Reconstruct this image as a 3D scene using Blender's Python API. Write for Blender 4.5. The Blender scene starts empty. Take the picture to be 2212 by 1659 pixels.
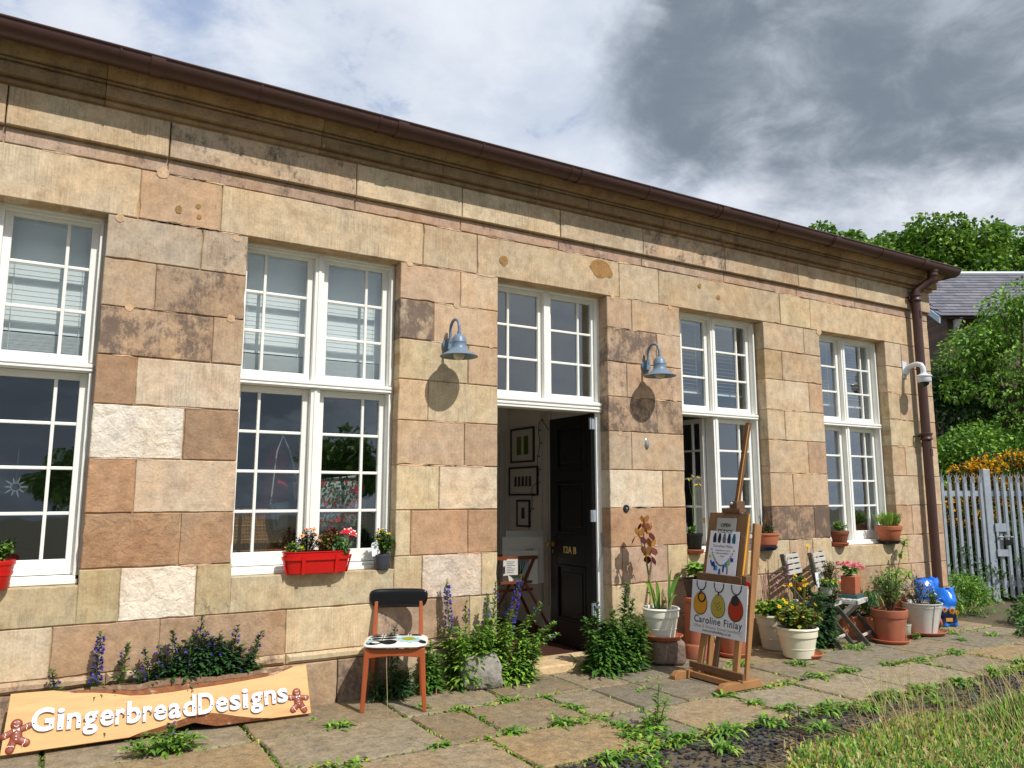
import bpy, math, random
import numpy as np
from mathutils import Vector, Matrix

sc = bpy.context.scene
COL = sc.collection
rnd = random.Random(7)
nr = np.random.default_rng(11)
PI = math.pi

def lin(c):
    c = c / 255.0
    return c / 12.92 if c <= 0.04045 else ((c + 0.055) / 1.055) ** 2.4
def S(r, g, b):
    return (lin(r), lin(g), lin(b))

# ---------------------------------------------------------------- camera
PITCH, YAW = 0.1455, 0.53384
cam_d = bpy.data.cameras.new('camera')
cam = bpy.data.objects.new('camera', cam_d)
COL.objects.link(cam)
cam.location = (0, -5.7815, 1.5)
cam.rotation_euler = (PI / 2 + PITCH, 0, -YAW)
cam_d.sensor_fit = 'HORIZONTAL'
cam_d.sensor_width = 36.0
cam_d.lens = 1654.3 / 2212 * 36.0
cam_d.clip_end = 2000
sc.camera = cam

# ---------------------------------------------------------------- sun and sky
SUN = Vector((0.22, -1.0, 1.2)).normalized()          # towards the sun
sun_el = math.asin(SUN.z)
sun_d = bpy.data.lights.new('sun', 'SUN')
sun_d.energy = 4.2
sun_d.angle = math.radians(0.5)
sun_d.color = (1.0, 0.965, 0.915)
sun = bpy.data.objects.new('sun', sun_d)
COL.objects.link(sun)
sun.rotation_euler = SUN.to_track_quat('Z', 'Y').to_euler()
sun.location = (3, -8, 12)

sc.view_settings.view_transform = 'Standard'
sc.view_settings.look = 'None'
sc.view_settings.exposure = 0.08
sc.view_settings.gamma = 1.0

class NT:
    """small helper around a node tree"""
    def __init__(s, tree):
        s.t = tree; s.n = tree.nodes; s.l = tree.links
    def new(s, typ, **kw):
        nd = s.n.new(typ)
        for k, v in kw.items():
            setattr(nd, k, v)
        return nd
    def put(s, sock, v):
        if isinstance(v, bpy.types.NodeSocket):
            s.l.new(v, sock)
        elif isinstance(v, (tuple, list)) and len(v) == 3 and sock.type == 'RGBA':
            sock.default_value = (*v, 1)
        else:
            sock.default_value = v
    def math(s, op, a, b=0.0, c=None, clamp=False):
        nd = s.new('ShaderNodeMath', operation=op, use_clamp=clamp)
        s.put(nd.inputs[0], a); s.put(nd.inputs[1], b)
        if c is not None: s.put(nd.inputs[2], c)
        return nd.outputs[0]
    def noise(s, vec, scale, detail=4, rough=0.55, dist=0.0):
        nd = s.new('ShaderNodeTexNoise')
        if vec is not None: s.l.new(vec, nd.inputs['Vector'])
        nd.inputs['Scale'].default_value = scale
        nd.inputs['Detail'].default_value = detail
        nd.inputs['Roughness'].default_value = rough
        nd.inputs['Distortion'].default_value = dist
        return nd.outputs['Fac']
    def mapr(s, v, a, b, c=0.0, d=1.0, smooth=True):
        nd = s.new('ShaderNodeMapRange')
        nd.interpolation_type = 'SMOOTHSTEP' if smooth else 'LINEAR'
        s.put(nd.inputs[0], v)
        for i, x in enumerate((a, b, c, d)):
            s.put(nd.inputs[1 + i], x)
        return nd.outputs[0]
    def mix(s, f, a, b, blend='MIX'):
        nd = s.new('ShaderNodeMix', data_type='RGBA', blend_type=blend)
        s.put(nd.inputs['Factor'], f)
        s.put(nd.inputs['A'] if False else nd.inputs[6], a)
        s.put(nd.inputs[7], b)
        return nd.outputs[2]
    def mapping(s, vec, scale=(1, 1, 1), loc=(0, 0, 0), rot=(0, 0, 0)):
        nd = s.new('ShaderNodeMapping')
        s.l.new(vec, nd.inputs['Vector'])
        nd.inputs['Scale'].default_value = scale
        nd.inputs['Location'].default_value = loc
        nd.inputs['Rotation'].default_value = rot
        return nd.outputs[0]

world = bpy.data.worlds.new('World')
sc.world = world
world.use_nodes = True
W = NT(world.node_tree)
W.n.clear()
wout = W.new('ShaderNodeOutputWorld')
bg = W.new('ShaderNodeBackground')
bg.inputs['Strength'].default_value = 0.1
W.l.new(bg.outputs[0], wout.inputs[0])
sky = W.new('ShaderNodeTexSky', sky_type='NISHITA')
sky.sun_disc = False
sky.sun_elevation = sun_el
sky.sun_rotation = math.atan2(SUN.x, SUN.y)
sky.altitude = 30
sky.ozone_density = 2.0
tc = W.new('ShaderNodeTexCoord')
dirv = tc.outputs['Generated']
sep = W.new('ShaderNodeSeparateXYZ'); W.l.new(dirv, sep.inputs[0])
zc = W.math('MAXIMUM', W.math('ADD', sep.outputs[2], 0.28), 0.08)
cmb = W.new('ShaderNodeCombineXYZ')
W.l.new(W.math('DIVIDE', sep.outputs[0], zc), cmb.inputs[0])
W.l.new(W.math('DIVIDE', sep.outputs[1], zc), cmb.inputs[1])
cloudp = cmb.outputs[0]                                # point on a flat cloud layer
nA = W.noise(cloudp, 2.6, 9, 0.58, 0.25)
nB = W.noise(W.mapping(cloudp, loc=(5.2, 1.3, 0)), 6.5, 10, 0.62, 0.5)
nC = W.noise(W.mapping(cloudp, loc=(1.7, 8.3, 2)), 1.5, 4, 0.5)
def lobe(c, r0, r1, wob=0.22):
    d = W.new('ShaderNodeVectorMath', operation='DISTANCE')
    W.l.new(dirv, d.inputs[0]); d.inputs[1].default_value = c
    v = W.math('ADD', d.outputs['Value'], W.math('MULTIPLY', W.math('SUBTRACT', nA, 0.5), wob * 2))
    v = W.math('ADD', v, W.math('MULTIPLY', W.math('SUBTRACT', nB, 0.5), wob * 0.7))
    return W.mapr(v, r0, r1, 1.0, 0.0)
dark = lobe((0.638, 0.59, 0.495), 0.06, 0.185, 0.12)
for c, r0, r1 in (((0.735, 0.478, 0.485), 0.11, 0.235), ((0.815, 0.35, 0.485), 0.11, 0.24), ((0.70, 0.36, 0.62), 0.16, 0.28), ((0.61, 0.58, 0.55), 0.05, 0.12),
                  ((0.0, -0.995, 0.06), 0.2, 0.45), ((-0.5, -0.83, 0.15), 0.3, 0.6)):  # these two: unseen dark cloud added behind the viewpoint to darken the window reflections
    dark = W.math('MAXIMUM', dark, lobe(c, r0, r1, 0.13))
# white cloud with soft grey undersides
greyf = W.mapr(W.math('ADD', W.math('MULTIPLY', nA, 0.6), W.math('MULTIPLY', nC, 0.4)), 0.40, 0.62)
white = W.mix(greyf, (5.6, 6.3, 7.5), (8.0, 8.4, 9.1))
glow = W.mapr(nB, 0.50, 0.72)
white = W.mix(W.math('MULTIPLY', glow, 0.4), white, (8.4, 8.9, 9.7))
grey = W.mix(W.mapr(W.math('ADD', W.math('MULTIPLY', nA, .55), W.math('MULTIPLY', nB, .45)), 0.40, 0.62), (2.1, 2.5, 3.05), (4.4, 4.95, 5.7))
grey = W.mix(W.mapr(W.math('ADD', W.math('MULTIPLY', nC, .7), W.math('MULTIPLY', nB, .3)), 0.38, 0.62), (1.95, 2.35, 2.9), grey)
cloud = W.mix(dark, white, grey)
# clear gaps
gap = W.mapr(W.math('ADD', W.math('MULTIPLY', nA, 0.5), W.math('MULTIPLY', nB, 0.5)), 0.385, 0.47, 1.0, 0.0)
g2 = W.math('MULTIPLY', lobe((0.093, 0.855, 0.52), 0.015, 0.10, 0.14), 0.75)
gap = W.math('MULTIPLY', W.math('MAXIMUM', W.math('MULTIPLY', gap, 0.55), g2), W.math('SUBTRACT', 1.0, dark))
blue = W.mix(1.0, sky.outputs[0], (1.0, 1.15, 1.3), 'MULTIPLY')
blue = W.mix(0.55, blue, (3.1, 4.4, 7.3))
final = W.mix(gap, cloud, blue)
hz = W.mapr(sep.outputs[2], 0.0, 0.26, 0.5, 0.0)
final = W.mix(W.math('MULTIPLY', hz, W.math('SUBTRACT', 1.0, W.math('MULTIPLY', dark, 0.5))), final, (6.2, 6.8, 7.8))
W.l.new(final, bg.inputs['Color'])

# ---------------------------------------------------------------- mesh builder
class MB:
    def __init__(s):
        s.v = []; s.c = []; s.f = []; s.m = []; s.p = []
        s.T = None; s.col = (0.5, 0.5, 0.5); s.prm = (0, 0, 0); s.mi = 0
    def _add(s, vs, fs, col=None, mi=None):
        b = len(s.v)
        if s.T is not None:
            vs = [tuple(s.T @ Vector(v)) for v in vs]
        s.v.extend(vs)
        s.c.extend([col or s.col] * len(vs))
        s.p.extend([s.prm] * len(vs))
        m = s.mi if mi is None else mi
        for f in fs:
            s.f.append(tuple(b + i for i in f)); s.m.append(m)
        return s
    def box(s, x0, x1, y0, y1, z0, z1, col=None, mi=None):
        vs = [(x0, y0, z0), (x1, y0, z0), (x1, y1, z0), (x0, y1, z0), (x0, y0, z1), (x1, y0, z1), (x1, y1, z1), (x0, y1, z1)]
        return s._add(vs, [(0, 3, 2, 1), (4, 5, 6, 7), (0, 1, 5, 4), (1, 2, 6, 5), (2, 3, 7, 6), (3, 0, 4, 7)], col, mi)
    def beam(s, a, b, w, h, up=(0, 0, 1), col=None, mi=None, w2=None, h2=None):
        a = Vector(a); b = Vector(b); d = (b - a).normalized(); up = Vector(up)
        sd = d.cross(up)
        if sd.length < 1e-4: sd = d.cross(Vector((0, 1, 0)))
        sd.normalize(); u = sd.cross(d)
        w2 = w if w2 is None else w2; h2 = h if h2 is None else h2
        vs = []
        for p, ww, hh in ((a, w, h), (b, w2, h2)):
            for i, j in ((-1, -1), (1, -1), (1, 1), (-1, 1)):
                vs.append(tuple(p + sd * (i * ww / 2) + u * (j * hh / 2)))
        return s._add(vs, [(0, 1, 2, 3), (7, 6, 5, 4), (0, 4, 5, 1), (1, 5, 6, 2), (2, 6, 7, 3), (3, 7, 4, 0)], col, mi)
    def lathe(s, prof, n=28, c=(0, 0, 0), cap0=True, cap1=True, col=None, mi=None, sx=1, sy=1):
        vs = []; fs = []
        for r, z in prof:
            for k in range(n):
                t = 2 * PI * k / n
                vs.append((c[0] + r * math.cos(t) * sx, c[1] + r * math.sin(t) * sy, c[2] + z))
        for i in range(len(prof) - 1):
            for k in range(n):
                k2 = (k + 1) % n
                fs.append((i * n + k, i * n + k2, (i + 1) * n + k2, (i + 1) * n + k))
        if cap0: fs.append(tuple(range(n - 1, -1, -1)))
        if cap1: fs.append(tuple((len(prof) - 1) * n + k for k in range(n)))
        return s._add(vs, fs, col, mi)
    def tube(s, pts, r, n=8, col=None, mi=None, caps=True):
        pts = [Vector(p) for p in pts]; m = len(pts)
        rs = r if isinstance(r, (list, tuple)) else [r] * m
        vs = []; fs = []; prev = None
        for i, p in enumerate(pts):
            d = (pts[min(i + 1, m - 1)] - pts[max(i - 1, 0)]).normalized()
            if prev is None:
                a = d.cross(Vector((0, 0, 1)))
                if a.length < 1e-3: a = d.cross(Vector((0, 1, 0)))
            else:
                a = prev - d * prev.dot(d)
            a.normalize(); prev = a; b = d.cross(a)
            for k in range(n):
                t = 2 * PI * k / n
                vs.append(tuple(p + (a * math.cos(t) + b * math.sin(t)) * rs[i]))
        for i in range(m - 1):
            for k in range(n):
                k2 = (k + 1) % n
                fs.append((i * n + k, i * n + k2, (i + 1) * n + k2, (i + 1) * n + k))
        if caps:
            fs.append(tuple(range(n - 1, -1, -1))); fs.append(tuple((m - 1) * n + k for k in range(n)))
        return s._add(vs, fs, col, mi)
    def prism(s, pts, axis, a, b, col=None, mi=None):
        """closed 2-D outline extruded along an axis: 'x' -> pts are (y,z); 'y' -> (x,z); 'z' -> (x,y)"""
        def mk(p, t):
            return (t, p[0], p[1]) if axis == 'x' else ((p[0], t, p[1]) if axis == 'y' else (p[0], p[1], t))
        n = len(pts)
        vs = [mk(p, a) for p in pts] + [mk(p, b) for p in pts]
        fs = [tuple(range(n - 1, -1, -1)), tuple(range(n, 2 * n))]
        fs += [(k, (k + 1) % n, n + (k + 1) % n, n + k) for k in range(n)]
        return s._add(vs, fs, col, mi)
    def poly(s, pts, col=None, mi=None):
        return s._add([tuple(p) for p in pts], [tuple(range(len(pts)))], col, mi)
    def ball(s, c, r, n=10, m=6, sc3=(1, 1, 1), col=None, mi=None):
        vs = [(c[0], c[1], c[2] - r * sc3[2])]; fs = []
        for i in range(1, m):
            t = PI * i / m
            for k in range(n):
                a = 2 * PI * k / n
                vs.append((c[0] + r * sc3[0] * math.sin(t) * math.cos(a), c[1] + r * sc3[1] * math.sin(t) * math.sin(a), c[2] - r * sc3[2] * math.cos(t)))
        vs.append((c[0], c[1], c[2] + r * sc3[2])); L = len(vs) - 1
        for k in range(n):
            k2 = (k + 1) % n
            fs.append((0, 1 + k2, 1 + k)); fs.append((L, 1 + (m - 2) * n + k, 1 + (m - 2) * n + k2))
            for i in range(m - 2):
                fs.append((1 + i * n + k, 1 + i * n + k2, 1 + (i + 1) * n + k2, 1 + (i + 1) * n + k))
        return s._add(vs, fs, col, mi)
    def leaves(s, P, D, L, Wd, C, droop=0.4, up=(0, 0, 1), mi=None, quad=False):
        """vectorised leaf blades. P,D (n,3); L,Wd (n); C (n,3)"""
        P = np.asarray(P, float); D = np.asarray(D, float); n = len(P)
        if n == 0: return s
        D = D / np.maximum(np.linalg.norm(D, axis=1, keepdims=True), 1e-6)
        U = np.asarray(up, float)
        if U.ndim == 1: U = np.broadcast_to(U, D.shape)
        sd = np.cross(D, U); ln = np.linalg.norm(sd, axis=1, keepdims=True)
        sd = np.where(ln < 1e-3, np.array([1.0, 0, 0]), sd / np.maximum(ln, 1e-6))
        L = np.broadcast_to(np.asarray(L, float), (n,))[:, None]; Wd = np.broadcast_to(np.asarray(Wd, float), (n,))[:, None]
        C = np.broadcast_to(np.asarray(C, float), (n, 3))
        dz = np.array([0, 0, -1.0]) * L * droop
        if quad:
            V = np.stack([P, P + D * L * .45 + sd * Wd * .5, P + D * L + dz * .5, P + D * L * .45 - sd * Wd * .5], 1); k = 4
            F = [(0, 1, 2, 3)]
        else:
            V = np.stack([P, P + D * L * .33 + sd * Wd * .42, P + D * L * .33 - sd * Wd * .42,
                          P + D * L * .68 + sd * Wd * .5 + dz * .35, P + D * L * .68 - sd * Wd * .5 + dz * .35, P + D * L + dz], 1); k = 6
            F = [(0, 1, 2), (1, 3, 4, 2), (3, 5, 4)]
        b = len(s.v)
        V = V.reshape(-1, 3)
        if s.T is not None:
            M4 = np.array(s.T); V = V @ M4[:3, :3].T + M4[:3, 3]
        s.v.extend(map(tuple, V.tolist()))
        s.c.extend(map(tuple, np.repeat(C, k, 0).tolist()))
        s.p.extend([s.prm] * (n * k))
        m = s.mi if mi is None else mi
        for i in range(n):
            o = b + i * k
            for f in F:
                s.f.append(tuple(o + j for j in f))
        s.m.extend([m] * (n * len(F)))
        return s
    def build(s, name, mats, parent=None, smooth=None, bevel=0, loc=None, rot=None):
        me = bpy.data.meshes.new(name)
        me.from_pydata(s.v, [], s.f)
        mats = mats if isinstance(mats, (list, tuple)) else [mats]
        for m in mats: me.materials.append(m)
        if len(mats) > 1:
            me.polygons.foreach_set('material_index', s.m)
        at = me.attributes.new('Col', 'FLOAT_COLOR', 'POINT')
        ca = np.ones((len(s.v), 4)); ca[:, :3] = np.array(s.c).reshape(-1, 3)
        at.data.foreach_set('color', ca.ravel())
        if any(p != (0, 0, 0) for p in s.p[:1]) or any(p != (0, 0, 0) for p in s.p[::97]):
            pa = me.attributes.new('Prm', 'FLOAT_VECTOR', 'POINT')
            pa.data.foreach_set('vector', np.array(s.p, float).ravel())
        if smooth is not None:
            me.polygons.foreach_set('use_smooth', [True] * len(me.polygons))
            me.set_sharp_from_angle(angle=math.radians(smooth))
        me.update()
        o = bpy.data.objects.new(name, me)
        COL.objects.link(o)
        if parent is not None: o.parent = parent
        if loc is not None: o.location = loc
        if rot is not None: o.rotation_euler = rot
        if bevel:
            bv = o.modifiers.new('bevel', 'BEVEL'); bv.width = bevel; bv.segments = 2; bv.limit_method = 'ANGLE'
        return o

def thing(name, label, cat, loc=(0, 0, 0), rot=(0, 0, 0), group=None):
    o = bpy.data.objects.new(name, None)
    o.empty_display_size = 0.1
    COL.objects.link(o)
    o.location = loc
    o.rotation_euler = rot if isinstance(rot, (tuple, list)) else (0, 0, rot)
    o['label'] = label; o['category'] = cat
    if group: o['group'] = group
    return o
def tag(o, label, cat, group=None):
    o['label'] = label; o['category'] = cat
    if group: o['group'] = group
    return o
def struct(o):
    o['kind'] = 'structure'; return o
def stuff(o, label, cat):
    o['kind'] = 'stuff'; o['label'] = label; o['category'] = cat; return o

# ---------------------------------------------------------------- materials
MATS = {}
def mat(name, col=None, rough=0.6, metal=0.0, namt=0.0, nscale=20, bump=0.0, bscale=60, spec=0.5, attr=False,
        trans=0.0, n2=None, coat=0.0, stretch=(1, 1, 1), ndetail=5, wear=None):
    if name in MATS: return MATS[name]
    m = bpy.data.materials.new(name); m.use_nodes = True
    N = NT(m.node_tree); b = N.n['Principled BSDF']; out = N.n['Material Output']
    b.inputs['Roughness'].default_value = rough
    b.inputs['Metallic'].default_value = metal
    b.inputs['Specular IOR Level'].default_value = spec
    if coat: b.inputs['Coat Weight'].default_value = coat
    t = N.new('ShaderNodeTexCoord').outputs['Object']
    if stretch != (1, 1, 1): t = N.mapping(t, stretch)
    base = None
    if attr:
        a = N.new('ShaderNodeAttribute'); a.attribute_name = 'Col'; base = a.outputs['Color']
    cur = base if attr else col
    if n2 is not None:                       # second colour mixed in by large noise: (colour, scale, lo, hi)
        cur = N.mix(N.mapr(N.noise(t, n2[1], 6, 0.6), n2[2], n2[3]), cur, n2[0])
    if wear is not None:                     # patchy stain with a threshold: (colour, scale, lo, hi)
        cur = N.mix(N.mapr(N.noise(t, wear[1], 8, 0.7), wear[2], wear[3]), cur, wear[0])
    if namt:
        f = N.mapr(N.noise(t, nscale, ndetail, 0.6), 0.25, 0.75, 1 - namt, 1 + namt, smooth=False)
        hsv = N.new('ShaderNodeVectorMath', operation='SCALE')
        N.put(hsv.inputs[0], cur if isinstance(cur, bpy.types.NodeSocket) else tuple(cur)); N.l.new(f, hsv.inputs['Scale'])
        cur = hsv.outputs[0]
    N.put(b.inputs['Base Color'], cur)
    if bump:
        bp = N.new('ShaderNodeBump'); bp.inputs['Strength'].default_value = bump; bp.inputs['Distance'].default_value = 0.01
        N.l.new(N.noise(t, bscale, 5, 0.6), bp.inputs['Height']); N.l.new(bp.outputs[0], b.inputs['Normal'])
    if trans:
        tr = N.new('ShaderNodeBsdfTranslucent'); mx = N.new('ShaderNodeMixShader'); mx.inputs[0].default_value = trans
        N.put(tr.inputs['Color'], cur)
        N.l.new(b.outputs[0], mx.inputs[1]); N.l.new(tr.outputs[0], mx.inputs[2]); N.l.new(mx.outputs[0], out.inputs['Surface'])
    MATS[name] = m
    return m

def stone_mat():
    m = bpy.data.materials.new('sandstone'); m.use_nodes = True
    N = NT(m.node_tree); b = N.n['Principled BSDF']
    b.inputs['Roughness'].default_value = 0.9; b.inputs['Specular IOR Level'].default_value = 0.2
    t = N.new('ShaderNodeTexCoord').outputs['Object']
    a = N.new('ShaderNodeAttribute'); a.attribute_name = 'Col'
    p = N.new('ShaderNodeAttribute'); p.attribute_name = 'Prm'
    sp = N.new('ShaderNodeSeparateXYZ'); N.l.new(p.outputs['Vector'], sp.inputs[0])
    soot, tool, rough = sp.outputs
    n1 = N.noise(t, 2.3, 7, 0.62); n2 = N.noise(t, 11, 7, 0.65); n3 = N.noise(t, 55, 5, 0.6)
    cur = a.outputs['Color']
    # ochre / pink drift inside each stone
    cur = N.mix(N.mapr(n1, 0.38, 0.66, 0, 0.6), cur, N.mix(1.0, cur, (1.10, 0.95, 0.80), 'MULTIPLY'))
    cur = N.mix(N.mapr(N.noise(N.mapping(t, loc=(3, 7, 1)), 4.2, 8, 0.68), 0.46, 0.66, 0, 0.75), cur, N.mix(1.0, cur, (0.80, 0.755, 0.73), 'MULTIPLY'))
    v = N.math('ADD', N.mapr(n2, 0.3, 0.7, 0.74, 1.17, False), N.mapr(n3, 0.3, 0.7, -0.13, 0.13, False))
    sc_ = N.new('ShaderNodeVectorMath', operation='SCALE'); N.l.new(cur, sc_.inputs[0]); N.l.new(v, sc_.inputs['Scale']); cur = sc_.outputs[0]
    # droved tooling: fine upright strokes
    st = N.noise(N.mapping(t, (1, 0.3, 0.05)), 95, 2, 0.5)
    stm = N.math('MULTIPLY', tool, N.mapr(N.noise(t, 3.1, 4, 0.5), 0.38, 0.6, 0.25, 1.0))
    sv = N.math('SUBTRACT', 1.0, N.math('MULTIPLY', stm, N.mapr(st, 0.40, 0.66, 0.0, 0.20)))
    s2 = N.new('ShaderNodeVectorMath', operation='SCALE'); N.l.new(cur, s2.inputs[0]); N.l.new(sv, s2.inputs['Scale']); cur = s2.outputs[0]
    # soot crust with ragged edges, streaky
    sn = N.math('ADD', N.math('MULTIPLY', N.noise(N.mapping(t, (1, 1, 0.8)), 6.0, 11, 0.78), 0.85), N.math('MULTIPLY', N.noise(N.mapping(t, (1, 1, 0.3)), 40, 5, 0.7), 0.15))
    th = N.math('SUBTRACT', 0.70, N.math('MULTIPLY', soot, 0.28))
    sf = N.math('MULTIPLY', N.mapr(N.math('SUBTRACT', sn, th), -0.035, 0.085, 0, 0.78), N.mapr(soot, 0.0, 0.12))
    cur = N.mix(sf, cur, (0.105, 0.078, 0.068))
    # pits and small pale scars
    pit = N.mapr(N.noise(N.mapping(t, loc=(9, 2, 4)), 34, 3, 0.5), 0.70, 0.77)
    cur = N.mix(N.math('MULTIPLY', pit, 0.5), cur, (0.13, 0.09, 0.06))
    scar = N.mapr(N.noise(N.mapping(t, loc=(1, 12, 4)), 7, 7, 0.66), 0.665, 0.72)
    cur = N.mix(N.math('MULTIPLY', scar, 0.5), cur, (0.62, 0.52, 0.41))
    N.l.new(cur, b.inputs['Base Color'])
    h = N.math('ADD', N.math('MULTIPLY', N.math('MULTIPLY', st, stm), 0.35), N.math('MULTIPLY', n3, 0.18))
    rk = N.noise(t, 13, 7, 0.62, 0.6)
    h = N.math('ADD', h, N.math('MULTIPLY', rk, N.math('MULTIPLY', rough, 2.1)))
    h = N.math('SUBTRACT', h, N.math('MULTIPLY', pit, 0.35))
    bp = N.new('ShaderNodeBump'); bp.inputs['Strength'].default_value = 0.75; bp.inputs['Distance'].default_value = 0.014
    N.l.new(h, bp.inputs['Height']); N.l.new(bp.outputs[0], b.inputs['Normal'])
    return m
STONE = stone_mat()

def glass_mat():
    m = bpy.data.materials.new('window_glass'); m.use_nodes = True
    N = NT(m.node_tree); N.n.clear()
    out = N.new('ShaderNodeOutputMaterial')
    tr = N.new('ShaderNodeBsdfTransparent'); tr.inputs[0].default_value = (0.90, 0.94, 0.94, 1)
    gl = N.new('ShaderNodeBsdfGlossy'); gl.inputs['Roughness'].default_value = 0.015
    gl.inputs['Color'].default_value = (0.86, 0.95, 1, 1)
    lw = N.new('ShaderNodeLayerWeight'); lw.inputs['Blend'].default_value = 0.5
    t = N.new('ShaderNodeTexCoord').outputs['Object']
    bp = N.new('ShaderNodeBump'); bp.inputs['Strength'].default_value = 0.06; bp.inputs['Distance'].default_value = 0.02
    N.l.new(N.noise(t, 3.5, 2, 0.4), bp.inputs['Height']); N.l.new(bp.outputs[0], gl.inputs['Normal'])
    mx = N.new('ShaderNodeMixShader')
    N.l.new(N.math('ADD', N.math('MULTIPLY', N.math('POWER', lw.outputs['Facing'], 3.0), 1.8), 0.155, clamp=True), mx.inputs[0])
    N.l.new(tr.outputs[0], mx.inputs[1]); N.l.new(gl.outputs[0], mx.inputs[2]); N.l.new(mx.outputs[0], out.inputs[0])
    return m
GLASS = glass_mat()

WHITE = mat('white_paint', S(235, 234, 227), 0.45, namt=0.05, nscale=9, bump=0.08, bscale=40, wear=(S(186, 178, 160), 16, 0.66, 0.75))
WBLIND = mat('blind_slat', S(243, 246, 244), 0.55, trans=0.2)
IRON = mat('brown_iron', S(72, 46, 40), 0.42, namt=0.18, nscale=6, bump=0.12, bscale=50, wear=(S(98, 66, 54), 14, 0.60, 0.75))
LAMPBLUE = mat('blue_grey_enamel', S(108, 128, 146), 0.42, namt=0.06, nscale=12)
TERRA = mat('terracotta', S(162, 96, 70), 0.8, namt=0.14, nscale=14, bump=0.1, bscale=50, wear=(S(205, 150, 118), 9, 0.60, 0.76))
TERRAB = mat('terracotta_bright', S(178, 102, 70), 0.75, namt=0.08, nscale=14, bump=0.08, bscale=50)
CREAM = mat('cream_glaze', S(226, 219, 196), 0.4, namt=0.05, nscale=8, wear=(S(190, 176, 146), 10, 0.66, 0.78))
REDP = mat('red_enamel', S(200, 22, 20), 0.35, namt=0.06, nscale=12, wear=(S(120, 40, 30), 24, 0.72, 0.78))
GALV = mat('galvanised_steel', S(168, 177, 188), 0.5, 0.3, namt=0.16, nscale=10, bump=0.08, bscale=40, wear=(S(196, 202, 208), 22, 0.62, 0.76))
SOIL = mat('soil', S(58, 42, 32), 0.95, namt=0.35, nscale=60, bump=0.8, bscale=70)
LEAF = mat('leaf', attr=True, rough=0.5, trans=0.28, spec=0.35)
LEAFD = mat('leaf_dull', attr=True, rough=0.7, trans=0.15, spec=0.2)
PETAL = mat('petal', attr=True, rough=0.6, trans=0.3, spec=0.2)
PLAIN = mat('attr_paint', attr=True, rough=0.6, spec=0.3)
PRINT = mat('printed_paper', attr=True, rough=0.7, spec=0.2)
BARK = mat('bark', S(96, 80, 66), 0.9, namt=0.35, nscale=18, bump=0.8, bscale=30, stretch=(1, 1, 0.3))
BLACK = mat('black_paint', S(12, 12, 15), 0.32, spec=0.35, namt=0.1, nscale=10, bump=0.05, bscale=30)
BLACKP = mat('black_plastic', S(26, 26, 28), 0.4)
BRASS = mat('brass', S(190, 150, 80), 0.35, 0.9)
WOODT = mat('easel_wood', S(156, 112, 70), 0.55, namt=0.2, nscale=9, stretch=(1, 1, 0.12), wear=(S(120, 80, 48), 5, 0.52, 0.75), bump=0.05, bscale=40)
WOODD = mat('dark_wood', S(104, 74, 50), 0.6, namt=0.22, nscale=9, stretch=(1, 1, 0.12), bump=0.05, bscale=40)
GREYW = mat('weathered_wood', S(192, 190, 183), 0.75, namt=0.2, nscale=14, stretch=(0.25, 1, 1), bump=0.2, bscale=40, wear=(S(112, 108, 100), 14, 0.56, 0.70))
GREYWD = mat('weathered_dark_wood', S(78, 72, 62), 0.8, namt=0.25, nscale=14, bump=0.2, bscale=40, wear=(S(146, 142, 132), 9, 0.60, 0.74))
# ================================================================ stone building
XA, XJ = -2.9, 9.854
OPEN = [('w', -1.05, 0.174), ('w', 1.1146, 2.342), ('d', 3.275, 4.486), ('w', 5.436, 6.674), ('w', 7.635, 8.881)]
Z = [3.435, 3.125, 2.79, 2.45, 2.115, 1.75, 1.39, 1.03, 0.685, 0.37, 0.0]
bld = thing('stone_building', 'long single-storey sandstone ashlar building with white sash windows and a brown gutter', 'building', (0, 0, 0))

BUFF = S(205, 180, 143); TAN = S(192, 160, 125); PINK = S(188, 150, 124); GREYB = S(186, 164, 138); BROWN = S(160, 112, 68)
ORNG = S(180, 124, 72); WHT = S(230, 215, 194); CRM = S(218, 194, 163); YEL = S(208, 184, 136); OLV = S(188, 172, 126)
DKT = S(140, 104, 72); LBG = S(208, 186, 150); PALE = S(220, 199, 168); MAUV = S(184, 152, 132); SAND = S(202, 170, 130)

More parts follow.
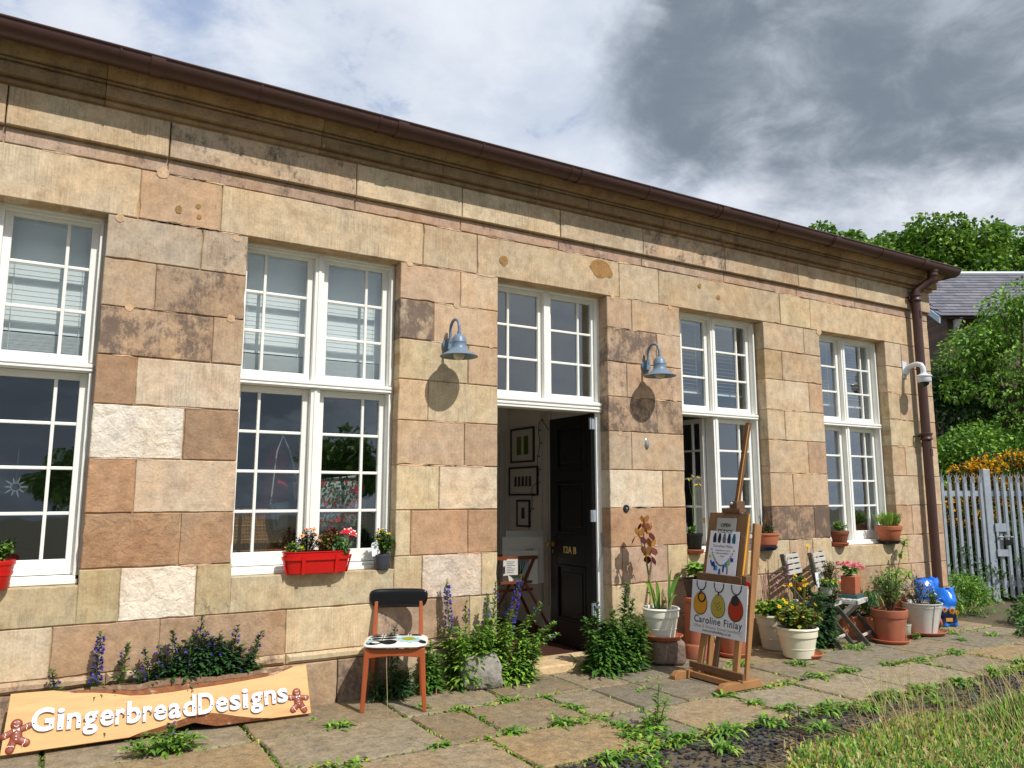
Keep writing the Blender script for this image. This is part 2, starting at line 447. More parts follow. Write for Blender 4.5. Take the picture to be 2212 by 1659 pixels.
wb = MB()
def block(x0, x1, z0, z1, col, soot=0.0, tool=0.6, rough=0.0, y0=0.0, depth=0.25, gl=1, gr=1, gt=1, gb=1, g=0.0042, cham=0.005):
    """one ashlar: slightly ragged front face, worn arris, sides running back into the wall"""
    v = rnd.uniform(0.96, 1.09); w = rnd.uniform(-0.015, 0.02)
    kk = 1.0 if col is WHT else .78
    mean_ = (.590, .432, .268); col = tuple(m_ + (q - m_) * kk for q, m_ in zip(col, mean_)); g *= rnd.uniform(.45, 1.25)
    lum = .3 * col[0] + .55 * col[1] + .15 * col[2]; col = tuple(lum + (k - lum) * .74 for k in col); col = (col[0] * .955, col[1] * .955, col[2] * .93)
    wb.col = (col[0] * (v + w), col[1] * v, col[2] * (v - w)); wb.prm = (soot + 0.06, tool, rough)
    a, b_, c, d = x0 + g * gl, x1 - g * gr, z0 + g * gb, z1 - g * gt
    jit = 0.0012 + 0.003 * rough - (.0007 if y0 < -.03 else 0)
    pts = []
    def edge(p, q):
        L = math.hypot(q[0] - p[0], q[1] - p[1]); n = max(1, int(L / 0.07))
        for i in range(n):
            t = i / n
            j = 0 if i == 0 else 1
            nx, nz = -(q[1] - p[1]) / L, (q[0] - p[0]) / L
            k = rnd.uniform(-jit, jit) * j
            if j and y0 > -.03 and rnd.random() < 0.055: k = abs(k) + rnd.uniform(0.002, 0.010)     # chipped arris
            pts.append((p[0] + (q[0] - p[0]) * t + nx * k, p[1] + (q[1] - p[1]) * t + nz * k))
    edge((a, c), (b_, c)); edge((b_, c), (b_, d)); edge((b_, d), (a, d)); edge((a, d), (a, c))
    n = len(pts); cx, cz = (a + b_) / 2, (c + d) / 2
    yj = y0 + rnd.uniform(-0.0015, 0.0015)
    def ins(p, e):
        return (p[0] + e * (1 if p[0] < cx else -1) * (1 if abs(abs(p[0] - cx) - (b_ - a) / 2) < 0.02 else 0), p[1] + e * (1 if p[1] < cz else -1) * (1 if abs(abs(p[1] - cz) - (d - c) / 2) < 0.02 else 0))
    fr = [(p_[0], yj, p_[1]) for p_ in (ins(p, cham) for p in pts)]
    rg = [(p[0], yj + cham, p[1]) for p in pts]
    bk = [(min(max(p[0], a), b_), y0 + depth, min(max(p[1], c), d)) for p in pts]
    vs = fr + rg + bk
    fs = [tuple(range(n))]
    for i in range(n):
        k = (i + 1) % n
        fs.append((n + i, n + k, k, i)); fs.append((2 * n + i, 2 * n + k, n + k, n + i))
    wb._add(vs, fs)

def pier(xa, xb, rows):
    for k, row in enumerate(rows):
        z1, z0 = Z[k], Z[k + 1]
        xs = [xa] + [r[0] for r in row[:-1]] + [xb]
        for i, r in enumerate(row):
            block(xs[i], xs[i + 1], z0, z1, r[1], *r[2:])
pier(-2.9, -1.05, [[(-2.0, BUFF, .3), (0, TAN, .3)], [(-1.6, TAN, .4), (0, TAN, .3)], [(-2.1, TAN), (0, BUFF)], [(-1.7, BROWN), (0, CRM)], [(-2.2, PALE), (0, TAN)], [(-1.5, ORNG), (0, BUFF)], [(-2, BROWN), (0, ORNG)]])
pier(0.174, 1.1146, [
    [(0.79, GREYB, .35, .6), (0, GREYB, .5, .9)],
    [(0.50, TAN, .30, .5), (0, S(176, 144, 110), .62, .5)],
    [(0.90, S(184, 150, 114), .72, .5), (0, TAN, .08, .8)],
    [(0.42, BROWN, .12, .2, .25), (0, S(216, 194, 166), .12, 1.0, .1)],
    [(0.745, WHT, 0, 0, 1.0), (0, S(160, 116, 76), .22, .1, .5)],
    [(0.46, ORNG, .05, 0, .55), (0, S(200, 174, 144), .1, .2, .35)],
    [(0.76, S(178, 128, 80), .05, 0, .9), (0, S(172, 128, 88), .05, .1, .6)]])
pier(2.342, 3.275, [
    [(2.90, S(196, 160, 126), .22, .4), (0, S(212, 180, 142), .15, .3)],
    [(2.65, S(186, 156, 122), .88, .4), (0, S(204, 168, 130), .25, .6)],
    [(2.98, YEL, 0, .9), (0, S(194, 158, 118), .35, .6)],
    [(2.61, S(202, 172, 130), 0, .6), (0, S(210, 184, 138), 0, 1.0)],
    [(2.95, S(194, 158, 120), .05, .5, .1), (0, S(182, 142, 104), .1, .5)],
    [(2.72, S(214, 192, 142), 0, 1.0), (0, S(216, 192, 158), .1, .3, .45)],
    [(2.475, YEL, 0, .9), (2.99, S(184, 134, 88), 0, .2, .3), (0, S(178, 130, 86), .05, .2, .3)]])
pier(4.486, 5.436, [
    [(4.80, S(200, 166, 130), .2, .8), (0, S(200, 168, 130), .2, .8)],
    [(5.11, S(192, 156, 122), .78, .6), (0, S(202, 168, 130), .2, .5)],
    [(4.72, S(194, 160, 126), .62, .4), (0, S(190, 152, 118), .5, .4)],
    [(5.09, S(190, 154, 120), .74, .4), (0, S(186, 152, 116), .66, .4)],
    [(4.76, S(182, 156, 126), .45, .4), (0, S(198, 166, 128), .25, .5)],
    [(5.14, S(222, 200, 168), .05, .4, .25), (0, S(206, 174, 132), .05, .4)],
    [(0, S(182, 132, 86), .22, .2, .35)]])
pier(6.674, 7.635, [
    [(7.35, S(202, 172, 132), .2, .6), (0, S(198, 166, 126), .15, .6)],
    [(6.96, S(196, 162, 108), .15, .5), (0, S(200, 170, 132), .42, .6)],
    [(7.39, S(212, 186, 148), .25, .8), (0, S(190, 150, 110), .3, .4)],
    [(6.96, S(210, 184, 144), .1, .6), (0, S(216, 192, 154), .15, .9)],
    [(7.32, S(202, 172, 132), .1, .6), (0, S(184, 142, 104), .15, .4)],
    [(7.04, S(196, 164, 126), .3, .5), (0, S(200, 168, 130), .22, .5)],
    [(7.36, S(172, 132, 92), .80, .4), (0, S(140, 104, 72), .98, .3)]])
pier(8.881, 9.854, [
    [(9.22, S(204, 176, 138), .2, .6), (0, S(200, 168, 130), .35, .5)],
    [(9.45, S(208, 182, 142), .1, .6), (0, S(196, 164, 126), .1, .5)],
    [(9.12, S(206, 182, 136), .0, .8), (0, S(200, 170, 130), .1, .6)],
    [(9.5, S(206, 184, 136), .0, .8), (0, S(192, 158, 118), .2, .5)],
    [(9.15, S(192, 158, 116), .1, .5), (0, S(208, 182, 142), .1, .6)],
    [(9.40, S(206, 178, 138), .05, .6), (0, S(210, 184, 142), .05, .6)],
    [(9.2, S(192, 152, 116), .1, .4), (9.62, S(202, 168, 132), .1, .4), (0, S(182, 144, 108), .35, .3)]])
# sill course 1.03 - 0.685 : sills drop to 0.935 under the windows
ST = 0.935
def sill(x0, x1, col, soot=.12, tool=.7, gl=0, gr=0): block(x0, x1, Z[8], ST, col, soot, tool, 0, depth=0.25, gl=gl, gr=gr)
def crs8(x0, x1, col, *a, **k): block(x0, x1, Z[8], Z[7], col, *a, **k)
crs8(-2.9, -1.25, TAN); crs8(-1.25, -1.05, OLV, .2, .5, gr=0)
sill(-1.05, 0.174, S(190, 172, 126), .1); crs8(0.174, 0.415, S(184, 166, 112), .42, .4, gl=0)
crs8(0.415, 0.885, WHT, 0, 0, 1.0); crs8(0.885, 1.1146, S(184, 164, 112), .42, .5, gr=0)
sill(1.1146, 2.342, S(202, 182, 136), .05); crs8(2.342, 2.58, S(206, 182, 132), .02, .8, gl=0)
crs8(2.58, 3.12, S(222, 198, 178), .05, 0, .85); crs8(3.12, 3.275, YEL, 0, .9)
crs8(4.486, 4.62, S(204, 170, 138), .1); crs8(4.62, 5.18, S(190, 154, 128), .12, .3, .1); crs8(5.18, 5.436, S(208, 184, 132), .03, .6, gr=0)
sill(5.436, 6.674, S(206, 184, 134), .05); crs8(6.674, 6.93, YEL, .05, .6, gl=0); crs8(6.93, 7.31, S(196, 168, 132), .2); crs8(7.31, 7.635, S(208, 184, 136), .05, .7, gr=0)
sill(7.635, 8.881, S(200, 180, 136), .1); crs8(8.881, 9.06, S(206, 182, 130), .05, .6, gl=0); crs8(9.06, 9.5, S(204, 168, 134), .05, .3); crs8(9.5, 9.854, S(196, 160, 124), .3, .3)
def course(z0, z1, xs, cols, y0=0.0, **k):
    for i in range(len(xs) - 1):
        c = cols[i % len(cols)]
        block(xs[i], xs[i + 1], z0, z1, c[0], *c[1:], y0=y0, **k)
course(Z[9], Z[8], [-2.9, -1.5, .05, .67, 1.51, 2.21, 3.01, 3.275], [(TAN, .1), (LBG, .05, .7), (S(176, 134, 92), .15, .1, .35), (S(178, 136, 94), .2, .1, .4), (S(210, 188, 142), .0, .9), (S(182, 146, 112), .5, .4, .1), (S(212, 190, 140), .02, .9)])
course(Z[9], Z[8], [4.486, 4.94, 5.75, 6.5, 7.3, 8.05, 8.5, 9.1, 9.854], [(S(208, 184, 136), .05, .6), (S(192, 154, 120), .1), (S(188, 152, 112), .15), (S(192, 150, 112), .2, .2, .2), (S(200, 170, 126), .1), (S(170, 134, 96), .4, .2, .3), (S(196, 166, 124), .2), (S(198, 160, 122), .2, .2, .2)])
# plinth stands proud with a weathered chamfer
course(0.30, Z[9] + 0.004, [-2.9, -.9, .37, 1.52, 2.2, 2.66, 3.275], [(S(190, 164, 122), .5, .2, .3), (S(182, 150, 112), .45, .1, .5), (S(186, 156, 112), .4, .1, .4), (S(206, 186, 140), .15, .4), (S(176, 146, 110), .7, .2, .3), (S(190, 158, 118), .6, .2, .4)], y0=-0.028, cham=0.02)
course(-0.3, 0.30, [-2.9, -1.3, -.2, .37, 1.1, 1.9, 2.3, 2.82, 3.275], [(S(170, 136, 98), .5, 0, .5), (S(182, 150, 108), .4, 0, .5), (S(160, 126, 90), .6, 0, .5), (S(176, 140, 100), .4, 0, .4), (S(178, 142, 100), .35, 0, .4), (S(150, 120, 88), .7, 0, .4), (S(200, 172, 128), .4, 0, .3), (S(160, 128, 94), .6, 0, .4)], y0=-0.028)
course(-0.3, Z[9], [4.486, 4.9, 5.6, 6.2, 6.9, 7.7, 8.3, 9.0, 9.854], [(S(196, 166, 122), .3, .2, .3), (S(184, 150, 112), .35, 0, .3), (S(190, 158, 120), .3, 0, .3)], y0=-0.02)
# lintel course, string band, frieze
course(Z[0], 3.80, [-2.9, -1.25, .36, .91, 2.54, 3.06, 4.65, 5.16, 6.97, 7.49, 9.42, 9.854], [(BUFF, .1, .9), (S(208, 184, 146), .12, .9), (S(192, 152, 112), .3, .3, .15), (S(208, 184, 144), .08, 1.0), (S(202, 176, 136), .1, .8), (S(200, 172, 130), .16, 1.0), (S(204, 176, 136), .15, .8), (S(200, 172, 128), .12, .7), (S(206, 182, 130), .12, .6), (S(204, 176, 130), .1, .7), (S(196, 164, 124), .2, .6)])
course(3.80, 3.912, [-2.9, -1.4, -.46, .53, 1.93, 2.89, 3.93, 4.94, 6.09, 7.27, 8.33, 9.854], [(S(178, 142, 120), .45, .5, .3), (S(176, 138, 118), .5, .6, .2), (S(182, 150, 126), .4, .7, .3), (S(184, 146, 118), .45, .4, .3), (S(188, 150, 124), .35, .4, .3)])
course(3.912, 4.19, [-2.9, -1.5, -.46, .53, 1.93, 2.89, 3.93, 4.94, 6.09, 7.27, 8.33, 9.40, 9.88], [(S(200, 170, 130), .15, 1.0), (S(200, 172, 130), .1, .9), (S(206, 180, 138), .15, 1.0), (S(198, 170, 136), .5, .8), (S(208, 186, 146), .1, .9), (S(206, 184, 146), .15, .9), (S(202, 178, 142), .3, .9), (S(196, 168, 136), .6, .7)], y0=-0.036)
wb.prm = (0.3, .3, .2)
# mortar backing, inset from every arris
def back(x0, x1, z0, z1): wb.box(x0 + .009, x1 - .009, 0.012, 0.249, z0 + .007, z1 - .006, col=S(184, 156, 122))
edges = [XA] + [v for o in OPEN for v in o[1:]] + [XJ]
for i in range(0, len(edges), 2): back(edges[i], edges[i + 1], -.3, 3.44)
back(XA, XJ, 3.43, 4.19)
for k, a, b_ in OPEN:
    if k == 'w': back(a - .02, b_ + .02, -.3, ST)
# plaster repair plugs and lichen spots on the face
for x, z_, r in ((.25, 3.415, .035), (1.03, 3.405, .03), (.35, 2.79, .03), (1.02, 2.79, .035), (.5, 3.80, .05), (2.42, 3.43, .03), (2.86, 3.13, .03), (3.2, 2.81, .028), (4.56, 3.43, .03), (5.3, 3.42, .03), (4.62, 2.1, .03), (5.33, 2.47, .035), (5.0, 3.83, .03), (7.62, 3.42, .05)):
    wb.prm = (0.001, 0, .5)
    n = 9
    wb.poly([(x + r * (0.75 + .3 * rnd.random()) * math.cos(2 * PI * i / n), -0.004, z_ + r * (0.7 + .3 * rnd.random()) * math.sin(2 * PI * i / n)) for i in range(n)], col=S(204, 174, 142))
for x, z_, r, sx in ((3.33, 3.60, .05, 1), (4.42, 3.70, .10, 1.3), (4.52, 3.66, .05, 1), (5.73, 3.71, .028, 1), (6.0, 3.62, .028, 1), (.62, 3.55, .03, .8), (.75, 3.6, .02, 1), (.76, 3.52, .018, 1)):
    wb.prm = (0.5, .6, .1)
    n = 14
    wb.poly([(x + sx * r * (0.85 + .2 * rnd.random()) * math.cos(2 * PI * i / n), -0.0035 - .02 * abs(r - .05), z_ + r * (0.8 + .25 * rnd.random()) * math.sin(2 * PI * i / n)) for i in range(n)], col=S(162, 126, 80))
# smears of pale pointing dragged over the joints
srn = random.Random(44)
def smear(x0, x1, zz, th):
    n = max(4, int((x1 - x0) / .03)); up = []; dn = []
    for i in range(n + 1):
        x = x0 + (x1 - x0) * i / n; e_ = max(0.02, math.sin(PI * i / n)) ** .4
        up.append((x, -.0022, zz + th * e_ * srn.uniform(.25, 1))); dn.append((x, -.0022, zz - th * e_ * srn.uniform(.25, 1)))
    wb.poly(up + dn[::-1] if False else dn + up[::-1], col=tuple(q * srn.uniform(.92, 1.06) for q in S(212, 182, 150)))
for k in range(75):
    wb.prm = (.1, 0, .6)
    p_ = srn.choice([(0.174, 1.11), (2.342, 3.27), (4.486, 5.43), (6.674, 7.63), (8.881, 9.8)]); zz = srn.choice(Z[:8] if k % 3 else [3.435, 3.80, 3.80])
    if zz == 3.80: p_ = (-.5, 9.8)
    L_ = srn.uniform(.08, .42); x = srn.uniform(p_[0] + .01, max(p_[0] + .02, p_[1] - L_)); smear(x, min(x + L_, p_[1] - .005), zz, srn.uniform(.004, .012))
# the building's other sides (plain ashlar) closing the volume
wb.prm = (0.3, .4, .2)
wb.box(9.60, 9.852, 0.26, 7.4, -.3, 4.19, col=BUFF)
wb.box(XA, XA + .25, 0.26, 7.4, -.3, 4.19, col=BUFF)
wb.box(XA, 9.85, 7.15, 7.42, -.3, 4.19, col=BUFF)
wb.build('wall', STONE, bld)

# cornice in lengths
wc = MB()
prof = [(0.02, 4.180), (-.036, 4.182), (-.036, 4.190), (-.056, 4.193), (-.066, 4.203), (-.064, 4.216), (-.052, 4.224), (-.052, 4.232), (-.104, 4.236), (-.106, 4.312), (-.092, 4.315), (-.092, 4.322), (-.118, 4.325), (-.120, 4.337), (-.106, 4.339), (-.106, 4.346), (-.136, 4.350), (-.150, 4.364), (-.172, 4.392), (-.190, 4.420), (-.190, 4.446), (0.02, 4.446)]
cx = [-2.9, -1.5, .10, 1.61, 2.67, 3.64, 4.21, 5.16, 6.15, 7.0, 7.95, 8.8, 9.45]
for i in range(len(cx) - 1):
    c = rnd.choice([S(160, 136, 106), S(150, 127, 99), S(166, 143, 112), S(146, 126, 97)])
    wc.prm = (rnd.uniform(.35, .6), .5, .2)
    wc.prism([(y, z_) for y, z_ in prof], 'x', cx[i] + .002, cx[i + 1] - .002, col=c)
# mitred return at the corner
n = len(prof); vs = []
for (y, z_) in prof: vs.append((9.452, y, z_))
for (y, z_) in prof: vs.append((9.854 - y, y, z_))
for (y, z_) in prof: vs.append((9.854 - y, 7.4, z_))
fs = []
for s_ in (0, 1):
    for i in range(n - 1): fs.append((s_ * n + i, s_ * n + i + 1, (s_ + 1) * n + i + 1, (s_ + 1) * n + i))
fs.append(tuple(range(n)))
wc.prm = (.45, .5, .2)
wc._add(vs, fs, col=S(160, 137, 107))
wc.build('cornice', STONE, bld)

# roof: low slated hip over the wall head, lead edge into the gutter
SLATE = mat('roof_slate', S(84, 82, 92), 0.55, namt=0.25, nscale=7, bump=0.2, bscale=20)
rf = MB()
ex0, ex1, ey0, ey1, ez = XA - .1, 10.05, -.20, 7.6, 4.49
rf._add([(ex0, ey0, ez), (ex1, ey0, ez), (ex1, ey1, ez), (ex0, ey1, ez), (ex0, 3.7, ez + 2.1), (ex1 - 3.9, 3.7, ez + 2.1)], [(0, 1, 5, 4), (1, 2, 5), (2, 3, 4, 5), (3, 0, 4), (3, 2, 1, 0)])
rf.build('roof', SLATE, bld)
# half-round cast-iron gutter with collars
gt = MB()
GY, GZ, GR = -.272, 4.478, .094
def gut_ring(p, d, r, n=10):
    return None
def half_round(x0, x1, r, col=None, y=GY, z_=GZ, t=.006):
    pts = [(y + r * math.cos(PI + PI * i / 12), z_ + r * math.sin(PI + PI * i / 12)) for i in range(13)]
    inn = [(y + (r - t) * math.cos(PI + PI * i / 12), z_ + (r - t) * math.sin(PI + PI * i / 12)) for i in range(12, -1, -1)]
    gt.prism(pts + inn, 'x', x0, x1)
half_round(-2.95, 10.10, GR)
for x in np.arange(-2.6, 9.9, 0.92):
    half_round(x, x + .012, GR + .006, t=.008)
for x in (.35, 2.15, 3.95, 5.75, 7.55, 9.3):
    half_round(x, x + .09, GR + .007, t=.009); 
for r in (GR + .002,):
    pts = [(GY - r, GZ), ] + [(GY + r * math.cos(PI + PI * i / 12), GZ + r * math.sin(PI + PI * i / 12)) for i in range(1, 13)]
    gt.prism(pts, 'x', 10.10, 10.11)
gt.tube([(-2.95, GY - GR - .002, GZ), (10.11, GY - GR - .002, GZ)], .009, 6)
# return gutter along the gable side
gt.prism([(10.10 + .0 + GR * math.cos(PI + PI * i / 12), GZ + GR * math.sin(PI + PI * i / 12)) for i in range(13)], 'y', GY, 7.4)
gt.build('gutter', IRON, bld, smooth=40)
# fascia board behind the gutter
fb = MB(); fb.box(-2.9, 10.0, -.168, -.1, 4.447, 4.487); fb.build('eaves_board', mat('dark_eaves', S(60, 44, 38), .8), bld)

# downpipe with swan neck, collars and lugs
dp = MB()
px, py = 9.452, -.105
dp.tube([(9.60, -.268, 4.40), (9.60, -.268, 4.33), (9.598, -.262, 4.30), (9.575, -.225, 4.255), (9.50, -.135, 4.175), (9.465, -.112, 4.14), (px, py, 4.10), (px, py, 4.02)], .052, 14)
dp.lathe([(.058, 0), (.068, .004), (.068, .02), (.06, .026), (.06, .05), (.07, .055), (.07, .075), (.058, .08)], 16, (9.60, -.268, 4.325))
dp.tube([(px, py, 4.06), (px, py, 2.19)], .056, 16); dp.tube([(px, py, 2.25), (px, py, -.05)], .056, 16)
for z_ in (4.0, 2.2):
    dp.lathe([(.057, 0), (.072, .005), (.074, .02), (.066, .03), (.066, .065), (.076, .07), (.076, .09), (.06, .095)], 16, (px, py, z_))
    dp.box(px - .115, px + .115, py + .02, py + .035, z_ + .03, z_ + .07)
    dp.box(px - .115, px - .095, py + .02, -.001, z_ + .04, z_ + .06); dp.box(px + .095, px + .115, py + .02, -.001, z_ + .04, z_ + .06)
for z_ in (3.78, 2.0): dp.box(px - .02, px + .02, py - .062, py - .05, z_, z_ + .09)
dp.build('downpipe', IRON, bld, smooth=45)

# ---------------------------------------------------------------- windows
def bars(mb, gx0, gx1, gz0, gz1, xs, zs, y, bw=.022, bd=.03):
    for x in xs: mb.box(x - bw / 2, x + bw / 2, y, y + bd, gz0, gz1)
    prev = [gx0] + [v for x in xs for v in (x - bw / 2, x + bw / 2)] + [gx1]
    for z_ in zs:
        for i in range(0, len(prev), 2):
            mb.box(prev[i], prev[i + 1], y + .001, y + bd - .001, z_ - bw / 2, z_ + bw / 2)
def sash(parent, x0, x1, z0, z1, gx0, gx1, gz0, gz1, xs, zs, y, d=.042):
    s_ = MB()
    s_.box(x0, gx0, y, y + d, z0, z1); s_.box(gx1, x1, y, y + d, z0, z1)
    s_.box(gx0, gx1, y + .001, y + d, z0, gz0); s_.box(gx0, gx1, y + .001, y + d, gz1, z1)
    bars(s_, gx0, gx1, gz0, gz1, xs, zs, y + .006)
    so = s_.build('sash', WHITE, parent, bevel=.004)
    g = MB(); g.poly([(gx0 - .004, y + .026, gz0 - .004), (gx1 + .004, y + .026, gz0 - .004), (gx1 + .004, y + .026, gz1 + .004), (gx0 - .004, y + .026, gz1 + .004)])
    g.build('pane', GLASS, parent)
def upper(win, c, top=3.375, y=.185):
    gz = [2.455, top]; rows = [gz[0] + (gz[1] - gz[0]) * i / 3 for i in (1, 2)]
    sash(win, c + .036, c + .60, 2.395, top + .045, c + .085, c + .552, gz[0], gz[1], [c + .413], rows, y)
    sash(win, c - .60, c - .036, 2.395, top + .045, c - .552, c - .085, gz[0], gz[1], [c - .413], rows, y)
def lower_sash(win, c, sgn, y=.195):
    gz = [1.088, 2.285]; rows = [gz[0] + (gz[1] - gz[0]) * i / 4 for i in (1, 2, 3)]
    a = sorted([c + sgn * .036, c + sgn * .60]); b_ = sorted([c + sgn * .085, c + sgn * .552])
    sash(win, a[0], a[1], .99, 2.335, b_[0], b_[1], gz[0], gz[1], [c + sgn * .413], rows, y)
def window(X0, X1, open_left=False):
    c = (X0 + X1) / 2 - .022
    f = MB()
    f.box(X0 - .05, c - .60, .135, .262, .985, 3.46); f.box(c + .60, X1 + .035, .135, .262, .985, 3.46)
    f.box(c + .602, c + .622, .118, .135, .985, 2.335); f.box(c + .602, c + .622, .118, .135, 2.40, 3.42)
    f.box(c - .60, c + .60, .136, .262, 3.42, 3.46); f.box(c - .60, c + .60, .15, .185, 3.40, 3.42)
    f.box(c - .036, c + .036, .137, .262, .985, 2.335); f.box(c - .036, c + .036, .137, .262, 2.395, 3.42)
    f.box(c - .012, c + .012, .129, .137, .985, 2.335); f.box(c - .012, c + .012, .129, .137, 2.395, 3.42)
    f.box(c - .62, c + .625, .112, .262, 2.337, 2.393); f.box(c - .62, c + .625, .104, .112, 2.365, 2.386); f.box(c - .62, c + .625, .106, .112, 2.341, 2.352)
    f.box(c - .62, c + .63, .095, .262, .9345, .962); f.box(c - .61, c + .62, .12, .262, .962, .985)
    win = f.build('window', WHITE, bld, bevel=.003)
    upper(win, c)
    lower_sash(win, c, 1)
    if open_left:
        # casement swung inward about the mullion: seen nearly edge on
        s_ = MB(); y0, y1 = .27, .80; x = c - .05
        s_.box(x - .02, x + .02, y0, y0 + .05, .99, 2.335); s_.box(x - .02, x + .02, y1 - .05, y1, .99, 2.335)
        s_.box(x - .019, x + .019, y0 + .05, y1 - .05, .99, 1.085); s_.box(x - .019, x + .019, y0 + .05, y1 - .05, 2.285, 2.335)
        for z_ in (1.39, 1.69, 1.99): s_.box(x - .014, x + .014, y0 + .05, y1 - .05, z_ - .011, z_ + .011)
        s_.box(x - .014, x + .014, y0 + .16, y0 + .18, 1.085, 2.285)
        s_.build('sash', WHITE, win, bevel=.003)
        g = MB(); g.poly([(x, y0 + .05, 1.085), (x, y1 - .05, 1.085), (x, y1 - .05, 2.285), (x, y0 + .05, 2.285)]); g.build('pane', GLASS, win)
        l_ = MB(); l_.box(x - .028, x - .02, .275, .30, 1.22, 1.27); l_.build('catch', BRASS, win)
    else:
        lower_sash(win, c, -1)
    return c
WC = [window(a, b_, open_left=(i == 2)) for i, (a, b_) in enumerate([o[1:] for o in OPEN if o[0] == 'w'])]

# ---------------------------------------------------------------- doorway
dc = 3.884
f = MB()
f.box(3.225, 3.285, .135, .262, .07, 3.46); f.box(4.462, 4.52, .135, .262, .07, 3.46)
f.box(4.445, 4.462, .15, .262, .07, 2.30)
f.box(3.285, 3.31, .15, .262, .07, 2.30)
f.box(3.285, 4.462, .136, .262, 3.42, 3.46); f.box(dc - .036, dc + .036, .137, .262, 2.395, 3.42)
f.box(3.26, 4.50, .112, .262, 2.30, 2.393); f.box(3.26, 4.50, .100, .112, 2.36, 2.386); f.box(3.26, 4.50, .104, .112, 2.325, 2.34)
df = f.build('door_frame', WHITE, bld, bevel=.003)
fl = dict(top=3.375)
gz = [2.455, 3.375]; rows = [gz[0] + (gz[1] - gz[0]) * i / 3 for i in (1, 2)]
sash(df, dc + .036, 4.462, 2.395, 3.42, dc + .075, 4.43, gz[0], gz[1], [dc + .395], rows, .185)
sash(df, 3.285, dc - .036, 2.395, 3.42, 3.32, dc - .075, gz[0], gz[1], [dc - .395], rows, .185)
# the open black leaf (face towards -x)
L = MB(); x0, x1 = 4.402, 4.446; ya, yb = .172, .895; za, zb = .062, 2.292
pan = [(.30, .83), (1.13, 1.64), (1.76, 2.20)]; sy0, sy1 = ya + .115, yb - .115
L.box(x0, x1, ya, sy0, za, zb); L.box(x0, x1, sy1, yb, za, zb)
zs = [za] + [v for p in pan for v in p] + [zb]
for i in range(0, len(zs), 2): L.box(x0 + .0005, x1, sy0, sy1, zs[i], zs[i + 1])
for a, b_ in pan:
    L.box(x0 + .016, x1 - .01, sy0, sy1, a, b_)
    w = .028
    for (yy0, yy1, zz0, zz1) in ((sy0, sy0 + w, a, b_), (sy1 - w, sy1, a, b_), (sy0 + w, sy1 - w, a, a + w), (sy0 + w, sy1 - w, b_ - w, b_)):
        L.box(x0 - .006, x0 + .018, yy0 + .002, yy1 - .002, zz0 + .002, zz1 - .002)
    L.box(x0 + .009, x0 + .02, sy0 + .07, sy1 - .07, a + .07, b_ - .07)
door = L.build('door', BLACK, bld, bevel=.004)
k = MB(); k.T = Matrix.Translation((x0, .845, 1.02)) @ Matrix.Rotation(-PI / 2, 4, 'Y')
k.lathe([(.024, 0), (.024, .006), (.010, .008), (.009, .035), (.018, .042), (.028, .056), (.026, .07), (.012, .078)], 18)
k.T = None; k.box(x0 - .008, x0 + .001, .838, .85, .93, .965)
k.build('handle', BRASS, door, smooth=40)
for z_ in (2.14, 1.26, .40):
    h = MB(); h.box(x0 - .003, x0 + .001, .17, .20, z_, z_ + .11); h.box(4.41, 4.445, .166, .171, z_, z_ + .11); h.tube([(x0 - .006, .17, z_), (x0 - .006, .17, z_ + .11)], .008, 8)
    h.build('hinge', GALV, door)

def text_mesh(body, size, extrude=0.0, offset=0.0, bevel=0.0, spacing=1.0, align='LEFT', shear=0):
    c = bpy.data.curves.new('text', 'FONT')
    c.body = body; c.size = size; c.extrude = extrude; c.offset = offset; c.bevel_depth = bevel; c.space_character = spacing
    c.align_x = align; c.resolution_u = 4; c.bevel_resolution = 1; c.shear = shear
    o = bpy.data.objects.new('text', c); COL.objects.link(o)
    bpy.context.view_layer.update()
    me = bpy.data.meshes.new_from_object(o)
    bpy.data.objects.remove(o); bpy.data.curves.remove(c)
    return me
def text_obj(name, body, size, material, parent, M4, **k):
    me = text_mesh(body, size, **k); me.name = name
    me.materials.clear(); me.materials.append(material)
    o = bpy.data.objects.new(name, me); COL.objects.link(o)
    o.parent = parent; o.matrix_local = M4
    return o
# door number, reads from the free edge to the hinge
Mx = Matrix(((0, 0, -1, x0 - .004), (-1, 0, 0, .665), (0, 1, 0, .945), (0, 0, 0, 1)))
text_obj('door_number', '12A B', .092, mat('gold_leaf', S(206, 178, 112), .4), door, Mx, extrude=.002, offset=.0022)
# cable down the hinge edge
cb = MB(); cb.box(4.466, 4.49, .128, .1345, 1.06, 1.16); cb.tube([(4.475, .128, 1.06), (4.47, .12, .98), (4.455, .15, .88), (4.45, .15, .80)], .006, 6); cb.build('door_cable', GALV, bld)
stp = MB()
stp.prm = (.3, .2, .2)
stp.box(3.14, 4.62, -.075, .32, -.05, .062, col=S(206, 182, 144)); stp.build('doorstep', STONE, bld, bevel=.012)
# bell push and oval steel plate
bl = MB(); bl.T = Matrix.Translation((4.672, 0, 1.385)) @ Matrix.Rotation(PI / 2, 4, 'X')
bl.lathe([(.036, 0), (.036, .008), (.032, .014), (.026, .014), (.022, .010)], 20); bl.build('doorbell', BLACKP, bld, smooth=40)
bb = MB(); bb.T = bl.T; bb.lathe([(.010, .010), (.010, .016), (.006, .018)], 12); bb.build('bell_button', mat('chrome', (.75, .75, .75), .15, 1.0), bld, smooth=40)
ov = MB(); ov.ball((4.945, 0, 2.005), .03, 16, 10, (1, .5, 2.0)); ov.build('oval_boss', mat('steel', (.55, .53, .5), .25, 1.0), bld, smooth=60)

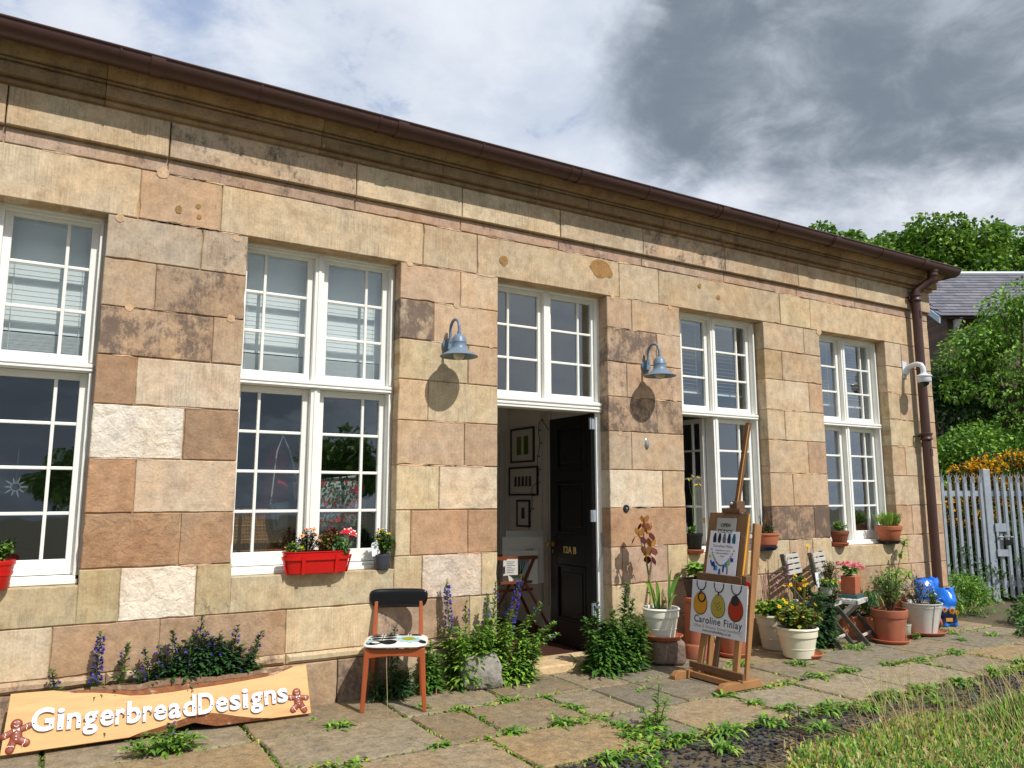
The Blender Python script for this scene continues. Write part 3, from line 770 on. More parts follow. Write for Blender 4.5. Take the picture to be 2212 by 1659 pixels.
# ---------------------------------------------------------------- interior
PLAST = mat('interior_plaster', S(222, 216, 204), .8, namt=.04, nscale=4)
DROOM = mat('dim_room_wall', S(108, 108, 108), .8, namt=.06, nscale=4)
WDOOR = mat('interior_white', S(205, 200, 190), .6)
FLOORM = mat('dark_boards', S(70, 40, 28), .6, namt=.3, nscale=10, stretch=(1, .1, 1))
iw = MB()
iw.box(4.85, 4.93, .262, 2.58, .0, 3.6, mi=0); iw.box(3.05, 3.12, .262, 2.58, .0, 3.6, mi=0); iw.box(3.12, 4.85, 2.52, 2.6, .0, 3.6, mi=0)
iw.box(3.12, 4.85, .262, 2.52, 3.5, 3.58, mi=0)
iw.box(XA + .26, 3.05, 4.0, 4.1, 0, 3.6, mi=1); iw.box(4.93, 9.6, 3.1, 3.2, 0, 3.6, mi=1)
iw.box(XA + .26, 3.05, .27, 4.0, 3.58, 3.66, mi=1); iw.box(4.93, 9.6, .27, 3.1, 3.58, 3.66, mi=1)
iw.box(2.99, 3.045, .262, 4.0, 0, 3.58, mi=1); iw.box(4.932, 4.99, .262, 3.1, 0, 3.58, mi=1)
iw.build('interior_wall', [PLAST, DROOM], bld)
ar = MB()
for a, b_, zz in ((1.52, 1.73, 2.44),):      # architrave and pilaster on the right-hand wall
    ar.box(4.815, 4.849, a, b_, .05, zz); ar.box(4.80, 4.815, a + .03, a + .08, .05, zz); ar.box(4.80, 4.815, b_ - .06, b_ - .02, .05, zz); ar.box(4.79, 4.849, a - .02, b_ + .02, .05, .30)
ar.box(4.825, 4.849, 1.74, 2.52, .05, .22)
ar.box(4.72, 4.80, 2.49, 2.519, .05, 2.30); ar.box(4.0, 4.70, 2.50, 2.519, .05, 2.25)
ar.build('architrave', WDOOR, bld, bevel=.006)
fl_ = MB(); fl_.box(3.12, 4.85, .33, 2.52, .0, .05); fl_.box(XA + .26, 3.045, .262, 4.0, .0, .06); fl_.box(4.932, 9.6, .262, 3.1, .0, .06); fl_.build('interior_floor', FLOORM, bld)
# ================================================================ things inside the rooms
def blind(label, x0, x1, y, ztop, zbot, stack, tilt=62, pitch=.040, group='venetian blinds in the upper sashes', matl=None):
    t = thing('window_blind', label, 'blind', (x0, y, ztop), 0, group)
    w = x1 - x0; H_ = ztop - zbot
    r_ = MB(); r_.box(0, w, -.02, .02, -.035, 0); r_.build('head_rail', WBLIND, t); r_ = MB(); r_.box(0, w, -.016, .016, -H_ - .018, -H_); r_.build('bottom_rail', WBLIND, t)
    s_ = MB(); z_ = -.05; a = math.radians(tilt)
    while z_ > -H_ + stack:
        dy, dz = .0225 * math.cos(a), .0225 * math.sin(a)
        s_.poly([(0.003, -dy, z_ - dz), (w - .003, -dy, z_ - dz), (w - .003, dy, z_ + dz), (.003, dy, z_ + dz)]); z_ -= pitch
    n = int(stack / .0075)
    for i in range(n):
        zz = -H_ + .004 + i * .0075
        s_.box(.003, w - .003, -.02 + rnd.uniform(-.003, .003), .02, zz, zz + .003)
    s_.build('slats', matl or WBLIND, t)
    c_ = MB()
    for x in (w * .12, w * .88): c_.tube([(x, -.024, -.03), (x, -.024, -H_)], .0015, 4)
    c_.build('cord', WBLIND, t)
for (c, side, lab) in ((WC[0], -1, 'white venetian blind in the left upper sash of the leftmost window'), (WC[0], 1, 'white venetian blind in the right upper sash of the leftmost window'),
                       (WC[1], -1, 'white venetian blind in the left upper sash above the long red planter'), (WC[1], 1, 'white venetian blind in the right upper sash above the long red planter')):
    a, b_ = sorted([c + side * .05, c + side * .585])
    blind(lab, a, b_, .30, 3.40, 2.43, .17, 84, .036)
GREYBL = mat('grey_blind_slat', S(150, 158, 164), .5, trans=.2)
for (c, side, lab) in ((WC[2], -1, 'thin open venetian blind in the left upper sash behind the easel'), (WC[2], 1, 'thin open venetian blind in the right upper sash behind the easel'),
                       (WC[3], -1, 'thin open venetian blind in the left upper sash of the rightmost window'), (WC[3], 1, 'thin open venetian blind in the right upper sash of the rightmost window')):
    a, b_ = sorted([c + side * .05, c + side * .585])
    blind(lab, a, b_, .31, 3.40, 2.62, .03, 20, .040, matl=GREYBL)

BLKF = mat('black_frame', S(24, 22, 22), .4); MOUNT = mat('picture_mount', S(206, 202, 190), .7)
def picture(label, M4, w, h, prints, group='framed pictures on the vestibule wall', fw=.022):
    """local x right, z up, front at -y"""
    t = thing('picture_frame', label, 'picture', M4.to_translation(), M4.to_euler()[:], group)
    f_ = MB()
    f_.box(-w / 2, w / 2, -.02, 0, -h / 2, -h / 2 + fw); f_.box(-w / 2, w / 2, -.02, 0, h / 2 - fw, h / 2); f_.box(-w / 2, -w / 2 + fw, -.0195, 0, -h / 2 + fw, h / 2 - fw); f_.box(w / 2 - fw, w / 2, -.0195, 0, -h / 2 + fw, h / 2 - fw)
    f_.build('frame', BLKF, t)
    m_ = MB(); m_.box(-w / 2 + fw, w / 2 - fw, -.010, -.001, -h / 2 + fw, h / 2 - fw); m_.build('mount', MOUNT, t)
    p_ = MB()
    for x0, x1, z0, z1, c in prints:
        p_.poly([(x0 * w, -.012, z0 * h), (x1 * w, -.012, z0 * h + .004), (x1 * w - .005, -.012, z1 * h), (x0 * w + .004, -.012, z1 * h - .003)], col=c)
    p_.build('print', PRINT, t)
Rw = Matrix.Rotation(-PI / 2, 4, 'Z')            # faces -x, x runs towards -y
def onwall(y, z_, r=0): return Matrix.Translation((4.848, y, z_)) @ Rw @ Matrix.Rotation(r, 4, 'Y')
GRN = S(96, 120, 44); DGR = S(62, 66, 62)
picture('black framed picture of two green shapes, highest on the vestibule wall', onwall(2.16, 2.112), .54, .42, [(-.24, -.03, -.28, .26, GRN), (.06, .27, -.28, .26, S(84, 104, 40))])
picture('black framed picture with a row of five dark shapes on the vestibule wall', onwall(2.14, 1.68), .66, .345, [(-.31 + .125 * i, -.215 + .125 * i, -.19, .17, c) for i, c in enumerate([DGR, DGR, S(54, 52, 48), S(86, 78, 66), DGR])])
picture('small black framed upright picture, lowest on the vestibule wall', onwall(2.14, 1.297), .30, .32, [(-.14, .12, -.2, .22, DGR)])
# string of fairy lights on the architrave
sl = MB(); y = 1.69; pts = []
for i in range(26):
    z_ = 2.36 - i * .05
    pts.append((4.79, y + .02 * math.sin(i * .9) + .010 * i * (1 if i > 14 else .4), z_))
pts = [(4.79, 1.50, 2.24), (4.79, 1.58, 2.32), (4.79, 1.66, 2.375)] + pts
sl.tube(pts, .004, 5)
for i in range(2, 28, 3):
    p = pts[i]; sl.tube([p, (p[0], p[1] - .045, p[2] - .004)], [.004, .008], 5)
tag(sl.build('fairy_lights', BLACKP), 'dark string of small lights hanging down the inside door architrave', 'string lights')
# print browser with mounted prints
WR = mat('teak', S(120, 62, 30), .5, namt=.2, nscale=9)
rk = thing('print_rack', 'folding wooden print rack standing inside the open doorway', 'rack', (4.25, 1.35, .05), math.radians(-4))
r_ = MB()
for yy, xo in ((-.25, 0), (.18, .02)):
    r_.beam((-.30 + xo, yy, 0), (.16 + xo, yy * .6, .83), .03, .022); r_.beam((.34 + xo, yy, 0), (-.12 + xo, yy * .6 + .01, .83), .03, .022)
r_.build('frame', WR, rk)
r_ = MB()
r_.box(-.32, .18, -.18, -.15, .80, .835); r_.box(-.20, .40, .10, .13, .80, .835); r_.box(-.26, .14, -.20, -.17, .56, .585); r_.box(-.30, .2, -.03, 0, .46, .485)
r_.build('rail', WR, rk)
for i, (dx, dy, w, h, lab, pr) in enumerate(((.15, .10, .42, .54, 'tall white mounted print at the back of the rack', None), (.06, .0, .44, .48, 'wide white mounted print in the middle of the rack', 'gold'), (-.02, -.08, .36, .34, 'mounted print of a dark leafless shrub at the front of the rack', 'tree'))):
    t = thing('mounted_print', lab, 'print', (4.25 + dx, 1.28 + dy, .60), (math.radians(-14), 0, math.radians(-30)), 'prints in the rack')
    m_ = MB(); m_.box(-w / 2, w / 2, 0, .006, 0, h); m_.build('board', MOUNT, t)
    if pr == 'tree':
        p_ = MB(); p_.poly([(-.09, -.002, .06), (.09, -.002, .06), (.09, -.002, .26), (-.09, -.002, .26)], col=S(150, 160, 160))
        for a in (-.05, -.02, .02, .05): p_.tube([(0, -.004, .08), (a * .5, -.004, .15), (a, -.004, .23)], .004, 4, col=S(40, 46, 48))
        p_.build('print', PRINT, t)
    if pr == 'gold':
        p_ = MB()
        for i in range(9): p_.poly([(.02 + .01 * i, -.002, .30 + .02 * (i % 3)), (.03 + .01 * i, -.002, .30 + .02 * (i % 3)), (.03 + .012 * i, -.002, .36 + .01 * (i % 2)), (.02 + .01 * i, -.002, .35)], col=S(196, 178, 120))
        p_.build('print', PRINT, t)
nt = MB(); nt.box(-.065, .065, -.002, 0, -.16, 0, col=S(214, 212, 204))
for i in range(7): nt.box(-.05, .0 + .04 * rnd.random(), -.0035, -.0021, -.03 - .018 * i, -.026 - .018 * i, col=S(60, 50, 60))
tag(nt.build('paper_note', PRINT, None, loc=(4.10, 1.165, .86), rot=(0, 0, math.radians(-25))), 'small handwritten white note hanging on the print rack rail', 'note')

# pictures on the dim wall seen through the open casement, board propped inside
for x, z_, w, h, lab in ((6.62, 2.05, .5, .6, 'black framed picture on the studio wall, beside the open casement at the top left'), (7.22, 1.98, .62, .6, 'black framed picture with one ochre shape on the studio wall'), (6.66, 1.28, .5, .6, 'black framed picture low on the studio wall behind the black pot'), (7.3, 1.24, .62, .62, 'black framed picture low on the studio wall behind the propped board')):
    picture(lab, Matrix.Translation((x + .35, 3.095, z_)), w, h, [(-.1, .14, -.14, .2, S(120, 100, 40) if 'ochre' in lab else DGR)], 'framed pictures on the studio wall', .03)
pb = MB(); pb.beam((5.80, .48, .95), (5.86, .52, 1.72), .03, .16); tag(pb.build('propped_board', mat('pale_board', S(196, 190, 176), .6)), 'pale wooden board propped upright inside the open casement', 'board')
# window display above the red planter
wk = mat('wicker', S(150, 108, 66), .7, namt=.45, nscale=40, stretch=(1.6, 1.6, .5), bump=.8, bscale=60)
t = thing('wicker_basket', 'large woven wicker basket behind the lower left panes', 'basket', (1.32, .62, .93))
b_ = MB(); b_.box(-.32, .34, -.17, .17, 0, .46)
for i in range(64): b_.tube([(-.32 + .0104 * i, -.174, .0), (-.32 + .0104 * i, -.176 - .006 * (i % 2), .44)], .0042, 4)
for j in range(16): b_.tube([(-.33, -.178, .02 + j * .027), (.345, -.178, .02 + j * .027)], .0035 if j % 4 else .006, 4)
b_.build('body', wk, t, bevel=.02)
b_ = MB(); b_.tube([(-.33, -.18, .455), (.35, -.18, .455)], .022, 8); b_.tube([(.35, -.18, .455), (.35, .18, .455)], .022, 8); b_.build('rim', wk, t)
t = thing('cushion', 'cushion of small red and blue flowers on white behind the right-hand panes', 'cushion', (1.98, .52, 1.44), (0, math.radians(-7), 0))
b_ = MB(); w, h = .60, .42
nx, nz = 10, 8; vs = []; fs = []
for j in range(nz + 1):
    for i in range(nx + 1):
        u, v = i / nx * 2 - 1, j / nz * 2 - 1
        vs.append((u * w / 2, -.05 * (1 - u ** 4) * (1 - v ** 4), v * h / 2))
for j in range(nz):
    for i in range(nx): fs.append((j * (nx + 1) + i, j * (nx + 1) + i + 1, (j + 1) * (nx + 1) + i + 1, (j + 1) * (nx + 1) + i))
b_._add(vs, fs, col=S(150, 154, 146)); b_.build('cover', PLAIN, t, smooth=60)
fm = MB()
for i in range(900):
    u, v = rnd.uniform(-.97, .97), rnd.uniform(-.97, .97)
    y = -.05 * (1 - u ** 4) * (1 - v ** 4) - .004 - .000006 * i
    big = rnd.random() < .055
    r = rnd.uniform(.011, .015) if big else rnd.uniform(.004, .009)
    c = rnd.choice([S(176, 40, 52), S(190, 60, 70)]) if big else rnd.choice([S(62, 84, 70), S(52, 66, 92), S(88, 116, 96), S(62, 84, 70), S(150, 40, 50), S(80, 96, 120)])
    n = 8
    fm.poly([(u * w / 2 + r * (1 + .25 * (k % 2)) * math.cos(2 * PI * k / n), y, v * h / 2 + r * (1 + .25 * (k % 2)) * math.sin(2 * PI * k / n)) for k in range(n)], col=c)
fm.build('flower_print', PRINT, t)
t = thing('red_coat', 'red garment hanging behind the mullion in the second window', 'garment', (1.63, .98, 1.10))
b_ = MB(); b_.lathe([(.16, 0), (.15, .2), (.11, .45), (.09, .62), (.10, .72), (.05, .82)], 14, sx=1.0, sy=.5)
b_.build('cloth', mat('red_cloth', S(140, 18, 30), .8, namt=.25, nscale=14), t, smooth=50)
t = thing('handbag', 'dark grey satchel handbag on a long strap behind the left panes', 'bag', (1.60, .40, 1.36), (0, math.radians(-8), 0))
b_ = MB(); b_.box(-.14, .13, -.04, .04, -.11, .10); b_.build('body', mat('grey_leather', S(44, 46, 50), .3), t, bevel=.02)
b_ = MB(); b_.box(-.14, .13, -.047, -.041, -.02, .10); b_.tube([(-.10, -.05, .08), (-.10, -.052, -.05)], .012, 6); b_.tube([(.08, -.05, .08), (.08, -.052, -.05)], .012, 6); b_.build('flap', mat('grey_leather', None), t)
b_ = MB(); b_.tube([(-.13, 0, .09), (-.04, .0, .50), (.02, 0, .62), (.06, 0, .5), (.12, 0, .09)], .006, 6); b_.build('strap', mat('grey_strap', S(150, 150, 150), .5), t)
# star sun-catcher in the leftmost window
st_ = MB()
for i in range(10):
    a = 2 * PI * i / 10; r = .07 if i % 2 == 0 else .06; b2 = a + .16; b1 = a - .16
    for q in (b1, b2): st_.tube([(.026 * math.cos(q), 0, .026 * math.sin(q)), (r * math.cos(a), 0, r * math.sin(a))], .0016, 4)
st_.tube([(.026 * math.cos(2 * PI * i / 12), 0, .026 * math.sin(2 * PI * i / 12)) for i in range(13)], .0016, 4)
st_.tube([(0, 0, .026), (0, 0, .25)], .0006, 4)
tag(st_.build('star_ornament', mat('wire_white', S(150, 154, 160), .3), loc=(-.225, .25, 1.56)), 'small wire star hanging in the leftmost window', 'ornament')

# ================================================================ fittings on the facade
GLOBE = mat('frosted_glass', S(206, 200, 178), .35)
def lamp(label, x, z_, first=None):
    t = thing('wall_lamp', label, 'lamp', (x, 0, z_), 0, 'gooseneck lamps beside the door')
    b_ = MB(); b_.T = Matrix.Rotation(PI / 2, 4, 'X')
    b_.lathe([(.058, -.004), (.060, .012), (.054, .022), (.030, .028)], 24); b_.T = None
    b_.box(-.022, .022, -.050, -.02, -.04, .055); b_.build('backplate', LAMPBLUE, t, smooth=40)
    a = MB(); pts = [(0, -.045, .02)]
    for i in range(13):
        q = PI - PI * i / 12
        pts.append((0, -.045 - .0825 + -.0825 * math.cos(q), .12 + .0825 * math.sin(q)))
    pts.append((0, -.21, .05)); a.tube(pts, .0125, 10)
    a.lathe([(.016, 0), (.018, .01), (.016, .03)], 14, (0, -.21, .055)); a.build('arm', LAMPBLUE, t, smooth=50)
    s_ = MB()
    pr = [(.018, .066), (.040, .052), (.056, .026), (.060, 0.0), (.062, -.005), (.060, -.010), (.061, -.050), (.072, -.066), (.105, -.092), (.150, -.118), (.158, -.124), (.156, -.127), (.148, -.122), (.10, -.098), (.066, -.072), (.054, -.05), (.05, 0)]
    s_.lathe(pr, 36, (0, -.21, 0), cap0=True, cap1=True); s_.build('shade', LAMPBLUE, t, smooth=40)
    g_ = MB(); g_.ball((0, -.21, -.10), .05, 18, 10, (1, 1, 1.15)); g_.build('globe', GLOBE, t, smooth=60)
lamp('blue grey gooseneck wall lamp between the red planter window and the door', 2.785, 2.765)
lamp('blue grey gooseneck wall lamp right of the door above the iris pot', 4.955, 2.775)

CCW = mat('camera_white', S(206, 212, 218), .35)
t = thing('security_camera', 'white dome security camera on a curved arm beside the downpipe', 'camera', (9.255, 0, 3.10))
b_ = MB(); b_.box(-.045, .045, -.012, -.001, -.11, .11); b_.build('backplate', CCW, t, bevel=.004)
b_ = MB(); q = [(0, -.01, -.05), (0, -.03, -.01), (0, -.055, .02), (0, -.12, .045), (0, -.18, .05), (0, -.225, .035), (0, -.248, 0), (0, -.252, -.04), (0, -.252, -.10)]
b_.tube(q, [.045, .038, .034, .032, .032, .032, .032, .032, .034], 14); b_.build('arm', CCW, t, smooth=50)
b_ = MB(); b_.lathe([(.034, -.075), (.052, -.09), (.088, -.105), (.094, -.112), (.094, -.120), (.084, -.122), (.084, -.180), (.078, -.19), (.06, -.192)], 28, (0, -.252, 0)); b_.build('housing', CCW, t, smooth=35)
b_ = MB(); b_.ball((0, -.252, -.188), .058, 18, 10); b_.build('dome', mat('smoked_dome', S(30, 32, 36), .08), t, smooth=60)

# ================================================================ wooden name board leaning on the wall
LIGHTW = mat('planed_board', S(206, 160, 100), .5, namt=.13, nscale=7, stretch=(.6, 1, 5), n2=(S(188, 136, 78), 3.2, .50, .72), wear=(S(140, 84, 42), 4.5, .66, .76), bump=.06, bscale=30)
BARKB = mat('board_bark', S(128, 78, 44), .85, namt=.35, nscale=26, bump=.9, bscale=36, wear=(S(176, 150, 126), 9, .54, .66))
BARKT = mat('board_bark_ridge', S(120, 92, 70), .9, namt=.4, nscale=30, bump=1.0, bscale=30, wear=(S(158, 136, 112), 14, .54, .68))
sg = thing('wooden_sign', 'long live-edge timber sign with raised white letters leaning against the wall', 'sign', (-.16, -.25, .012), (math.radians(-22), 0, math.atan2(-.03, 1.79)))
top = [(0.021, .337), (.10, .336), (.239, .332), (.30, .318), (.356, .303), (.45, .294), (.546, .278), (.60, .266), (.66, .251), (.74, .244), (.826, .243), (.91, .243), (.998, .248), (1.08, .25), (1.175, .253), (1.27, .257), (1.36, .263), (1.46, .27), (1.551, .278), (1.62, .298), (1.691, .320), (1.777, .325)]
bot = [(0.0, .003), (.323, .004), (.669, .006), (.733, .024), (.831, .040), (.92, .058), (.999, .076), (1.05, .086), (1.086, .090), (1.15, .084), (1.219, .068), (1.30, .045), (1.40, .022), (1.521, .003), (1.791, .0)]
b_ = MB(); b_.prism(bot + top[::-1], 'y', -.030, 0); b_.build('board', LIGHTW, sg, bevel=.002)
bt = [(.30, .324), (.354, .332), (.42, .331), (.496, .327), (.56, .326), (.657, .322), (.70, .316), (.74, .320), (.78, .329), (.824, .326), (.90, .331), (.997, .325), (1.08, .321), (1.176, .313), (1.27, .318), (1.361, .313), (1.46, .323), (1.553, .325), (1.62, .332), (1.682, .334), (1.70, .325)]
def topz(x, L_):
    for i in range(len(L_) - 1):
        if L_[i][0] <= x <= L_[i + 1][0]:
            a, c = L_[i], L_[i + 1]; return a[1] + (c[1] - a[1]) * (x - a[0]) / max(c[0] - a[0], 1e-6)
    return L_[-1][1]
b_ = MB(); cr = MB()
xs = list(np.arange(.30, 1.70, .02)); k_ = []
for x in xs:
    lo, hi = topz(x, top), topz(x, bt) + rnd.uniform(-.003, .003)
    hi = max(hi, lo + .002)
    k_.append((x, lo, hi))
for i in range(len(k_) - 1):
    (xa, la, ha), (xb, lb, hb) = k_[i], k_[i + 1]
    ma, mb_ = la + (ha - la) * .55, lb + (hb - lb) * .55
    ya = -.030 + .002; 
    b_._add([(xa, -.029, la), (xb, -.029, lb), (xb, -.017, mb_), (xa, -.017, ma), (xb, .0, mb_), (xa, .0, ma), (xa, 0, la), (xb, 0, lb)], [(0, 1, 2, 3), (3, 2, 4, 5), (6, 5, 4, 7)])
    if xa > .44:
        j0 = rnd.uniform(0, .0035)
        cr._add([(xa, -.020 - j0, ma - .003), (xb, -.020 - j0, mb_ - .003), (xb, -.016 - j0 * .6, hb), (xa, -.016 - j0 * .6, ha), (xb, .004, hb + .002), (xa, .004, ha + .002)], [(0, 1, 2, 3), (3, 2, 4, 5)])
# lower live edge
b_.build('bark_edge', BARKB, sg); b_ = MB()
bb_ = [(.669, .006), (.75, .004), (.873, .013), (.95, .026), (1.042, .044), (1.12, .02), (1.182, .004), (1.353, .003), (1.521, .002)]
xs = list(np.arange(.67, 1.52, .02))
for i in range(len(xs) - 1):
    xa, xb = xs[i], xs[i + 1]
    ua, ub = topz(xa, bot), topz(xb, bot); la, lb = topz(xa, bb_), topz(xb, bb_)
    if ua - la < .002 and ub - lb < .002: continue
    b_._add([(xa, -.014, la), (xb, -.014, lb), (xb, -.029, ub), (xa, -.029, ua), (xa, 0, la), (xb, 0, lb)], [(0, 1, 2, 3), (4, 5, 1, 0)])
b_.build('bark_edge', BARKB, sg); cr.build('bark_crust', BARKT, sg)
LETW = mat('letter_white', S(218, 221, 228), .45, namt=.08, nscale=30)
SCREW = mat('screw', S(90, 90, 92), .4, .8)
word = 'GingerbreadDesigns'
wd = [.152, .060, .098, .104, .098, .070, .104, .070, .098, .096, .104, .126, .098, .090, .060, .104, .098, .092]
scale_ = (1.642 - .132) / sum(wd)
xx = .132; scr = MB(); srnd = random.Random(3)
for i, ch in enumerate(word):
    w_ = wd[i] * scale_
    frac = i / (len(word) - 1)
    base = .108 - .016 * math.sin(PI * frac) - .012 * frac
    me = text_mesh(ch, .178, extrude=.004, offset=.0034, bevel=.0015)
    co = np.array([v.co for v in me.vertices]); x0_, x1_ = co[:, 0].min(), co[:, 0].max()
    sx = w_ * .88 / (x1_ - x0_)
    sx = min(max(sx, .55), 1.3)
    me.name = 'letter'; me.materials.clear(); me.materials.append(LETW)
    o = bpy.data.objects.new('letter', me); COL.objects.link(o); o.parent = sg
    rot = .0 if i < 11 else .02
    cxl = xx + w_ / 2 - (x0_ + x1_) / 2 * sx
    o.matrix_local = Matrix.Translation((cxl, -.040, base)) @ Matrix.Rotation(-rot, 4, 'Y') @ Matrix.Rotation(PI / 2, 4, 'X') @ Matrix.Diagonal((sx, 1, 1, 1))
    # two screw heads in each letter
    zmax = co[:, 1].max()
    stem_x = xx + w_ * (.16 if ch in 'nbrDin' else .5)
    pts_ = [(xx + w_ * .16, .35), (xx + w_ * .84, .2)] if ch in 'nG' else ([(xx + w_ * .5, .06), (xx + w_ * .5, .68)] if ch == 'i' else [(xx + w_ * .14, .33), (xx + w_ * .82, .33)])
    for (sx_, fz) in pts_:
        scr.ball((sx_, -.0445, base + fz * .178 * .72), .0062, 8, 4, (1, .5, 1))
    xx += w_
scr.build('screw', SCREW, sg)
GING = mat('gingerbread', S(134, 62, 40), .45, namt=.1, nscale=30)
ICE = mat('icing', S(236, 226, 208), .4)
def ginger(cx, cz, s_, rot, flip=1):
    M4 = Matrix.Translation((cx, -.033, cz)) @ Matrix.Rotation(-rot, 4, 'Y') @ Matrix.Diagonal((s_ * flip, s_, s_, 1))
    b_ = MB(); b_.T = M4
    b_.ball((0, 0, .060), .036, 16, 8, (1, .38, 1.0))
    def limb(p0, p1, r0, r1):
        for i in range(7):
            q = i / 6; b_.ball((p0[0] + (p1[0] - p0[0]) * q, 0, p0[1] + (p1[1] - p0[1]) * q), r0 + (r1 - r0) * q, 12, 6, (1, .36 - .01 * i, 1))
    limb((0, .03), (0, -.03), .032, .038); limb((-.01, .018), (-.072, -.004), .021, .022); limb((.01, .018), (.070, .038), .021, .022)
    limb((-.014, -.04), (-.034, -.096), .025, .027); limb((.014, -.04), (.058, -.068), .025, .026)
    o = b_.build('gingerbread_figure', GING, sg, smooth=60)
    y = -.0155
    def ln(pts, r=.0028):
        i_ = MB(); i_.T = M4; i_.tube([(p[0], y + (p[2] if len(p) > 2 else 0), p[1]) for p in pts], r, 6); i_.build('icing_line', ICE, o, smooth=50)
    def dot(p, r):
        i_ = MB(); i_.T = M4; i_.ball(p, r, 8, 5); i_.build('icing_dot', ICE, o, smooth=50)
    ln([(-.014, .052), (-.007, .046), (.0, .044), (.007, .046), (.014, .052)])
    for x in (-.010, .012): dot((x, y + .001, .072), .0042)
    for p in ((-.062, -.018), (.060, .016)):
        ln([(p[0], p[1], .006), (p[0] - .003, p[1] + .010, .004), (p[0] + .003, p[1] + .018, .004), (p[0] - .002, p[1] + .03, .006)])
    ln([(-.052, -.078, .006), (-.040, -.072, .003), (-.032, -.078, .003), (-.018, -.076, .004), (-.010, -.084, .008)]); ln([(.036, -.086, .008), (.042, -.072, .004), (.050, -.068, .004), (.050, -.050, .006), (.058, -.044, .009)])
    for z_ in (.004, -.018, -.038): dot((0, y + .002, z_), .0052)
    i_ = MB(); i_.T = M4
    i_._add([(-.020, y - .001, .030), (-.001, y - .003, .022), (-.018, y - .001, .012), (.001, y - .003, .022), (.018, y - .001, .032), (.018, y - .001, .014)], [(0, 2, 1), (3, 5, 4)])
    i_.build('bow_tie', ICE, o)
ginger(.070, .110, .86, .05); ginger(1.706, .098, .80, .16, -1)
for k in sg.children:
    pass

# ================================================================ vinyl-backed chair
CHW = mat('orange_teak', S(160, 80, 42), .4, namt=.12, nscale=8, stretch=(1, 1, .2))
VINYL = mat('black_vinyl', S(14, 14, 17), .22, bump=.05, bscale=90)
ca = math.atan2(-.60 + .42, 2.34 - 1.96)
ch = thing('dining_chair', 'mid-century wooden chair with a black vinyl backrest and a leaf-patterned seat', 'chair', (2.15, -.51, 0), (0, 0, ca))
hw = .205
for sx in (-1, 1):
    b_ = MB(); b_.beam((sx * (hw + .012), 0.02, 0), (sx * (hw - .012), .035, .43), .030, .032, w2=.040, h2=.044, up=(0, 1, 0)); b_.build('leg', CHW, ch, bevel=.007)
    b_ = MB(); b_.beam((sx * (hw - .02), .47, 0), (sx * (hw - .030), .40, .43), .028, .028, up=(0, 1, 0), w2=.034, h2=.038); b_.beam((sx * (hw - .030), .40, .43), (sx * (hw - .035), .455, .70), .034, .038, up=(0, 1, 0), w2=.026, h2=.026); b_.build('leg', CHW, ch, bevel=.006)
b_ = MB()
n = 12
lo = [(-hw + .02 + (2 * hw - .04) * i / n, .365 + .014 * math.sin(PI * i / n)) for i in range(n + 1)]
b_.prism(lo + [(hw - .02, .425), (-hw + .02, .425)], 'y', .012, .036)
b_.prism([(-hw + .03, .375), (hw - .03, .375), (hw - .03, .42), (-hw + .03, .42)], 'y', .39, .41)
b_.box(-hw + .0, -hw + .022, .036, .40, .375, .424); b_.box(hw - .022, hw, .036, .40, .375, .424)
b_.beam((-hw + .01, .06, .30), (-hw + .01, .14, .385), .02, .02); b_.beam((hw - .01, .06, .30), (hw - .01, .14, .385), .02, .02)
b_.build('apron', CHW, ch, bevel=.004)
# padded seat
def supr(a, e): return math.copysign(abs(a) ** e, a)
b_ = MB(); N_ = 40; rings = [(.94, .440), (.99, .443), (1.0, .448), (.985, .455), (.92, .462), (.72, .470), (.4, .475)]
def seat_pt(k, s_, z_):
    t_ = 2 * PI * k / N_
    return (s_ * .232 * supr(math.cos(t_), .38), .195 + s_ * .218 * supr(math.sin(t_), .42), z_ - .012 * math.exp(-((abs(math.cos(t_))) * 3) ** 2) * 0)
vs = [seat_pt(k, s_, z_) for s_, z_ in rings for k in range(N_)]; fs = []
for i in range(len(rings) - 1):
    for k in range(N_): fs.append((i * N_ + k, i * N_ + (k + 1) % N_, (i + 1) * N_ + (k + 1) % N_, (i + 1) * N_ + k))
fs.append(tuple(range(N_ - 1, -1, -1))); fs.append(tuple((len(rings) - 1) * N_ + k for k in range(N_)))
b_._add(vs, fs); seat = b_.build('seat', mat('seat_white', S(226, 226, 216), .35), ch, smooth=50)
sp_ = MB()
zt = .4745
def oval(cx, cy, rx, ry, c, rot=0, n=16, z_=zt, lim=.222):
    pts = []
    for k in range(n):
        t_ = 2 * PI * k / n
        x, y = rx * math.cos(t_), ry * math.sin(t_)
        X, Y = cx + x * math.cos(rot) - y * math.sin(rot), cy + x * math.sin(rot) + y * math.cos(rot)
        X = max(-lim, min(lim, X)); Y = max(-.008, min(.40, Y))
        dx = max(abs(X) / .232, abs(Y - .195) / .218)
        pts.append((X, Y, float(np.interp(dx, [0, .4, .72, .92, .985, 1.0], [.475, .475, .470, .462, .455, .448])) + (z_ - zt) + .0012))
    sp_.poly(pts, col=c)
INK = S(22, 22, 26); SKY = S(160, 196, 200); OLI = S(150, 146, 20); BRN = S(70, 46, 34)
cx0 = -.095
sp_.box(cx0 - .003, cx0 + .003, .015, .36, zt - .012, zt + .0015, col=INK)
for i, (yy, ln_) in enumerate(((.040, .062), (.155, .058), (.245, .05), (.32, .045))):
    for sx in (-1, 1): oval(cx0 + sx * (.052), yy + .01, ln_ * .92, (.056 if i == 0 else .042 - .005 * i), INK if i < 3 else BRN, sx * .35, z_=zt + .0004)
cx1 = .095
for k in range(9):
    a = 2 * PI * k / 9; oval(cx1 + .068 * math.cos(a), .135 + .085 * math.sin(a), .030, .024, SKY, a, z_=zt + .0006 + .00003 * k)
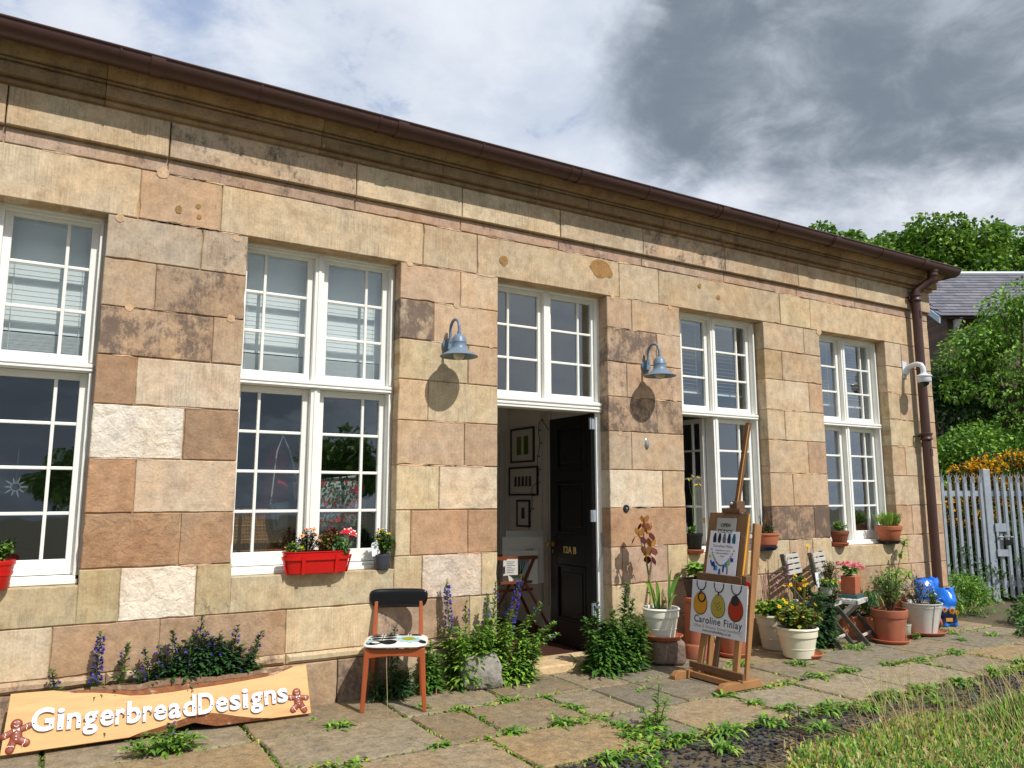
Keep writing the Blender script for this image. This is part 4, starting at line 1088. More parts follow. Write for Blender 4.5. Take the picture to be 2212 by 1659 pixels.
oval(cx1, .135, .050, .062, OLI, 0, z_=zt + .0012); oval(.195, .07, .03, .05, INK, 0, z_=zt + .0004)
sp_.box(cx1 - .003, cx1 + .003, .25, .37, zt - .004, zt + .0002, col=INK)
for yy in (.29, .345):
    for sx in (-1, 1): oval(cx1 + sx * .05, yy, .042, .022, BRN, sx * .3, z_=zt + .0004)
oval(-.185, .12, .018, .10, SKY, 0, z_=zt + .0003)
sp_.build('leaf_pattern', PRINT, seat)
# padded backrest, slightly curved
b_ = MB(); nx, nz = 24, 10; W2, H2, zc_ = .222, .070, .722
grid = []
for sgn in (-1, 1):
    for j in range(nz + 1):
        for i in range(nx + 1):
            u, v = i / nx * 2 - 1, j / nz * 2 - 1
            q = (1 - u ** 8) * (1 - v ** 6)
            x = u * (W2 - .014 * (v < 0) * abs(v)) * (1 - .05 * (abs(v) ** 6)); zz = zc_ + v * H2 * (1 - .22 * abs(u) ** 9)
            yb_ = .452 + .03 * (1 - u * u) + .04 * (zz - .70)
            grid.append((x, yb_ + sgn * (.004 + .017 * max(q, 0) ** .5), zz))
n1 = (nx + 1) * (nz + 1); fs = []
for j in range(nz):
    for i in range(nx):
        a = j * (nx + 1) + i
        fs.append((a, a + 1, a + nx + 2, a + nx + 1)); fs.append((n1 + a + nx + 1, n1 + a + nx + 2, n1 + a + 1, n1 + a))
bd = [j * (nx + 1) for j in range(nz + 1)]
ring = list(range(nx + 1)) + [j * (nx + 1) + nx for j in range(1, nz + 1)] + [nz * (nx + 1) + i for i in range(nx - 1, -1, -1)] + [j * (nx + 1) for j in range(nz - 1, 0, -1)]
for i in range(len(ring)):
    a, c = ring[i], ring[(i + 1) % len(ring)]; fs.append((c, a, n1 + a, n1 + c))
b_._add(grid, fs); b_.build('backrest', VINYL, ch, smooth=70)

# ================================================================ easel with two boards
ez_ = thing('display_easel', 'brown wooden studio easel standing on the paving and facing the door', 'easel', (4.73, -1.03, 0), (0, 0, 0))
sl_ = .22
def ex(z_, o=0): return sl_ * z_ + o
b_ = MB()
for y in (.27, -.25):
    pts = [(-.22, .0), (.22, .0), (.22, .03), (.20, .062), (-.18, .062), (-.22, .03)]
    b_.prism(pts, 'y', y - .03, y + .03)
b_.box(-.05, .0, -.22, .24, .012, .055); b_.box(.12, .16, -.22, .24, .015, .05)
b_.build('base', WOODT, ez_, bevel=.004)
for y in (.20, -.20):
    b_ = MB(); b_.beam((ex(.06), y, .06), (ex(1.28), y * .72, 1.28), .055, .03, up=(1, 0, 0)); b_.build('upright', WOODT, ez_, bevel=.003)
b_ = MB(); b_.box(ex(.10) - .035, ex(.10) - .005, -.30, .29, .075, .125); b_.build('crossbar', WOODD, ez_, bevel=.003); b_ = MB(); b_.beam((ex(.76), -.2, .74), (ex(.76), .2, .74), .05, .03); b_.build('crossbar', WOODD, ez_, bevel=.003); b_ = MB(); b_.beam((ex(1.24), -.17, 1.24), (ex(1.24), .17, 1.24), .05, .03); b_.build('crossbar', WOODD, ez_, bevel=.003)
b_ = MB(); b_.beam((ex(.12), .03, .12), (ex(2.14) , -.035, 2.14), .055, .022, up=(1, 0, 0)); b_.lathe([(.0275, 0), (.0275, .022)], 16, (ex(2.14) - .011, -.035, 2.14), sx=1) if False else None
b_.build('mast', WOODD, ez_, bevel=.006)
b_ = MB(); b_.beam((ex(.9) - .014, -.005, .92), (ex(2.13) - .014, -.055, 2.12), .006, .008, up=(1, 0, 0)); b_.build('mast_inlay', mat('orange_strip', S(214, 150, 74), .5), ez_)
b_ = MB(); b_.beam((ex(.06) + .07, -.245, .06), (ex(1.26) + .06, -.205, 1.27), .028, .030, up=(1, 0, 0), w2=.030, h2=.085); b_.beam((.18, .255, .06), (ex(1.2) + .03, .19, 1.2), .03, .05, up=(1, 0, 0)); b_.build('rear_leg', WOODT, ez_, bevel=.005)
b_ = MB(); b_.box(ex(.83) - .115, ex(.83) + .0, -.25, .25, .79, .812); b_.box(ex(.83) - .115, ex(.83) - .095, -.25, .25, .812, .856); b_.box(ex(.83) - .10, ex(.83) - .03, -.29, -.22, .80, .865); b_.build('tray', WOODD, ez_, bevel=.003)
b_ = MB(); b_.box(ex(1.39) - .08, ex(1.39) + .0, -.12, .08, 1.362, 1.395); b_.box(ex(1.42) - .06, ex(1.42) + .04, -.065, .02, 1.395, 1.46); b_.build('clamp', WOODD, ez_, bevel=.004)
b_ = MB(); b_.ball((ex(1.42) - .075, -.02, 1.44), .014, 10, 6); b_.build('clamp_knob', GALV, ez_)
# drawing board resting on the tray
lean = math.atan(sl_)
db = thing('drawing_board', 'battered brown drawing board resting on the easel tray', 'board', (4.73 + ex(.82) - .035, -1.02, .815), (0, lean, 0), )
b_ = MB(); b_.box(-.018, 0, -.205, .235, 0, .555); b_.build('panel', mat('hardboard', S(122, 90, 60), .6, namt=.15, nscale=6, wear=(S(150, 118, 82), 6, .55, .7)), db, bevel=.004)
b_ = MB(); b_.box(-.017, -.001, -.212, -.2055, .01, .545); b_.build('yellow_edge', mat('yellow_edge', S(216, 158, 50), .5), db)
def board_mat(x, y, z_, r=0): # local (right=-y, up) frame of something facing -x, tilted like the easel
    return Matrix.Translation((x, y, z_)) @ Matrix.Rotation(lean, 4, 'Y') @ Matrix.Rotation(-PI / 2, 4, 'Z')
def facing(name, label, cat, x, y, z_, l=None):
    M4 = Matrix.Translation((x, y, z_)) @ Matrix.Rotation(lean if l is None else l, 4, 'Y') @ Matrix.Rotation(-PI / 2, 4, 'Z')
    return thing(name, label, cat, M4.to_translation(), M4.to_euler()[:])
TXT = mat('print_black', S(40, 38, 42), .6); TXTG = mat('print_grey', S(120, 118, 120), .6); TXTL = mat('print_ochre_grey', S(176, 164, 130), .6)
Rt = Matrix.Rotation(PI / 2, 4, 'X')
def txt(parent, s_, size, x, z_, m, y=-.004, align='CENTER', off=0.0, sp=1.0, sx=1.0):
    text_obj('lettering', s_, size, m, parent, Matrix.Translation((x, y, z_)) @ Rt @ Matrix.Diagonal((sx, 1, 1, 1)), align=align, offset=off, spacing=sp, extrude=.0003)
xb = 4.73 + ex(1.2) - .058
os_ = facing('paper_sign', 'grey plastic sleeve reading open studios, hung from the easel clamp', 'sign', 4.73 + ex(1.32) - .062, -1.0, 1.315)
b_ = MB(); b_.box(-.105, .115, -.002, 0, -.19, 0); b_.build('sheet', mat('grey_sleeve', S(166, 166, 162), .35), os_)
b_ = MB(); b_.tube([(-.09, 0, -.005), (.0, .02, .115), (.10, 0, -.005)], .0015, 4); b_.build('string', GALV, os_)
txt(os_, 'OPEN', .042, -.0, -.075, TXT, off=.0008); txt(os_, 'STUDIOS', .042, -.0, -.128, TXT, off=.0008)
po = facing('paper_poster', 'white poster of a chain necklace with blue and green pendants on the drawing board', 'poster', 4.73 + ex(1.0) - .062, -1.0, 1.005)
b_ = MB(); b_.box(-.165, .168, -.002, 0, -.185, .205); b_.build('sheet', mat('poster_paper', S(222, 222, 232), .5), po)
b_ = MB()
for i, c in enumerate([S(36, 40, 46), S(40, 44, 52), S(96, 102, 104), S(38, 52, 78), S(24, 92, 112)]):
    x0_ = -.125 + i * .054; w_ = .040
    b_.poly([(x0_ + .006, -.004, .105), (x0_ + w_ - .008 * (i == 1), -.004, .105), (x0_ + w_, -.004, .135), (x0_ + w_ - .008, -.004, .185), (x0_ + .012, -.004, .185), (x0_, -.004, .14)], col=c)
n = 22
for i in range(n + 1):
    t_ = i / n; x = -.125 + .25 * t_; z_ = .045 - .13 * math.sin(PI * t_) ** .8
    k = 10
    b_.tube([(x + .0075 * math.cos(2 * PI * j / k), -.0045, z_ + .0055 * math.sin(2 * PI * j / k)) for j in range(k + 1)], .0016, 4, col=S(44, 42, 46))
for (x, z_, w_, h_, c, r) in ((-.135, .0, .026, .030, S(170, 190, 30), .4), (-.11, -.04, .018, .06, S(50, 70, 140), .5), (-.085, -.055, .028, .045, S(36, 60, 150), .2), (-.05, -.085, .026, .045, S(40, 150, 200), .1), (-.01, -.11, .022, .085, S(40, 84, 170), 0), (.03, -.08, .018, .06, S(40, 56, 110), 0), (.055, -.055, .030, .04, S(36, 140, 180), -.2), (.085, -.04, .022, .04, S(150, 180, 30), -.3), (.115, -.015, .034, .034, S(38, 70, 160), 0), (-.07, -.08, .016, .05, S(30, 34, 44), 0), (.075, -.085, .012, .07, S(70, 74, 84), .1)):
    pts = []
    for k in range(14):
        t_ = 2 * PI * k / 14; u, v = w_ / 2 * supr(math.cos(t_), .7), h_ / 2 * supr(math.sin(t_), .7)
        pts.append((x + u * math.cos(r) - v * math.sin(r), -.0065, z_ - h_ / 2 + u * math.sin(r) + v * math.cos(r)))
    b_.poly(pts, col=c)
b_.build('necklace_print', PRINT, po)
txt(po, 'Caroline Finlay', .032, .0, .068, TXTG, off=.0003, sp=1.12)
txt(po, 'contemporary silver', .021, .0, .036, TXTG); txt(po, '+ enamel jewellery +', .021, .0, .012, TXTG); txt(po, 'prints', .021, .0, -.012, TXTG)
cs = facing('hanging_signboard', 'white signboard of three pendants hung below the easel tray', 'sign', 4.73 + ex(.78) - .125, -1.075, .795, math.atan(.13))
b_ = MB(); b_.box(-.315, .30, -.006, 0, -.425, 0); b_.build('panel', mat('sign_white', S(206, 208, 216), .35), cs, bevel=.002)
b_ = MB()
def ov2(cx, cz, rx, rz, c, y=-.0085, n=28, egg=.12):
    b_.poly([(cx + rx * math.cos(2 * PI * k / n) * (1 - egg * math.sin(2 * PI * k / n)), y, cz + rz * math.sin(2 * PI * k / n)) for k in range(n)], col=c)
for i, (cx_, c, rim) in enumerate(((-.205, S(196, 138, 44), S(84, 70, 48)), (-.005, S(164, 148, 68), S(110, 100, 54)), (.185, S(160, 54, 28), S(70, 48, 44)))):
    ov2(cx_, -.185 - .004 * i, .080, .096, rim); ov2(cx_, -.182 - .004 * i, .075, .090, c, -.0095)
    for sx in (-1, 1): pass
    b_.tube([(cx_ - .052, -.010, -.004), (cx_ - .05, -.010, -.04), (cx_ - .03, -.010, -.07), (cx_, -.010, -.080), (cx_ + .03, -.010, -.07), (cx_ + .05, -.010, -.04), (cx_ + .052, -.010, -.004)], .0045, 6, col=S(46, 46, 48))
    b_.box(cx_ - .006, cx_ + .006, -.012, -.008, -.105, -.078, col=S(46, 46, 48))
b_.tube([(-.190 + .040 * math.cos(2 * PI * k / 18), -.012, -.135 + .036 * math.sin(2 * PI * k / 18)) for k in range(19)], .006, 6, col=S(60, 50, 42))
for (dx, dz) in ((-.02, .0), (.0, .02), (.02, .005), (-.01, -.025), (.012, -.03), (.03, -.015), (-.03, .02), (.0, -.008), (.012, .03)): ov2(-.005 + dx, -.19 + dz, .0055, .0055, S(60, 52, 36), -.0105, 8, 0)
ov2(.178, -.125, .044, .042, S(52, 48, 50), -.0105)
b_.tube([(.255 + .014 * math.cos(.4 + 5 * k / 14), -.0075, -.375 + .016 * math.sin(.4 + 5 * k / 14)) for k in range(15)], .0012, 4, col=S(120, 120, 124))
b_.build('pendant_print', PRINT, cs)
txt(cs, 'Caroline Finlay', .080, -.005, -.340, TXT, y=-.0085, off=.0004, sp=1.10, sx=.98)
txt(cs, 'Silver & Vitreous Enamel Jewellery', .032, -.01, -.376, TXTL, y=-.0085, off=.0003, sp=1.1); txt(cs, 'www.carolinefinlay.co.uk', .028, -.01, -.405, TXTG, y=-.0085, off=.0006, sp=1.1)
rb = MB(); rb._add([(0, 0, 0), (.0, -.05, .02), (.0, -.035, -.03), (0, -.01, .03)], [(0, 1, 2), (0, 3, 1)], col=S(200, 30, 40)); tag(rb.build('red_ribbon', PETAL, loc=(4.73 + ex(.8) - .13, -1.345, .80)), 'scrap of red ribbon at the corner of the hanging signboard', 'ribbon')
# ================================================================ pots
def pot(label, x, y, z_, d, b_, h, style, m, group=None, cat='pot', name='flower_pot', rot=0.0):
    """local origin at the base; returns soil height in world"""
    t = thing(name, label, cat, (x, y, z_), rot, group)
    R, r = d / 2, b_ / 2
    wall = min(.016, R * .09)
    mb = MB(); rm = MB()
    def rr(f): return r + (R - r) * f
    if style == 'terra':
        zr = h * .76
        mb.lathe([(r * .95, 0), (r, .004), (rr(.72), zr)], 36, cap1=False)
        rm.lathe([(rr(.74), zr - .002), (R * .965, zr), (R * .975, zr + .004), (R, h - .004), (R - .004, h), (R - wall, h), (R - wall - .004, h * .80)], 36, cap0=False, cap1=False)
    elif style == 'cream':
        mb.lathe([(r * .95, 0), (r, .005), (rr(.28), h * .30), (rr(.30) + .003, h * .305), (rr(.30) + .003, h * .325), (rr(.33), h * .33), (rr(.68), h * .70)], 40, cap1=False)
        rm.lathe([(rr(.68), h * .695), (rr(.74) + .006, h * .70), (rr(.76) + .006, h * .72), (rr(.9), h * .90), (R, h * .915), (R + .006, h * .95), (R, h - .004), (R - .006, h), (R - wall, h - .004), (R - wall - .006, h * .85)], 40, cap0=False, cap1=False)
    elif style == 'bowl':
        mb.lathe([(r, 0), (r + .004, .006), (rr(.45), h * .25), (rr(.52), h * .27), (rr(.54), h * .30), (rr(.80), h * .62), (rr(.88), h * .86)], 36, cap1=False)
        rm.lathe([(rr(.86), h * .855), (R, h * .86), (R + .004, h * .92), (R, h), (R - wall, h), (R - wall - .004, h * .85)], 36, cap0=False, cap1=False)
    elif style == 'bucket':
        mb.lathe([(r, 0), (r + .002, .01), (rr(.5), h * .55), (rr(.93), h * .93), (R, h - .012)], 40, cap1=False)
        rm.lathe([(R, h - .014), (R + .007, h - .010), (R + .008, h - .003), (R + .003, h), (R - .004, h - .002), (R - .008, h * .86)], 40, cap0=False, cap1=False)
        for a in (-1.9, -.9, 2.2):
            mb.beam((rr(.05) * math.cos(a), rr(.05) * math.sin(a), .005), ((R + .001) * math.cos(a), (R + .001) * math.sin(a), h - .02), .008, .006, up=(math.cos(a), math.sin(a), 0))
    else:   # plastic
        mb.lathe([(r * .96, 0), (r, .003), (rr(.80), h * .84)], 30, cap1=False)
        rm.lathe([(rr(.80), h * .835), (R * .98, h * .84), (R, h * .87), (R, h - .003), (R - .003, h), (R - .006, h), (R - .01, h * .85)], 30, cap0=False, cap1=False)
    mb.build('body', m, t, smooth=40); rm.build('rim', m, t, smooth=40)
    so = MB(); n = 22; zs = h * .90
    rs = R - wall - .003
    vs = [(0, 0, zs + .012)] + [(rs * .5 * math.cos(2 * PI * k / n), rs * .5 * math.sin(2 * PI * k / n), zs + rnd.uniform(0, .014)) for k in range(n)] + [(rs * math.cos(2 * PI * k / n), rs * math.sin(2 * PI * k / n), zs) for k in range(n)]
    so._add(vs, [(0, 1 + k, 1 + (k + 1) % n) for k in range(n)] + [(1 + k, 1 + n + k, 1 + n + (k + 1) % n, 1 + (k + 1) % n) for k in range(n)])
    so.build('soil', SOIL, t, smooth=60)
    return z_ + zs
def saucer(label, x, y, z_, d, m=None, group='saucers under the pots'):
    s_ = MB(); R = d / 2
    s_.lathe([(R * .80, 0), (R * .84, .004), (R * .96, .03), (R, .034), (R, .040), (R - .008, .042), (R - .014, .032), (R * .80, .012)], 36)
    tag(s_.build('pot_saucer', m or TERRAB, loc=(x, y, z_), smooth=40), label, 'saucer', group)
    return z_ + .013

# ================================================================ plants
def jit(c, a=.18, n=None):
    c = np.array(c)
    f = nr.uniform(1 - a, 1 + a, (n, 1)); g_ = nr.uniform(1 - a * .5, 1 + a * .5, (n, 3))
    return np.clip(c[None] * f * g_, 0.002, 1)
def pick(cols, n, a=.18):
    cols = np.array(cols); return np.clip(cols[nr.integers(0, len(cols), n)] * nr.uniform(1 - a, 1 + a, (n, 1)), .002, 1)
G_DK = [S(62, 100, 46), S(54, 88, 48), S(74, 114, 52)]
G_MD = [S(92, 134, 50), S(106, 148, 58), S(78, 120, 48)]
G_LT = [S(132, 172, 62), S(150, 184, 72), S(116, 158, 56)]
G_YL = [S(160, 176, 60), S(176, 180, 70)]
G_BL = [S(66, 96, 66), S(80, 110, 76)]
def stem_pts(b, tip, sag=.0, n=7):
    b, tip = np.array(b, float), np.array(tip, float)
    out = []
    for i in range(n):
        t = i / (n - 1); p = b + (tip - b) * t
        p = p + np.array([(tip - b)[0] * -.25 * t * (1 - t), (tip - b)[1] * -.25 * t * (1 - t), 0.12 * np.linalg.norm((tip - b)[:2]) * math.sin(PI * t)])
        out.append(p)
    return np.array(out)
def along(pts, t):
    t = np.asarray(t) * (len(pts) - 1); i = np.minimum(t.astype(int), len(pts) - 2); f = (t - i)[:, None]
    return pts[i] * (1 - f) + pts[i + 1] * f, pts[i + 1] - pts[i]

def bugloss(label, loc, stems, greens, rosette=60, spread=.18, lw=.014, ll=.10, density=95, group=None, name='viper_bugloss', cat='plant'):
    """stems: list of (dx, dy, height, lean_x, lean_y, flowering 0-1, dense leafiness 0-1)"""
    t = thing(name, label, cat, loc, 0, group)
    lf = MB(); st = MB(); fl = MB()
    for (dx, dy, h, lx, ly, bloom, leafy) in stems:
        p = stem_pts((dx, dy, 0), (dx + lx, dy + ly, h), n=9)
        st.tube([tuple(q) for q in p], [.0055 * (1 - .6 * i / 8) for i in range(9)], 5, col=S(108, 128, 66))
        n = int(density * 1.55 * h * (0.6 + leafy)); f0 = 1 - .55 * bloom if bloom > 0 else 1.0
        tt = nr.uniform(.03, f0 if bloom else .98, n); P, T = along(p, tt)
        a = nr.uniform(0, 2 * PI, n); el = nr.uniform(.1, .75, n) + tt * .2
        D = np.stack([np.cos(a) * np.cos(el), np.sin(a) * np.cos(el), np.sin(el)], 1)
        L = ll * (1.15 - .65 * tt) * nr.uniform(.7, 1.2, n)
        lf.leaves(P, D, L * 1.12, 1.25 * lw * (1.1 - .4 * tt), pick(greens, n), droop=.35)
        if bloom:
            m = int(300 * h * .55 * bloom) + 24
            tt = f0 + (1 - f0) * nr.uniform(0, 1, m); P, T = along(p, tt)
            a = nr.uniform(0, 2 * PI, m); el = nr.uniform(.0, .8, m)
            D = np.stack([np.cos(a) * np.cos(el), np.sin(a) * np.cos(el), np.sin(el)], 1)
            k = (1.15 - tt) / (1.15 - f0)
            lf.leaves(P, D, (.042 * k ** .6 + .010) , .012, pick(greens + [S(60, 66, 52), S(84, 90, 70)], m), droop=.1)
            m = int((42 if bloom < .9 else 300) * h * .55 * bloom ** 1.5) + 2; tt = f0 + (1 - f0) * nr.uniform(0, .86, m) ** 1.0; P, T = along(p, tt)
            a = nr.uniform(0, 2 * PI, m); D = np.stack([np.cos(a), np.sin(a), nr.uniform(-.1, .7, m)], 1)
            k = ((1.12 - tt) / (1.12 - f0)) ** .6
            P = P + D * (.024 * k)[:, None]
            C = pick([S(84, 78, 190), S(98, 92, 206), S(74, 66, 172), S(120, 86, 190)], m, .15)
            for tw in range(2):
                fl.leaves(P, D + nr.normal(0, .35, (m, 3)), .021, .018, C, droop=.0, quad=True, up=nr.normal(0, 1, (m, 3)))
    if rosette:
        a = nr.uniform(0, 2 * PI, rosette); r0 = nr.uniform(0, spread, rosette); el = nr.uniform(.15, 1.1, rosette)
        xs_ = np.array([s_[0] for s_ in stems]); ys_ = np.array([s_[1] for s_ in stems])
        ii = nr.integers(0, len(stems), rosette)
        P = np.stack([xs_[ii] + r0 * np.cos(a) * .5, ys_[ii] + r0 * np.sin(a) * .5, nr.uniform(.0, .06, rosette)], 1)
        D = np.stack([np.cos(a) * np.cos(el), np.sin(a) * np.cos(el), np.sin(el)], 1)
        lf.leaves(P, D, ll * nr.uniform(1.0, 1.7, rosette), lw * 1.25, pick(greens, rosette), droop=.45)
    lf.build('foliage', LEAF, t); st.build('stem', LEAFD, t)
    if fl.v: fl.build('flower', PETAL, t)
    return t
R_ = lambda a, b: rnd.uniform(a, b)

bugloss('slim blue-spiked plant behind the left end of the wooden sign', (.30, -.09, 0), [(0, 0, .66, .02, -.04, .95, .6), (.12, .02, .56, .06, -.04, .5, .4), (-.14, 0, .44, -.10, -.03, .5, .4), (.05, -.02, .30, .05, -.04, 0, .8)], G_MD + G_DK, 30, .12)
st_l = []
for i in range(44):
    x = R_(-.36, .36); e = 1 - (abs(x) / .42) ** 2 * .55
    st_l.append((x * .75, R_(-.03, .02), R_(.38, .60) * e, x * .42 + R_(-.05, .05), R_(-.05, .02), rnd.choice([0, 0, .45, .45]), 1.0))
st_l += [(-.14, -.03, .62, -.02, -.02, .75, 1), (.0, -.02, .70, .02, -.02, .65, 1), (-.24, -.02, .52, -.08, -.02, .75, .8), (.18, -.02, .62, .08, -.02, .65, 1), (.10, -.02, .58, .04, -.02, .5, 1), (.26, -.02, .56, .16, -.02, .5, 1), (-.05, -.05, .56, .0, -.04, .75, 1)]
bugloss('bushy dark green blue-spiked plant behind the middle of the wooden sign', (.90, -.06, 0), st_l, G_DK + G_BL, 50, .12, lw=.020, ll=.115, density=120)
bugloss('low pale green bugloss in front of the wooden sign', (.68, -.60, 0), [(R_(-.13, .13), R_(-.08, .08), R_(.05, .11), R_(-.14, .14), R_(-.08, .05), 0, 1) for _ in range(18)] + [(0, 0, .16, .02, .0, .8, .6)], G_MD + G_LT, 70, .16, lw=.016, ll=.075)
bugloss('dark plant growing under the vinyl chair', (2.30, -.12, 0), [(R_(-.14, .14), R_(-.06, .04), R_(.12, .25), R_(-.08, .08), R_(-.08, .02), 0, 1) for _ in range(16)] + [(-.02, 0, .52, .02, -.02, .6, .4), (.03, -.01, .42, -.01, -.02, .5, .4)], G_DK + G_BL, 90, .2, lw=.014, ll=.09)
bugloss('small green plant between the vinyl chair and the rough stone', (2.60, -.11, 0), [(R_(-.06, .06), R_(-.04, .03), R_(.18, .40), R_(-.03, .06), R_(-.04, .02), 0, .8) for _ in range(9)], G_MD, 50, .12, lw=.018, ll=.09)
st_d = [(R_(-.22, .26), R_(-.09, .07), R_(.28, .52), R_(-.06, .14), R_(-.14, .05), 0, 1) for _ in range(22)]
st_d += [(-.24, .02, .84, -.06, -.02, .9, .6), (-.12, .0, .66, -.02, -.03, .5, .6), (.02, .0, .70, .04, -.04, .7, .5), (.10, .02, .80, .05, -.03, .65, .5), (.20, -.02, .86, .16, -.06, 1.0, .5), (.22, -.06, .62, .28, -.10, .4, .6), (.25, -.08, .46, .36, -.12, .4, .7), (.2, -.1, .38, .40, -.16, .4, .7), (.12, -.05, .58, .1, -.08, .3, .7)]
bugloss('tall blue-spiked plant behind the rough stone left of the doorway', (3.05, -.10, 0), st_d, G_MD + G_LT + G_LT, 90, .24, lw=.019, ll=.11, density=85)
bugloss('leafy green plant in front of the rough stone beside the doorstep', (3.34, -.22, 0), [(R_(-.07, .12), R_(-.06, .06), R_(.18, .42), R_(-.06, .16), R_(-.10, .02), 0, .9) for _ in range(16)], G_LT + G_MD, 60, .16, lw=.018, ll=.10)
st_r = [(R_(-.20, .26), R_(-.14, .06), R_(.26, .46), R_(-.15, .15), R_(-.18, .04), 0, 1.3) for _ in range(40)]
st_r += [(.14, .02, .72, .10, -.02, .3, 1), (.22, .0, .58, .05, -.03, .25, 1), (-.08, .02, .58, -.03, -.02, .25, 1), (.0, -.02, .52, .02, -.05, 0, 1.2)]
bugloss('dense dark green bushy plant right of the doorstep', (4.27, -.20, 0), st_r, G_DK + G_MD + G_MD, 130, .3, lw=.021, ll=.115, density=110)
bugloss('dark green bushy plant between the cream pots and the folding chairs', (6.62, -.38, 0), [(R_(-.16, .22), R_(-.16, .12), R_(.3, .62), R_(-.1, .16), R_(-.16, .05), 0, 1) for _ in range(26)], G_DK + G_BL, 90, .25, lw=.022, ll=.12, density=100)
bugloss('upright dark leafy plant behind the box planter', (7.62, -.16, 0), [(R_(-.14, .14), R_(-.05, .05), R_(.4, .66), R_(-.1, .1), R_(-.08, .02), rnd.choice([0, .3]), .8) for _ in range(12)], G_DK, 40, .15, lw=.016, ll=.11, density=110)

def tuft(label, loc, n, r, h, greens, lw=.014, el=(.25, 1.2), name='weed_tuft', cat='weed', group='weeds in the paving joints', droop=.5, thing_=True):
    m = MB()
    a = nr.uniform(0, 2 * PI, n); e = nr.uniform(el[0], el[1], n)
    P = np.stack([nr.normal(0, r * .25, n), nr.normal(0, r * .18, n), np.zeros(n)], 1)
    D = np.stack([np.cos(a) * np.cos(e), np.sin(a) * np.cos(e), np.sin(e)], 1)
    m.leaves(P, D, h * nr.uniform(.55, 1.2, n), lw * nr.uniform(.7, 1.3, n), pick(greens, n, .22), droop=droop)
    o = m.build(name, LEAF, loc=loc)
    return tag(o, label, cat, group)

def flowers_on(t, tips, cols, size=.02, petals=6, center=None, face=(0, -.5, .8), matl=None):
    for (x, y, z_) in tips:
        f = MB()
        c = rnd.choice(cols); a0 = R_(0, 6)
        nx = Vector(face) + Vector((R_(-.5, .5), R_(-.5, .5), R_(-.3, .3))); nx.normalize()
        u = nx.orthogonal().normalized(); v = nx.cross(u)
        for k in range(petals):
            a = a0 + 2 * PI * k / petals; d = u * math.cos(a) + v * math.sin(a); sd = nx.cross(d)
            p = Vector((x, y, z_))
            f._add([tuple(p), tuple(p + d * size * .6 + sd * size * .28), tuple(p + d * size + nx * size * .1), tuple(p + d * size * .6 - sd * size * .28)], [(0, 1, 2, 3)], col=tuple(q * R_(.85, 1.1) for q in c))
        if center: f.ball((x + nx.x * .003, y + nx.y * .003, z_ + nx.z * .003), size * .25, 6, 4, col=center)
        f.build('flower', matl or PETAL, t)
def bush(label, loc, n, rx, ry, rz, greens, lw=.012, ll=.03, stems=10, fl=None, cat='plant', name='potted_plant', droop=.3, zc=.55, group=None, stemcol=S(86, 70, 46), ball=True):
    """loose dome of foliage on thin stems"""
    t = thing(name, label, cat, loc, 0, group)
    st = MB(); lf = MB(); tips = []
    for i in range(stems):
        a = R_(0, 2 * PI); q = R_(.2, 1.0)
        tip = (rx * q * math.cos(a), ry * q * math.sin(a), rz * (1 - .45 * q * q) * R_(.8, 1.05))
        p = stem_pts((tip[0] * .18, tip[1] * .18, -.01), tip, n=6); tips.append((tip, p))
        st.tube([tuple(v) for v in p], .0022 + .004 * rz, 4, col=stemcol, caps=False)
    per = max(1, int(n * 2.1) // stems); ll = ll * 1.12; lw = lw * 1.15
    for tip, p in tips:
        tt = 1 - nr.uniform(0, .75, per) ** 1.4; P, T = along(p, tt)
        P = P + nr.normal(0, .10 * min(rx, rz), (per, 3))
        a = nr.uniform(0, 2 * PI, per); e = nr.uniform(-.3, 1.1, per)
        D = np.stack([np.cos(a) * np.cos(e), np.sin(a) * np.cos(e), np.sin(e)], 1)
        lf.leaves(P, D, ll * nr.uniform(.6, 1.3, per), lw * nr.uniform(.7, 1.2, per), pick(greens, per, .22), droop=droop)
    lf.build('foliage', LEAF, t); st.build('stem', LEAFD, t)
    if fl:
        cols, k, size, pet, cen, rise = fl
        tp = []
        for i in range(k):
            tip, p = tips[i % len(tips)]
            tp.append((tip[0] + R_(-.015, .015), tip[1] + R_(-.015, .015), tip[2] + rise * R_(.4, 1)))
        flowers_on(t, tp, cols, size, pet, cen)
    return t
YEL_F = [S(240, 200, 20), S(250, 214, 40)]; PNK_F = [S(240, 146, 158), S(244, 168, 174), S(232, 128, 140)]; PEACH = [S(250, 176, 120), S(240, 150, 110), S(250, 196, 130)]

# --- second window sill (red trough, mushroom, grey pot)
t = thing('window_planter', 'long red oval metal trough planter on the second window sill', 'planter', (1.715, -.02, ST + .004))
def oval_ring(rx, ry, z_, n=48, e=.55):
    return [(rx * supr(math.cos(2 * PI * k / n), e), ry * supr(math.sin(2 * PI * k / n), .8), z_) for k in range(n)]
b_ = MB(); n = 48; rings = [(.222, .066, 0), (.224, .068, .004), (.250, .084, .150), (.256, .090, .154), (.256, .090, .160), (.250, .084, .160), (.240, .076, .12)]
vs = [p for r in rings for p in oval_ring(*r)]; fs = [(i * n + k, i * n + (k + 1) % n, (i + 1) * n + (k + 1) % n, (i + 1) * n + k) for i in range(len(rings) - 1) for k in range(n)]
fs.append(tuple(range(n - 1, -1, -1))); b_._add(vs, fs); b_.build('body', REDP, t, smooth=45)
b_ = MB(); vs = oval_ring(.251, .087, .098) + oval_ring(.255, .090, .098) + oval_ring(.258, .092, .122) + oval_ring(.251, .087, .122)
b_._add(vs, [(i * n + k, i * n + (k + 1) % n, ((i + 1) % 4) * n + (k + 1) % n, ((i + 1) % 4) * n + k) for i in range(4) for k in range(n)])
